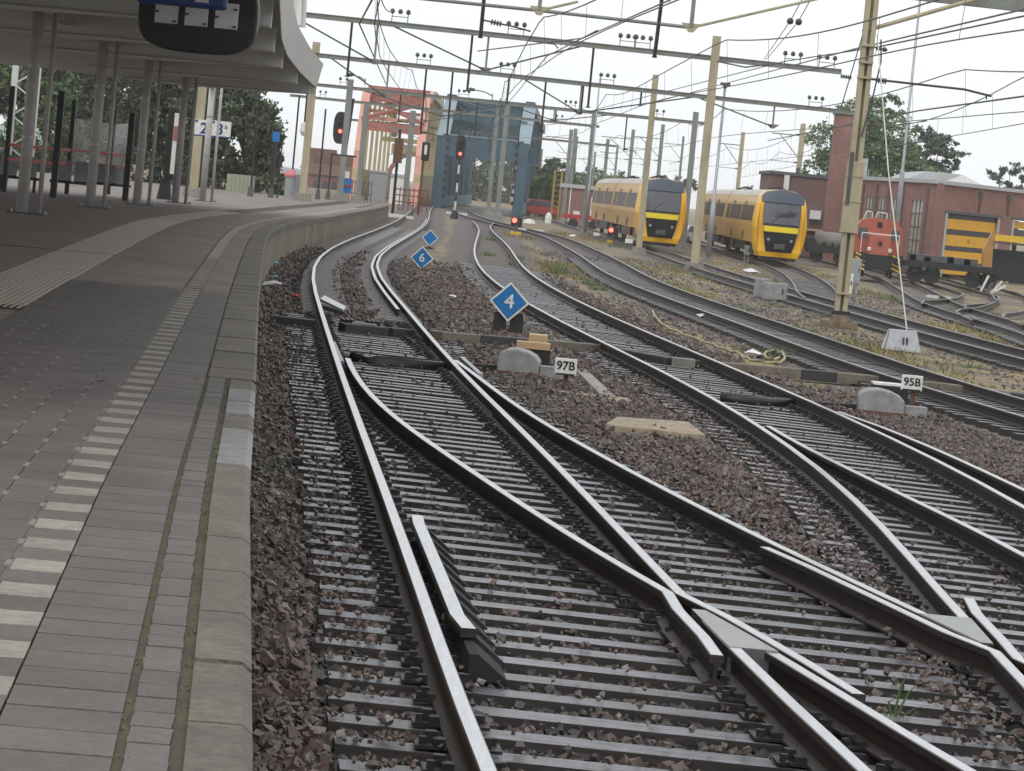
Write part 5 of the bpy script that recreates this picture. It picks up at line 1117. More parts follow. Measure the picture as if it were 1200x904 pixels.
# ================================================================ TRAINS
def half_section(z):
    zs = [.28, .55, .95, 1.85, 2.2, 3.1, 3.5, 3.72, 3.86, 3.92]; ws = [1.12, 1.25, 1.36, 1.44, 1.43, 1.33, 1.22, 1.0, .6, .0]; return float(np.interp(z, zs, ws))
ZS = [.28, .55, .95, 1.85, 2.2, 3.1, 3.5, 3.72, 3.86]
def train(label, front, heading, length=52.):
    T = thing('yellow_train', label, 'train', front, heading, group='yellow diesel trains parked in the yard')
    # local: -y is the front, +y runs back
    n = int(length/26)
    for c in range(n):
        y0 = 1.7 if c == 0 else c*26+.4; y1 = (c+1)*26-.4
        def ring(y, lo=.8): pts = [(-half_section(z), y, z) for z in ZS if z >= lo]; return pts+[(0, y, 3.92)]+[(-x, yy, z) for x, yy, z in pts[::-1]]
        b = MB(); b.loft([ring(y0), ring(y1)]); body = b.build('car_body', M['train_side'], T)
        b = MB(); r_ = [(x*1.01, yy, z+.006) for x, yy, z in ring(y0, 3.4)]; b.loft([r_, [(x, y1, z) for x, _, z in r_]]); b.build('roof', M['train_roof'], T)
        for sd in (-1, 1):
            for k in range(7):
                ya = y0+.6+k*(y1-y0-1.2)/7; yb = ya+(y1-y0-1.2)/7*(.80 if k in (2, 5) else .93); w = half_section(2.55)+.012
                b = MB(); b.add([(sd*half_section(2.1)*1.008, ya, 2.1), (sd*half_section(2.1)*1.008, yb, 2.1), (sd*half_section(2.95)*1.008, yb, 2.95), (sd*half_section(2.95)*1.008, ya, 2.95), (sd*half_section(2.1)*.97, ya, 2.1), (sd*half_section(2.1)*.97, yb, 2.1), (sd*half_section(2.95)*.97, yb, 2.95), (sd*half_section(2.95)*.97, ya, 2.95)], [(0, 1, 2, 3), (4, 7, 6, 5), (0, 4, 5, 1), (1, 5, 6, 2), (2, 6, 7, 3), (3, 7, 4, 0)]); b.build('side_window', M['glass_side'], T)
            for k in (0, 1):
                ya = y0+(y1-y0)*(.27+.4*k)
                for dy in (0, .72, 1.44): b = MB(); b.bar((sd*1.425, ya+dy, 1.0), (sd*1.34, ya+dy, 3.15), .03, .05, up=(0, 1, 0)); b.build('door_edge', M['grey_dark'], T)
        for by in (y0+3.2, y1-4.5):
            b = MB(); b.box((0, by, .62), (2.3, 3.3, .5)); b.build('bogie_frame', M['black'], T)
            for wy in (-1.1, 1.1):
                for sd in (-.75, .75): b = MB(); b.tube([(sd-.06, by+wy, .43), (sd+.06, by+wy, .43)], .43, 18); b.build('wheel', M['steel_dark'], T)
        b = MB(); b.box((0, (y0+y1)/2, .66), (2.3, (y1-y0)-15, .5)); b.build('underfloor_box', M['black'], T)
        for ry in (2.6, 4.0): b = MB(); b.tube([(-.5, y0+ry, 3.9), (.0, y0+ry+.2, 4.08), (.5, y0+ry+.4, 3.9)], .05, 6); b.build('roof_pipe', M['black'], T)
    # nose: yellow flanks lofted to a raked front
    def fy(z): return -.05+.62*max(0., (z-1.95)/2.0)**1.15+.22*max(0., (1.5-z))**1.2
    def ring2(s, k, dz=0.): 
        pts = [(-half_section(z)*k, s(z), z) for z in ZS]; return pts+[(0, s(3.92), 3.92)]+[(-x, yy, z) for x, yy, z in pts[::-1]]
    b = MB(); b.loft([ring2(lambda z: 1.72, 1.012), ring2(lambda z: 1.2+fy(z)*.3, 1.025), ring2(lambda z: .42+fy(z)*.8, .985), ring2(lambda z: fy(z), .90)]); b.build('nose', M['train_yellow'], T)
    def panel(z0, z1, k0, k1, m, name, d=.03, nz=4):
        b = MB(); rows = []
        for z in np.linspace(z0, z1, nz):
            u = (z-z0)/(z1-z0); k = k0+(k1-k0)*u; w = half_section(z)*.90*k; rows.append([(x, fy(z)-d-.03*(1-(x/max(w, .1))**2), z) for x in np.linspace(-w, w, 7)])
        vs = [p for r in rows for p in r]; fs = [(j*7+i, j*7+i+1, (j+1)*7+i+1, (j+1)*7+i) for j in range(nz-1) for i in range(6)]
        back = [(x, y+.08, z) for x, y, z in vs]; N_ = len(vs)
        rim = [0, 1, 2, 3, 4, 5, 6]+[j*7+6 for j in range(1, nz)]+[(nz-1)*7+i for i in range(5, -1, -1)]+[j*7 for j in range(nz-2, 0, -1)]
        b.add(vs+back, fs+[(rim[(i+1) % len(rim)], rim[i], rim[i]+N_, rim[(i+1) % len(rim)]+N_) for i in range(len(rim))]); return b.build(name, m, T)
    panel(.55, 3.25, .62, .86, M['black'], 'front_mask', .012, 6)
    panel(3.2, 3.9, .98, 1.16, M['train_blue'], 'visor', .06, 6); panel(2.05, 3.14, .74, .82, M['glass_dark'], 'windscreen', .04)
    panel(1.62, 1.92, .70, .73, M['band_yellow'], 'yellow_band', .05, 2); panel(.6, 1.56, .60, .70, M['black'], 'lower_panel', .03)
    b = MB(); b.box((0, fy(.9)-.14, .85), (.55, .25, .3)); b.box((0, fy(.9)-.3, .85), (.3, .15, .2)); b.build('coupler', M['grey_dark'], T)
    for sd in (-1, 1): b = MB(); b.tube([(sd*.62, fy(1.2)-.045, 1.2), (sd*.62, fy(1.2)-.07, 1.2)], .075, 10); b.build('headlight', M['galv'], T)
    b = MB(); b.bar((-.5, fy(2.1)-.09, 2.12), (.05, fy(2.7)-.09, 2.6), .03); b.build('wiper', M['black'], T)
    b = MB(); b.box((0, .7, .22), (1.9, .8, .24)); b.build('rail_guard', M['black'], T)
    return T
def on_track(c, y): x = float(cx(c)(y)); return Vector((x, y, gz(x, y, 0)))
f1 = on_track(Dc, 184); f1.x = at(772, 292, 184).x; f2 = on_track(Ec, 174)
f2.x = at(911, 309, 174).x
def fix(f, px_back, Y_back):
    xb = at(px_back, 280, Y_back).x; return math.atan2(-(xb-f.x), Y_back-f.y)
train('yellow train partly behind the tan mast, left one of the pair', f1, fix(f1, 712, 236)); train('yellow train nearest the brick workshop, right one of the pair', f2, fix(f2, 842, 226))

# ================================================================ SHUNTER, WAGONS
p = gd(1027, 326, -.02); LO = thing('shunting_engine', 'orange-red shunting engine with yellow-black chevrons standing by the workshop', 'locomotive', p, -.07); LO.scale = (.9, .9, .9)
b = MB(); b.box((0, 3.2, .85), (2.5, 7.6, .8)); b.build('frame', M['black'], LO)
b = MB(); b.box((0, 1.2, 1.75), (1.15, 3.2, 1.15), top=.95); b.build('hood', M['loco_orange'], LO, bevel=.05)
b = MB(); b.extrude([(-1.28, 2.6, 1.2), (1.28, 2.6, 1.2), (1.3, 2.6, 2.55), (1.0, 2.6, 3.05), (.4, 2.6, 3.2), (-.4, 2.6, 3.2), (-1.0, 2.6, 3.05), (-1.3, 2.6, 2.55)], (0, 2.6, 0)); b.build('cab', M['loco_orange'], LO)
b = MB(); b.box((0, 6.1, 1.75), (1.3, 1.8, 1.2)); b.build('rear_hood', M['loco_orange'], LO)
for sd in (-1, 1):
    b = MB(); b.box((sd*.88, 2.58, 2.35), (.45, .04, .55)); b.build('cab_window', M['glass_dark'], LO)
    b = MB(); b.box((sd*.98, -.62, .85), (.56, .06, .92)); pl = b.build('chevron_panel', M['black'], LO)
    for k in range(4): b = MB(); z0 = .5+k*.22; b.extrude([(sd*.72, -.655, z0+.06), (sd*.72, -.655, z0+.16), (sd*1.25, -.655, z0-.06), (sd*1.25, -.655, z0-.16)] if sd > 0 else [(sd*1.25, -.655, z0+.06), (sd*1.25, -.655, z0+.16), (sd*.72, -.655, z0-.06), (sd*.72, -.655, z0-.16)], (0, -.008, 0)); b.build('yellow_stripe', M['chev_yellow'], pl)
    b = MB(); b.tube([(sd*.85, -.6, 1.05), (sd*.85, -.95, 1.05)], .16, 12); b.build('buffer', M['black'], LO)
    b = MB(); b.lathe((sd*.55, -.42, 1.42), [(.09, 0), (.1, .06), (.1, .16), (.06, .2)], 10); b.build('headlight', M['white_paint'], LO)
    for wy in (1.0, 5.2): b = MB(); b.tube([(sd*.75-.06, wy, .45), (sd*.75+.06, wy, .45)], .45, 16); b.build('wheel', M['steel_dark'], LO)
b = MB(); b.bar((-1.0, .0, 2.36), (1.0, .0, 2.36), .05, .05); b.bar((-1.0, 0, 2.36), (-1.0, 0, 1.25), .04); b.bar((1.0, 0, 2.36), (1.0, 0, 1.25), .04); b.build('hand_rail', M['white_paint'], LO)
b = MB()
for x0, x1 in ((-.9, -.45), (-.3, .35)): b.bar((x0, 3.2, 3.1), (x0+.15, 3.2, 3.55), .05); b.bar((x0+.15, 3.2, 3.55), (x1, 3.2, 3.5), .05); b.bar((x1, 3.2, 3.5), (x1, 3.2, 3.1), .05)
b.build('roof_rail', M['white_paint'], LO)
b = MB(); b.tube([(0, -.41, 1.85), (0, -.43, 1.85)], .12, 8); b.build('emblem', M['black'], LO); b = MB(); b.box((0, 2.57, 2.85), (.25, .04, .3)); b.build('horn_plate', M['black'], LO)
# flat wagon with crane
p = gd(1115, 335, -.02); WG = thing('crane_wagon', 'dark flat wagon carrying a yellow crane jib before the striped door', 'wagon', p, .0)
b = MB(); b.box((-.2, 0, .9), (4.6, 2.3, .32)); b.build('deck', M['black'], WG); b = MB(); b.box((-.6, -.2, 1.2), (3.2, 1.6, .3)); b.build('load', M['grey_dark'], WG)
for dx in (-1.9, -1.1, .9, 1.6):
    b = MB(); b.tube([(dx, -.85, .42), (dx, -.72, .42)], .42, 16); b.build('wheel', M['steel_dark'], WG); b = MB(); b.box((dx, -.95, .7), (.35, .12, .4)); b.build('axle_box', M['black'], WG)
for dx, dz in ((-2.1, 1.15), (-1.4, 1.1), (-.3, 1.2), (.5, 1.15)): b = MB(); b.box((dx, -.9, dz), (.3, .2, .34)); b.build('chock', M['black'], WG)
b = MB(); b.extrude([(1.35, -.3, .9), (1.8, -.3, .9), (1.75, -.3, 2.0), (1.95, -.3, 2.75), (1.65, -.3, 2.75), (1.3, -.3, 1.8)], (0, .45, 0)); b.build('crane_post', mat('crane_brown', (.42, .21, .05), .5, var=.3, scale=3), WG)
b = MB(); b.box((2.85, -.1, 2.5), (2.1, .45, .30)); b.build('jib', M['chev_yellow'], WG); b = MB(); b.box((2.85, -.1, 2.27), (2.2, .5, .1)); b.build('jib_flange', M['rust'], WG)
b = MB(); b.bar((3.85, -.1, 2.35), (4.1, -.1, 1.6), .25, .3); b.build('jib_foot', M['rust'], WG); b = MB(); b.box((2.9, .8, 1.2), (2.4, .8, 1.5)); b.build('dark_body', M['black'], WG)
b = MB(); b.box((1.45, -.72, .62), (.3, .06, .24)); b.build('number_plate', M['white_paint'], WG)
# small tank wagon
p = gd(970, 309, -.02); TW_ = thing('tank_wagon', 'small grey tank wagon behind the stout tan mast', 'wagon', p)
b = MB(); b.box((0, 0, .75), (2.6, 2.2, .3)); b.build('frame', M['black'], TW_)
b = MB(); b.tube([(-.9, 0, 1.3), (1.4, 0, 1.3)], .55, 18); b.build('tank', M['concrete'], TW_, smooth=True)
for dx in (-.9, -.4, .1, .6): b = MB(); b.box((dx, -.6, 1.0), (.16, .16, .5)); b.build('saddle', M['black'], TW_)
for dx in (-.8, .6): b = MB(); b.tube([(dx, -.8, .4), (dx, -.68, .4)], .4, 14); b.build('wheel', M['steel_dark'], TW_)
b = MB(); b.box((-1.2, 0, 1.1), (.5, 1.8, .7)); b.build('end_box', M['black'], TW_)
# vehicles: red car by the bridge, red wagon end by the shed, pale car between the trains
def car(label, p, rz, m, s=1.):
    T = thing('parked_car', label, 'car', p, rz)
    b = MB(); prof = [(-2.1, .3), (2.1, .3), (2.1, .75), (1.2, .88), (.55, 1.38), (-1.0, 1.42), (-1.75, .92), (-2.1, .85)]; b.extrude([(x*s, -.85, z*s) for x, z in prof], (0, 1.7, 0)); b.build('body', m, T, bevel=.06)
    b = MB(); b.extrude([(x*s, -.865, z*s) for x, z in ((1.0, .9), (.5, 1.32), (-.95, 1.35), (-1.5, .93))], (0, 1.73, 0)); b.build('window', M['glass_dark'], T)
    for x in (-1.3, 1.3):
        for sd in (-.8, .8): b = MB(); b.tube([(x*s, sd-.1, .3), (x*s, sd+.1, .3)], .32, 14); b.build('wheel', M['black'], T)
    return T
pc = at(634, 250, 330); pc.z = gz(pc.x, pc.y, -.22); car('dark red car parked beside the blue bridge', pc, .25, M['red_paint'], 1.3)
pc = at(799, 288, 236); pc.z = gz(pc.x, pc.y, -.22); car('pale car glimpsed in the gap between the two trains', pc, 1.2, mat('car_pale', (.55, .5, .55), .3), 1.)
p = at(676, 274, 262); p.z = gz(p.x, p.y, -.2); T = thing('red_trolley', 'red two-wheeled trolley in front of the brick shed', 'trolley', p)
b = MB(); b.box((.4, 0, .95), (3.4, 1.4, .35)); b.build('bed', M['red_paint'], T)
for dx in (-.4, 1.2): b = MB(); b.tube([(dx, -.75, .4), (dx, -.6, .4)], .4, 14); b.build('wheel', M['black'], T)
b = MB(); b.box((-.2, -.4, 1.25), (.5, .3, .3)); b.build('box', M['white_paint'], T)

# ================================================================ BUILDINGS
def wall_obj(parent, a, b_, z0, z1, th, m, name='wall'):
    mb = MB(); a, b_ = Vector(a), Vector(b_); mb.bar((a.x, a.y, (z0+z1)/2), (b_.x, b_.y, (z0+z1)/2), th, z1-z0); return mb.build(name, m, parent)
ZG = -.67
YC = 190.; cor = at(1094, 300, YC); rgt = at(1330, 300, 205); lft = at(1003, 300, 206)
def zpx(px, py, Y): return at(px, py, Y).z
WB = thing('workshop', 'brick railway workshop with tall windows and yellow-black striped doors', 'building', (cor.x, cor.y, ZG)); q = rel(WB)
zt_ = zpx(1094, 214, YC); H_ = zt_-ZG
def quad_wall(a, b_, holes, m, name, parent=WB, th=.4):
    """wall from a to b with rectangular openings (s0, s1, z0, z1); built as piers and lintels"""
    a, b_ = Vector((a.x, a.y, 0)), Vector((b_.x, b_.y, 0)); L_ = (b_-a).length; d = (b_-a)/L_; nrm = Vector((d.y, -d.x, 0))
    def seg(s0, s1, z0, z1, nm, m_, off=0., t=th):
        if s1-s0 < .01 or z1-z0 < .01: return None
        mb = MB(); mb.bar(a+d*s0+Z*(z0+z1)/2+nrm*off, a+d*s1+Z*(z0+z1)/2+nrm*off, t, z1-z0); o = mb.build(nm, m_, parent); return o
    s = 0.
    for (s0, s1, z0, z1) in sorted(holes): 
        seg(s, s0, 0, H_, name, m); seg(s0, s1, z1, H_, name, m); seg(s0, s1, 0, z0, name, m); s = s1
    seg(s, L_, 0, H_, name, m); return seg, d, nrm, a, L_
aq, bq = q(cor), q(rgt); L1 = (Vector((rgt.x, rgt.y, 0))-Vector((cor.x, cor.y, 0))).length
def s_at(px, a, b_):
    best = min(((abs(600+FPX*(v.dot(Vector(RIGHT)))/v.dot(Vector(FWD))-px), t) for t in np.linspace(0, 1, 900) for v in [a.lerp(b_, t)-Vector((0, 0, EYE))])); return best[1]*(Vector((b_.x, b_.y, 0))-Vector((a.x, a.y, 0))).length
d1, d2, d3, d4 = s_at(1101, cor, rgt), s_at(1163, cor, rgt), s_at(1180, cor, rgt), s_at(1246, cor, rgt)
zd = zpx(1100, 249, YC)-ZG; 
seg, dd, nn, aa, LL = quad_wall(aq, bq, [(d1, d2, 0, zd), (d3, d4, 0, zd)], M['brick'], 'wall')
# striped door: five yellow and four dark boards
edges = [zd-.05, zd-.28, zd-.92, zd-1.22, zd-1.9, zd-2.16, zd-2.8, zd-3.06, .25]; 
for k in range(len(edges)-1): seg(d1, d2, edges[k+1]+.012, edges[k]-.012, 'door_board', M['door_yellow'] if k % 2 else M['door_dark'], -.02, .12)
for s_ in (d1, d2, d3, d4): seg(s_-.09, s_+.09, 0, zd+.1, 'door_frame', M['roof_grey'], .2, .08)
seg(d1-.2, d2+.2, zd, zd+.16, 'door_lintel', M['grey_dark'], .2, .1); seg(d3-.2, d4+.2, zd, zd+.16, 'door_lintel', M['grey_dark'], .2, .1)
seg(d3, d4, zd-.5, zd-.08, 'door_board', M['door_yellow'], -.02, .12); seg(d3, d4, zd-1.25, zd-.55, 'roller_shutter', M['grey_dark'], -.02, .12); seg(d3, d4, zd-1.33, zd-1.26, 'shutter_bar', M['roof_grey'], 0, .14)
text('15', .30, WB, M['black_text'], aa+dd*((d1+d2)/2)+nn*.06+Z*(zd-1.55), (math.pi/2, 0, math.atan2(dd.y, dd.x)))
mb = MB(); mb.box(((d3+d4)/2, 0, 0), (.01, .01, .01)) ; back = aa+dd*d3-nn*4; seg(d3-.5, d4+.5, 0, zd, 'black_doorway_backing', M['black'], -4, .2)  # black sheet: darkness inside the doorway put into the wall colour
for px in (1138, 1172): s_ = s_at(px, cor, rgt); seg(s_-.1, s_+.1, H_-1.5, H_-.25, 'downpipe', M['rust'], .23, .08); seg(s_-.2, s_+.2, H_-.55, H_-.3, 'rainwater_head', M['grey_dark'], .27, .14)
seg(0, LL, H_-.06, H_+.16, 'roof_edge', M['roof_grey'], .06, .6)
# left wall with tall windows
wins = []
for a_, c_ in ((1012, 1022), (1026, 1036), (1040, 1050), (1066, 1079)):
    wins.append((s_at(a_, lft, cor), s_at(c_, lft, cor), zpx(1070, 310, 205)-ZG, zpx(1070, 236, 205)-ZG))
seg2, dd2, nn2, aa2, LL2 = quad_wall(q(lft), q(cor), wins, M['brick'], 'wall')
for (s0, s1, z0, z1) in wins:
    seg2(s0, s1, z0, z1, 'window_pane', M['window_pale'], .1, .05)
    for k in range(1, 5): seg2(s0, s1, z0+(z1-z0)*k/5-.03, z0+(z1-z0)*k/5+.03, 'glazing_bar', M['grey_dark'], .13, .06)
    for k in range(1, 3): seg2(s0+(s1-s0)*k/3-.05, s0+(s1-s0)*k/3+.05, z0, z1, 'glazing_bar', M['grey_dark'], .135, .05)
    seg2(s0-.3, s1+.3, z0-.16, z0, 'window_sill', M['concrete'], .1, .3)
for px in (1008, 1024, 1038, 1055, 1084): s_ = s_at(px, lft, cor); seg2(s_-.22, s_+.22, 0, H_-.3, 'pilaster', M['brick_dark'], .24, .12)
seg2(0, LL2, H_-.05, H_+.17, 'roof_edge', M['roof_grey'], .06, .6)
mb = MB(); far = Vector((rgt.x+4, rgt.y+30, 0)); lf = Vector((lft.x+4, lft.y+30, 0)); mb.extrude([q((lft.x, lft.y, zt_-.2)), q((cor.x, cor.y, zt_-.2)), q((rgt.x, rgt.y, zt_-.2)), q((far.x, far.y, zt_-.2)), q((lf.x, lf.y, zt_-.2))], (0, 0, .1)); mb.build('flat_roof', M['roof_grey'], WB)
# pale gabled roof behind
pr = at(1055, 215, 215); RB = thing('gabled_hall', 'pale grey gabled roof rising behind the workshop parapet', 'building', (pr.x, 222, ZG)); q = rel(RB)
Lx, Rx_, zr, ze = at(1050, 215, 222).x, at(1168, 222, 222).x, at(1120, 204, 222).z, at(1050, 216, 222).z
mb = MB(); mb.extrude([q((Lx, 222, ze)), q((Rx_, 222, ze)), q((Rx_, 222, ze+.1)), q((Rx_-2.6, 222, zr)), q((Lx+2.0, 222, zr)), q((Lx, 222, ze+.1))], (0, 14, 0)); mb.build('roof', M['roof_grey'], RB)
mb = MB(); mb.box(q(((Lx+Rx_)/2, 229, (ZG+ze)/2)), (Rx_-Lx, 13.8, ze-ZG)); mb.build('wall', M['brick_dark'], RB)
mb = MB(); mb.extrude([q((Rx_-4.4, 221.97, ze+.12)), q((Rx_-.05, 221.97, ze+.12)), q((Rx_-2.4, 221.97, zr-.02))], (0, -.06, 0)); mb.build('white_gable', M['white_paint'], RB)
# brick annex with chimney
Ya = 224.; l_, r_ = at(898, 260, Ya), at(1004, 260, Ya); za = at(935, 206.5, Ya).z; AN = thing('brick_annex', 'dark brick flat-roofed annex with a square brick chimney', 'building', (l_.x, Ya, ZG)); q = rel(AN)
mb = MB(); mb.box(q(((l_.x+r_.x)/2, Ya+5, (za+ZG)/2)), (r_.x-l_.x, 10, za-ZG)); mb.build('wall', M['brick_dark'], AN)
mb = MB(); mb.box(q(((l_.x+r_.x)/2, Ya+5, za+.1)), (r_.x-l_.x+.3, 10.3, .22)); mb.build('roof_edge', M['grey_dark'], AN)
c0_, c1_ = at(974, 200, 208), at(999, 200, 208); zc = at(986, 134, 208).z; mb = MB(); mb.box(q(((c0_.x+c1_.x)/2, 209, (zc+ZG)/2)), (c1_.x-c0_.x, 1.5, zc-ZG)); ch = mb.build('chimney', M['brick'], AN); mb = MB(); mb.box(q(((c0_.x+c1_.x)/2, 209, zc+.06)), (c1_.x-c0_.x+.2, 1.7, .16)); mb.build('chimney_cap', M['grey_dark'], ch)
mb = MB(); p_ = at(921, 220, Ya-.1); mb.box(q((p_.x, Ya-.15, p_.z)), (.35, .25, 1.7)); mb.build('white_vent', M['canopy_white'], AN)
mb = MB(); p_ = at(955, 252, Ya-.1); mb.box(q((p_.x, Ya-.3, p_.z)), (.75, .5, .6)); mb.build('air_unit', M['canopy_white'], AN); mb = MB(); p_ = at(956, 270, Ya); mb.box(q((p_.x+.8, Ya-.2, p_.z)), (5, .3, .14)); mb.build('ledge', M['wood_pale'], AN)
mb = MB(); p_ = at(1011, 200, 215); mb.box(q((p_.x, 215, p_.z)), (.55, .5, 1.6)); mb.build('steel_flue', M['roof_grey'], AN); mb = MB(); p_ = at(935, 200, Ya+1); mb.tube([q((p_.x, Ya+1, za)), q((p_.x, Ya+1, za+.6))], .14, 10); mb.build('roof_vent', M['grey_dark'], AN)
# brick shed by the bridge
Yb = 300.; l_, r_ = at(655, 260, Yb), at(716, 264, Yb); zs_ = at(660, 219, Yb).z; SH = thing('brick_shed', 'small brick shed with a pale roof edge left of the first train', 'building', (l_.x, Yb, ZG)); q = rel(SH)
mb = MB(); mb.box(q(((l_.x+r_.x)/2+2, Yb+4, (zs_+ZG)/2)), (r_.x-l_.x+4, 8, zs_-ZG)); mb.build('wall', M['brick'], SH); mb = MB(); mb.box(q(((l_.x+r_.x)/2+2, Yb+4, zs_+.14)), (r_.x-l_.x+4.4, 8.5, .34)); mb.build('roof', M['roof_grey'], SH)
p_ = at(703, 250, Yb); mb = MB(); mb.box(q((p_.x, Yb-.04, p_.z-.2)), (1.5, .12, 2.6)); dr = mb.build('door', M['blue_dark'], SH); mb = MB(); mb.box(q((p_.x-.85, Yb-.06, p_.z-.1)), (.14, .14, 2.9)); mb.build('door_frame', M['white_paint'], dr); mb = MB(); p_ = at(667, 245, Yb); mb.box(q((p_.x, Yb-.06, (zs_+ZG)/2)), (.1, .1, zs_-ZG)); mb.build('downpipe', M['white_paint'], SH)
# yellow ladder frames
p_ = at(649, 262, 318); p_.z = ZG; T = thing('yellow_ladder_frame', 'tall yellow ladder frame between the tree and the brick shed', 'frame', p_); hh_ = 60*318/FPX
for dx in (-.35, .35): b = MB(); b.bar((dx, 0, 0), (dx, 0, hh_), .22, .2); b.build('rail', M['ladder_yellow'], T)
for k in range(9): b = MB(); b.bar((-.35, 0, .4+k*.52), (.35, 0, .4+k*.52), .07); b.build('rung', M['ladder_yellow'], T)

# ================================================================ BRIDGES
def box3(parent, name, m, a, b_, w, h=None, q=None): mb = MB(); mb.bar(q(a), q(b_), w, h or w); return mb.build(name, m, parent)
# --- blue truss bridge
Y0, Y1_ = 300., 400.
l0, r0 = at(511, 243, Y0), at(606, 250, Y0); l0.z = r0.z = -.1; lf_, rf_ = at(549, 237, Y1_), at(626, 244, Y1_); lf_.z = rf_.z = -.1
BB = thing('blue_truss_bridge', 'blue steel truss railway bridge with a deep portal beam', 'bridge', l0); q = rel(BB)
zpt = at(560, 163, Y0).z; ztop = at(560, 120, 318).z
def bp(side, u, z): a, b_ = (l0, lf_) if side == 0 else (r0, rf_); p = a.lerp(b_, u); return Vector((p.x, p.y, z))
for sd in (0, 1):
    b = MB()
    box3(BB, 'end_post', M['bridge_blue'], bp(sd, 0, -.3), bp(sd, 0, zpt), 1.0, .9, q); box3(BB, 'inclined_end_post', M['bridge_skylit'], bp(sd, 0, zpt-.3), bp(sd, .14, ztop), 1.15, .5, q)
    box3(BB, 'top_chord', M['bridge_blue'], bp(sd, .13, ztop), bp(sd, 1., ztop-.6), .9, .8, q); box3(BB, 'bottom_chord', M['bridge_blue'], bp(sd, 0, .3), bp(sd, 1, .3), .7, 1.1, q)
    for k in range(1, 11):
        u = k/11; zz = zpt+(ztop-zpt)*min(1, u/.14) if u < .14 else ztop-.3; box3(BB, 'vertical', M['bridge_blue'], bp(sd, u, 0), bp(sd, u, zz), .62, .5, q)
        if k < 10: box3(BB, 'diagonal', M['bridge_blue'], bp(sd, u, .5 if k % 2 else ztop-.5), bp(sd, u+1/11, ztop-.5 if k % 2 else .5), .4, .35, q)
    for k in range(8): box3(BB, 'lightening_hole', M['black'], bp(sd, 0, .6+k*.75)+Vector((.55 if sd == 0 else -.55, -.5, 0)), bp(sd, 0, .95+k*.75)+Vector((.55 if sd == 0 else -.55, -.5, 0)), .3, .05, q)
box3(BB, 'portal_beam', M['bridge_blue'], bp(0, 0, zpt-.85), bp(1, 0, zpt-.85), .8, 1.9, q); box3(BB, 'portal_flange', M['bridge_skylit'], bp(0, 0, zpt+.14), bp(1, 0, zpt+.14), 1.0, .12, q)
for k, u in enumerate((.07, .14, .24, .35, .5, .65, .8, 1.)):
    z_ = zpt+(ztop-zpt)*min(1, u/.14); box3(BB, 'cross_beam', M['bridge_blue'], bp(0, u, z_), bp(1, u, z_), .5, .75 if k > 1 else .5, q); box3(BB, 'cross_beam', M['bridge_blue'], bp(0, u, z_-1.5), bp(1, u, z_-1.5), .35, .4, q)
    if k: 
        u0 = (.07, .14, .24, .35, .5, .65, .8, 1.)[k-1]; z0_ = zpt+(ztop-zpt)*min(1, u0/.14); box3(BB, 'wind_brace', M['bridge_blue'], bp(0, u0, z0_), bp(1, u, z_), .3, .3, q); box3(BB, 'wind_brace', M['bridge_blue'], bp(1, u0, z0_), bp(0, u, z_), .3, .3, q)
box3(BB, 'deck', M['grey_dark'], (l0+r0)/2+Vector((0, .5, -.45)), (lf_+rf_)/2+Vector((0, 0, -.45)), 8.5, .3, q)
# --- red and cream arch bridge
Y0, Y1_ = 296., 380.
l0, r0 = at(414, 238, Y0), at(486, 243, Y0); l0.z = r0.z = -.2; lf_, rf_ = at(455, 232, Y1_), at(509, 237, Y1_); lf_.z = rf_.z = -.2
RBr = thing('arch_bridge', 'old arch bridge with coral portal and cream hangers', 'bridge', l0); q = rel(RBr)
zhi = at(460, 106, 320).z; zlo = at(450, 149, Y0).z
def arch_z(u): return zhi*math.sin(math.pi*min(.5, max(.0, .17+u*.66)))**.8+.0
for sd in (0, 1):
    n = 14; secs = []
    for k in range(n+1):
        u = k/n; p = bp(sd, u, 0); z_ = zlo*.0+(zhi*(1-(2*u-1)**4*.32)); 
        secs.append(Vector((p.x, p.y, z_)))
    leg = [bp(sd, 0, -.3), bp(sd, .01, zlo*.6), bp(sd, .03, zlo*.95)]
    P = leg+[bp(sd, .075, zhi*.92)]+[s_ for s_ in secs[2:]]
    for k in range(len(P)-1):
        box3(RBr, 'arch_rib', M['bridge_pink'] if k < 5 else M['bridge_yellow'], P[k], P[k+1]+(P[k+1]-P[k]).normalized()*.12, .75, .8, q)
    for k in range(1, 15 if sd else 7):
        u = .05+k/(15 if sd else 7)*.93; box3(RBr, 'hanger', M['bridge_yellow'], bp(sd, u, 0), bp(sd, u, zhi*.93), .40 if sd else .30, .35 if sd else .3, q)
    box3(RBr, 'deck_girder', M['bridge_yellow'], bp(sd, 0, 1.2), bp(sd, 1, 1.2), .5, 2.8, q)
for u, z_, h_, m_ in ((.03, zlo, .8, 'bridge_red'), (.07, zlo+1.5, .3, 'bridge_red'), (.10, zlo+2.8, .7, 'bridge_red'), (.14, zhi-.5, .9, 'bridge_red'), (.3, zhi-.2, .8, 'bridge_red'), (.5, zhi-.1, .7, 'bridge_red'), (.7, zhi-.4, .7, 'bridge_red'), (.6, zlo-.5, .5, 'bridge_yellow'), (.95, zlo-1.2, 1.2, 'bridge_yellow'), (.2, zhi-.9, .5, 'bridge_pink'), (.4, zhi-.6, .6, 'bridge_pink'), (.06, zlo+.8, .35, 'bridge_pink'), (.12, zhi-1.3, .4, 'bridge_pink')):
    box3(RBr, 'cross_beam', M[m_], bp(0, u, z_), bp(1, u, z_), .6, h_, q)
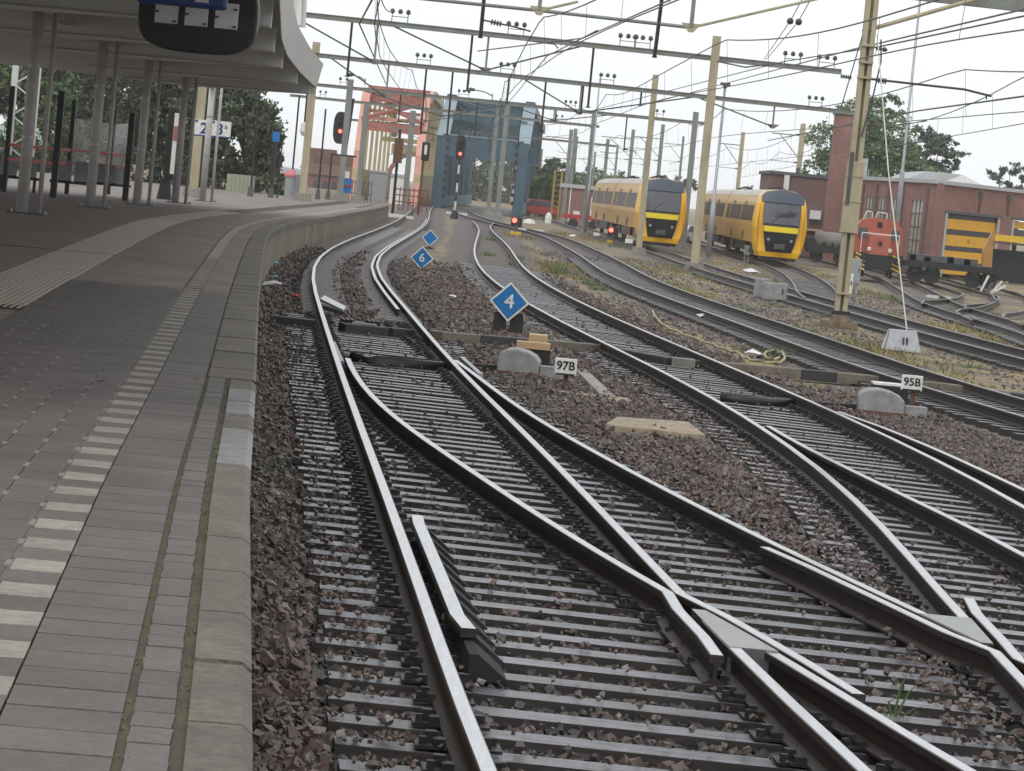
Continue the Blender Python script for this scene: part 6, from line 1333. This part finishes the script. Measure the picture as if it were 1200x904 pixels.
for (u0, u1) in ((.03, .10), (.10, .14), (.14, .3), (.3, .5), (.5, .7)):
    for a_, c_ in ((0, 1), (1, 0)): box3(RBr, 'wind_brace', M['bridge_red'], bp(a_, u0, zlo+(zhi-zlo)*min(1, u0/.14)-.2), bp(c_, u1, zlo+(zhi-zlo)*min(1, u1/.14)-.2), .32, .32, q)
p0, p1 = bp(0, .95, zlo*.62), bp(1, .95, zlo*.62)
for k in range(7):
    a_ = math.pi*k/7; c_ = math.pi*(k+1)/7; m_ = (bp(0, .9, 1.6)+bp(1, .9, 1.6))/2; w_ = (bp(1, .9, 0)-bp(0, .9, 0)).length/2
    box3(RBr, 'portal_arch', M['bridge_red'], m_+Vector((-math.cos(a_)*w_, 0, math.sin(a_)*3.4)), m_+Vector((-math.cos(c_)*w_, 0, math.sin(c_)*3.4)), .6, .5, q)
box3(RBr, 'deck', M['grey_dark'], (l0+r0)/2+Vector((0, .5, -.3)), (lf_+rf_)/2+Vector((0, 0, -.3)), 6.5, .3, q)
# things in front of the arch bridge
p = at(441, 236, 240); T = thing('grey_cabinet', 'large pale grey steel cabinet in front of the arch bridge', 'cabinet', (p.x, 240, -.1)); k = 240/FPX
b = MB(); b.box((0, 0, 1.35), (20*k, 1.2, 2.3)); b.build('case', M['galv'], T); b = MB(); b.box((0, 0, 2.55), (21*k, 1.4, .14)); b.build('roof', M['roof_grey'], T); b = MB(); b.box((.1, -.62, 1.3), (8*k, .04, 2.)); b.build('door', M['galv'], T)
p = at(465, 238, 262); T = thing('white_hut', 'low white hut between the two bridges', 'hut', (p.x, 262, -.1)); k = 262/FPX
b = MB(); b.box((0, 0, 1.2), (18*k, 2, 2.2)); b.build('wall', M['white_paint'], T); b = MB(); b.box((0, 0, 2.4), (19*k, 2.2, .2)); b.build('roof', M['roof_grey'], T)
p = at(461, 238, 200); T = thing('dark_signal_post', 'dark signal post seen from behind before the arch bridge', 'signal', (p.x, 200, -.1)); hs_ = at(465, 150, 200).z
b = MB(); b.tube([(0, 0, 0), (0, 0, hs_)], .09, 8); b.build('mast', M['black'], T); b = MB(); b.box((0, 0, hs_-1.3), (.55, .35, 1.5)); b.build('case', M['rust'], T)
p = at(491, 241, 205); T = thing('signal_with_white_panel', 'black signal head with a white panel before the arch bridge', 'signal', (p.x, 205, -.1)); z_ = at(493, 177, 205).z
b = MB(); b.tube([(0, 0, 0), (0, 0, z_)], .08, 8); b.build('mast', M['rust'], T); b = MB(); b.box((.1, 0, z_+.1), (.5, .3, 1.2)); b.build('case', M['black'], T, bevel=.08); b = MB(); b.box((.1, -.17, z_+.2), (.17, .04, .6)); b.build('white_panel', M['white_paint'], T)
FN = thing('red_fence', 'low red fence rails at the foot of the arch bridge', 'fence', (at(470, 240, 225).x, 225, -.1)); q = rel(FN); a_, c_ = at(462, 240, 225), at(500, 243, 225)
for z_ in (.5, .95, 1.35): box3(FN, 'rail', M['fence_red'], (a_.x, 225, z_), (c_.x, 225, z_), .06, .08, q)
for k in range(8): x_ = a_.x+(c_.x-a_.x)*k/7; box3(FN, 'post', M['fence_red'], (x_, 225, -.1), (x_, 225, 1.5), .08, .08, q)
# grey trackside fence at the platform end
FN = thing('steel_fence', 'grey steel railings at the far end of the platform', 'fence', (at(420, 236, 235).x, 235, -.1)); q = rel(FN); a_, c_ = at(395, 236, 235), at(434, 238, 235)
for z_ in (.7, 1.5): box3(FN, 'rail', M['grey_dark'], (a_.x, 235, z_), (c_.x, 235, z_), .07, .08, q)
for k in range(13): x_ = a_.x+(c_.x-a_.x)*k/12; box3(FN, 'post', M['grey_dark'], (x_, 235, -.1), (x_, 235, 1.7), .06, .06, q)
# grey hoarding and houses beyond the platform
def block(name, label, px0, px1, pyt, Y, zb, m, roof=None, cat='building', dep=8):
    a_, c_ = at(px0, 230, Y), at(px1, 230, Y); z_ = at((px0+px1)/2, pyt, Y).z; T = thing(name, label, cat, (a_.x, Y, zb)); q = rel(T)
    mb = MB(); mb.box(q(((a_.x+c_.x)/2, Y+dep/2, (z_+zb)/2)), (c_.x-a_.x, dep, z_-zb)); mb.build('wall', M[m], T)
    if roof: hr = roof[1]; mb = MB(); mb.extrude([q((a_.x-.4, Y-.4, z_)), q((c_.x+.4, Y-.4, z_)), q((c_.x-.3, Y+dep/2, z_+hr)), q((a_.x+.3, Y+dep/2, z_+hr))], (0, .2, .12)); mb.build('roof', M[roof[0]], T); mb = MB(); mb.box(q(((a_.x+c_.x)/2, Y+dep/2, z_+hr/2)), (c_.x-a_.x-.6, dep*.5, hr)); mb.build('roof_core', M[roof[0]], T)
    return T, q, a_, c_, z_
for px0, px1, lab in ((307, 331, 'left panel stretch of pale grey hoarding behind the platform posts'), (331, 352, 'right panel stretch of pale grey hoarding by the khaki pole')):
    T, q, a_, c_, z_ = block('hoarding', lab, px0, px1, 204, 200, -.1, 'galv', None, 'hoarding', .15)
    for k in range(1, 5): x_ = a_.x+(c_.x-a_.x)*k/5; mb = MB(); mb.bar(q((x_, 199.96, -.1)), q((x_, 199.96, z_)), .06); mb.build('panel_joint', M['grey_plastic'], T)
T, q, a_, c_, z_ = block('green_hut', 'pale green hut in front of the dark trees beyond the platform', 264, 292, 205, 178, -.1, mat('hut_green', (.28, .33, .24), .6) and 'hut_green', None, 'hut', 3)
for k in range(1, 6): x_ = a_.x+(c_.x-a_.x)*k/6; mb = MB(); mb.bar(q((x_, 177.97, -.1)), q((x_, 177.97, z_)), .05); mb.build('panel_joint', M['mast_tan'], T)
T, q, a_, c_, z_ = block('red_house', 'low house with red walls beyond the platform end', 360, 412, 206, 420, -1, 'far_brick', ('rust', 2.6))
for k in range(5): x_ = a_.x+1+k*1.15; mb = MB(); mb.box(q((x_, 419.9, z_-1.3)), (.6, .12, 1.1)); mb.build('window', M['glass_dark'], T)
T, q, a_, c_, z_ = block('far_house', 'brownish house roof showing between the platform posts', 352, 390, 199, 470, -1, 'far_brick', ('rust', 3))
T, q, a_, c_, z_ = block('apartment_block', 'white apartment block with orange trim seen under the canopy', 72, 92, 121, 330, -1, 'white_paint', None)
for k in range(7):
    mb = MB(); mb.box(q(((a_.x+c_.x)/2+.2, 329.6, z_-.8-k*.95)), ((c_.x-a_.x)*.62, .5, .42)); mb.build('balcony', M['grey_dark'], T)
mb = MB(); mb.box(q(((a_.x+c_.x)/2, 329.8, z_-.2)), ((c_.x-a_.x)*1.04, .6, .5)); mb.build('orange_trim', M['loco_orange'], T)
# fence, boards far through the bridge
mb = MB(); vs = []; n = 60
for k in range(n+1):
    x = -260+520*k/n; vs += [(x, 1500, -2), (x, 1500, 14+9*math.sin(x*.02+1)+5*math.sin(x*.061)+2*math.sin(x*.17))]
mb.add(vs, [(2*k, 2*k+2, 2*k+3, 2*k+1) for k in range(n)]); 
mb = MB(); secs = []
for k in range(n+1):
    x = -420+330*k/n; hgt = max(-2, .5*(12+5*math.sin(x*.02+1.2)+3*math.sin(x*.041)+1.5*math.sin(x*.13))*min(1, (n-k)/22)); secs.append([(x, 1500, -3), (x, 1900, -3), (x, 1750, hgt), (x, 1640, hgt*.9)])
mb.loft(secs); o = mb.build('hills', M['hill'], None, smooth=True); o['kind'] = 'structure'

# ================================================================ TREES AND PLANTS
def leaves(name, C, size, m, parent=None, shade=None, flat=.3):
    n = len(C); d = RNG.normal(size=(n, 3)); d /= np.linalg.norm(d, axis=1)[:, None]; u = np.cross(d, RNG.normal(size=(n, 3))); u /= np.linalg.norm(u, axis=1)[:, None]; v = np.cross(d, u)
    s = size*np.exp(RNG.normal(0, .3, n))[:, None]; V = np.stack([C-u*s, C-v*s*.55, C+u*s, C+v*s*.55], 1).reshape(-1, 3); F = np.arange(4*n).reshape(n, 4)
    sh = RNG.random(n) if shade is None else shade; return big_mesh(name, V, F, m, parent, np.repeat(sh, 4))
def tree(label, base, h, crowns, n, leaf, m, trunk_r=.3, name='tree', cat='tree', group=None):
    """crowns: list of (dx, dy, dz, rx, ry, rz) lobes above the base"""
    T = thing(name, label, cat, base, group=group); b = MB(); top = h*.72
    b.tube([(0, 0, -.3), (.1, 0, top*.4), (-.05, .1, top*.75), (.1, 0, top)], [trunk_r*1.3, trunk_r, trunk_r*.6, trunk_r*.2], 9)
    for dx, dy, dz, rx_, ry_, rz_ in crowns:
        z0 = max(h*.18, dz*.5); b.tube([(0, 0, z0), (dx*.5, dy*.5, (z0+dz)/2+.3), (dx, dy, dz)], [trunk_r*.45, trunk_r*.3, trunk_r*.1], 6)
    b.build('trunk', M['bark'], T, smooth=True); C = []; SH = []
    vol = np.array([c[3]*c[4]*c[5] for c in crowns])**.8; cnt = (n*vol/vol.sum()).astype(int)
    for (dx, dy, dz, rx_, ry_, rz_), k in zip(crowns, cnt):
        nb = max(6, k//55); cen = RNG.normal(size=(nb, 3)); cen /= np.linalg.norm(cen, axis=1)[:, None]; cen *= (RNG.random((nb, 1))**.4)*.92; br = RNG.uniform(.16, .34, nb); sb = RNG.random(nb)
        idx = RNG.integers(0, nb, k); off = RNG.normal(size=(k, 3))*.5; pts = cen[idx]+off*br[idx, None]
        C.append(pts*np.array([rx_, ry_, rz_])+np.array([dx, dy, dz])); SH.append(np.clip(sb[idx]*.6+RNG.random(k)*.4, 0, 1))
    leaves('crown', np.concatenate(C), leaf, m, T, np.concatenate(SH)); return T
def lobes(r, w, h0, h1, n, dep=None):
    R_ = random.Random(r); return [(R_.uniform(-w, w)*.7, R_.uniform(-1, 1)*(dep or w)*.6, R_.uniform(h0, h1), w*R_.uniform(.35, .6), (dep or w)*R_.uniform(.35, .6), (h1-h0)*R_.uniform(.22, .36)) for _ in range(n)]
def tb_(px, Y, z=-.3): p = at(px, 230, Y); p.z = z; return p
# big dark trees beyond the platform
tree('dark broad tree whose edge shows at the right of the canopy opening', tb_(286, 190), 8, lobes(1, 2.4, 1.2, 6.4, 14), 16000, .13, M['leaf_dark'], .3)
tree('dark tree behind the platform number sign', tb_(236, 200), 9, lobes(2, 3.4, 1.2, 7.6, 16), 17000, .14, M['leaf_dark'], .35)
tree('dark tree filling the gap between the third and fourth canopy posts', tb_(178, 205), 9, lobes(3, 3.8, 1.0, 8.0, 16), 17000, .14, M['leaf_dark'], .35)
tree('dark tree between the second and third canopy posts', tb_(122, 210), 9, lobes(4, 3.8, 1.6, 8.6, 16), 17000, .14, M['leaf_dark'], .35)
tree('lighter green tree beside the apartment block', tb_(48, 190), 8, lobes(5, 2.6, 1.0, 6.4, 12), 13000, .13, M['leaf_mid'], .3)
tree('dark tree high above the apartment block', tb_(85, 235), 12, lobes(6, 4.6, 6.0, 10.0, 14), 14000, .17, M['leaf_dark'], .4)
tree('dark tree at the picture edge under the canopy', tb_(20, 225), 10, lobes(16, 4.4, 5.0, 9.5, 14), 13000, .17, M['leaf_dark'], .4)
tree('reddish-leaved small tree by the grey hoarding', tb_(322, 240), 4.6, lobes(7, .9, 2.6, 4.6, 5), 1500, .12, M['leaf_dark'], .14)
# behind the workshop
p = at(1010, 240, 250); tree('tall green tree behind the brick chimney', Vector((p.x, 250, ZG)), 12.2, [(-0.6, 0, 10.8, 2.3, 1.8, 1.5), (1.5, 0, 9.8, 2.4, 1.8, 1.7), (-3.0, 0, 8.6, 2.2, 1.6, 1.8), (2.6, 0, 7.6, 2.8, 2, 1.8), (0.2, 0, 8.0, 3.0, 2, 1.9), (3.7, 0, 6.0, 2.3, 1.7, 1.6), (-3.4, 0, 6.0, 1.6, 1.2, 1.8), (0.9, 0, 11.8, 1.7, 1.2, 1.0), (-0.6, 0, 5.8, 2.8, 1.8, 1.7)], 19000, .13, M['leaf_light'], .3)
p = at(1084, 240, 262); tree('open-crowned tree right of the tall floodlight mast', Vector((p.x, 262, ZG)), 11, [(-0.6, 0, 10.1, 1.3, 1.2, 0.9), (1.2, 0, 9.1, 1.6, 1.3, 0.6), (-1.2, 0, 8.7, 1.4, 1.2, 0.8), (0.3, 0, 7.9, 1.8, 1.4, 0.7), (2.0, 0, 8.2, 0.9, 0.9, 0.6), (-0.9, 0, 7.1, 1.5, 1.2, 0.7), (0.8, 0, 9.7, 1.4, 1.2, 0.9)], 6500, .13, M['leaf_grey'], .2)
p = at(1180, 240, 262); tree('small pale tree showing above the workshop roof edge', Vector((p.x, 262, ZG)), 9, [(0, 0, 8.1, 1.2, 1.1, 0.8), (-1.0, 0, 7.5, 1.0, 0.9, 0.7), (1.2, 0, 7.7, 1.0, 0.9, 0.7), (0, 0, 6.9, 1.4, 1, 0.7)], 1800, .11, M['leaf_grey'], .16)
p = at(878, 240, 380); tree('far thin tree between the right-hand train and the annex', Vector((p.x, 380, ZG)), 5.6, lobes(8, 1.7, 3.0, 5.4, 6), 700, .16, M['leaf_grey'], .15)
p = at(784, 240, 420); tree('far hazy tree behind the left-hand train cab', Vector((p.x, 420, ZG)), 7.0, lobes(9, 3.6, 3.6, 6.6, 8), 1600, .2, M['leaf_grey'], .2)
p = at(643, 240, 345); tree('round green tree right of the blue bridge', Vector((p.x, 345, ZG)), 6.6, [(0, 0, 3.8, 2.9, 2.4, 2.1), (-1.4, 0, 2.6, 2.2, 2, 1.9), (1.8, 0, 3.3, 2.3, 2, 1.9), (.5, 0, 5.6, 1.9, 1.6, 1.1), (-.9, 0, 4.9, 1.8, 1.6, 1.1), (.5, 0, 1.6, 3.2, 2.2, 1.6)], 11000, .15, M['leaf_mid'], .25)
for k, (px, Y, hh, lab) in enumerate(((700, 470, 6.2, 'far green tree just right of the brick shed roof'), (722, 480, 5.6, 'far green tree above the roof of the left-hand train'), (670, 460, 5.0, 'far green tree over the brick shed'), (748, 500, 5.4, 'far green tree beside the tan mast by the first train'))):
    p = at(px, 240, Y); tree(lab, Vector((p.x, Y, ZG)), hh, lobes(20+k, 4.4, 1.6, hh*1.05, 12), 4500, .22, M['leaf_mid'], .2)
for k, px in enumerate((552, 566, 580, 594)):
    p = at(px, 240, 520+k*12); tree(('leftmost', 'second', 'third', 'rightmost')[k]+' of the far trees seen through the blue bridge', Vector((p.x, p.y, -1)), 7, lobes(30+k, 2.6, .8, 7.5, 12), 3200, .26, M['leaf_grey'], .2)
# grass and weeds
def tufts(name, label, spots, blade, m, lean=.5, sh0=0., sh1=1.):
    V = []; F = []; S = []; n = 0
    for (x, y, z, r, k, h) in spots:
        a = RNG.uniform(0, 2*math.pi, k); rr = r*np.sqrt(RNG.random(k)); hx = RNG.normal(0, lean, (k, 2)); hh = h*RNG.uniform(.4, 1.1, k); w = blade*RNG.uniform(.6, 1.3, k); t = RNG.uniform(0, math.pi, k); s_ = RNG.uniform(sh0, sh1, k)
        bx, by = x+rr*np.cos(a), y+rr*np.sin(a)
        for i in range(k):
            cx_, sn = math.cos(t[i])*w[i], math.sin(t[i])*w[i]; V += [(bx[i]-cx_, by[i]-sn, z), (bx[i]+cx_, by[i]+sn, z), (bx[i]+hx[i, 0]*hh[i], by[i]+hx[i, 1]*hh[i], z+hh[i])]; F.append((n, n+1, n+2)); n += 3; S += [s_[i]]*3
    o = big_mesh(name, np.array(V), np.array(F), m, None, np.array(S)); tag(o, label, 'grass', kind='stuff'); return o
sp_ = []; gsp = []
def free(x, y):
    for f in (cB, cx(Cc), cx(Dc), cx(Ec), cx(Fc)):
        if abs(x-float(np.ravel(f(np.array([y])))[0])) < 1.05: return False
    return x > float(rx('BR', y)[0])+.7
r_ = random.Random(3)
for _ in range(4200):
    y = math.exp(r_.uniform(math.log(48), math.log(230))); x = float(xLA(y))+r_.uniform(5, 22)
    nz = math.sin(x*.9+y*.11)+math.sin(x*.37-y*.07+2)+math.sin(y*.19+x*.2)
    if free(x, y) and nz > .1: sp_.append((x, y, gz(x, y, -.24), r_.uniform(.15, .55), 22, r_.uniform(.06, .2)))
tufts('dry_grass', 'dry straw-coloured grass growing between the yard tracks', sp_, .016, M['grass_mix'], .7)
for px, py, s_, h_ in ((930, 388, .6, .2), (1120, 430, .7, .15), (1150, 420, .6, .18), (860, 362, .7, .18), (790, 335, .6, .2), (960, 372, .5, .2), (1010, 405, .5, .15), (700, 322, .6, .22), (652, 318, .35, .45), (655, 322, .3, .4), (690, 334, .4, .25), (700, 340, .3, .2), (640, 300, .3, .2), (575, 282, .3, .25), (572, 300, .3, .22), (604, 304, .35, .3), (606, 312, .3, .3), (888, 416, .5, .2), (915, 415, .3, .15), (1090, 358, .8, .3), (1110, 362, .9, .35), (1122, 368, .6, .3), (1040, 352, .4, .25), (1062, 356, .5, .25), (1165, 372, .3, .3), (880, 345, .4, .2), (905, 360, .5, .15), (935, 420, .2, .2), (1050, 480, .5, .08), (960, 455, .5, .08), (720, 290, .4, .3), (738, 345, .5, .2), (760, 352, .5, .15), (649, 402, .12, .08)):
    p = gd(px, py, -.23); gsp.append((p.x, p.y, p.z, s_, 110, h_))
for py in np.linspace(515, 605, 22):
    p = gd(r_.uniform(304, 325), py, -.17); gsp.append((p.x, p.y, p.z, .10, 34, .07))
tufts('green_weeds', 'green weeds and low plants growing in the gravel', gsp, .008, M['grass_green'], .6)
ms = []
for y in stations(6, 20, .16):
    for of, pr in ((1.118, .55), (1.26, .25)):
        if random.random() < pr: p = pf(y+random.uniform(-.08, .08), of); ms.append((p.x, p.y, zp(y)-.014, .022, 26, .018))
tufts('moss_tufts', 'small tufts of moss and grass in the platform joints', ms, .003, M['grass_green'], .8)
# a single tall weed between the near rails
p = gd(1046, 848, -.2); T = thing('tall_weed', 'single tall green weed growing between the nearest rails', 'weed', p)
for k, (dx, dz, bend) in enumerate(((.06, .22, .05), (-.03, .15, .08), (.1, .12, .1), (.02, .26, .03), (-.06, .1, .05))):
    b = MB(); w_ = .006; b.add([(-w_, 0, 0), (w_, 0, 0), (dx+w_, 0, dz*.7), (dx-w_, 0, dz*.7), (dx+bend, 0, dz), (w_, .004, 0), (dx+w_, .004, dz*.7)], [(0, 1, 2, 3), (3, 2, 4), (1, 5, 6, 2)]); b.build('blade', mat('weed_green', (.07, .13, .03), .5), T)

# ================================================================ HAZE: thin even air round the whole place
hz = bpy.data.materials.new('haze'); hz.use_nodes = True; hn = hz.node_tree; hn.nodes.clear()
hv = hn.nodes.new('ShaderNodeVolumePrincipled'); hv.inputs['Color'].default_value = (.97, .98, .99, 1); hv.inputs['Density'].default_value = .00026; hv.inputs['Anisotropy'].default_value = .2
ho = hn.nodes.new('ShaderNodeOutputMaterial'); hn.links.new(hv.outputs[0], ho.inputs['Volume'])
b = MB(); b.box((0, 1480, 5.5), (3300, 3160, 17)); o = b.build('haze', hz); tag(o, 'thin pale air lying over the whole station', 'haze', kind='stuff')
SC.cycles.volume_bounces = 1
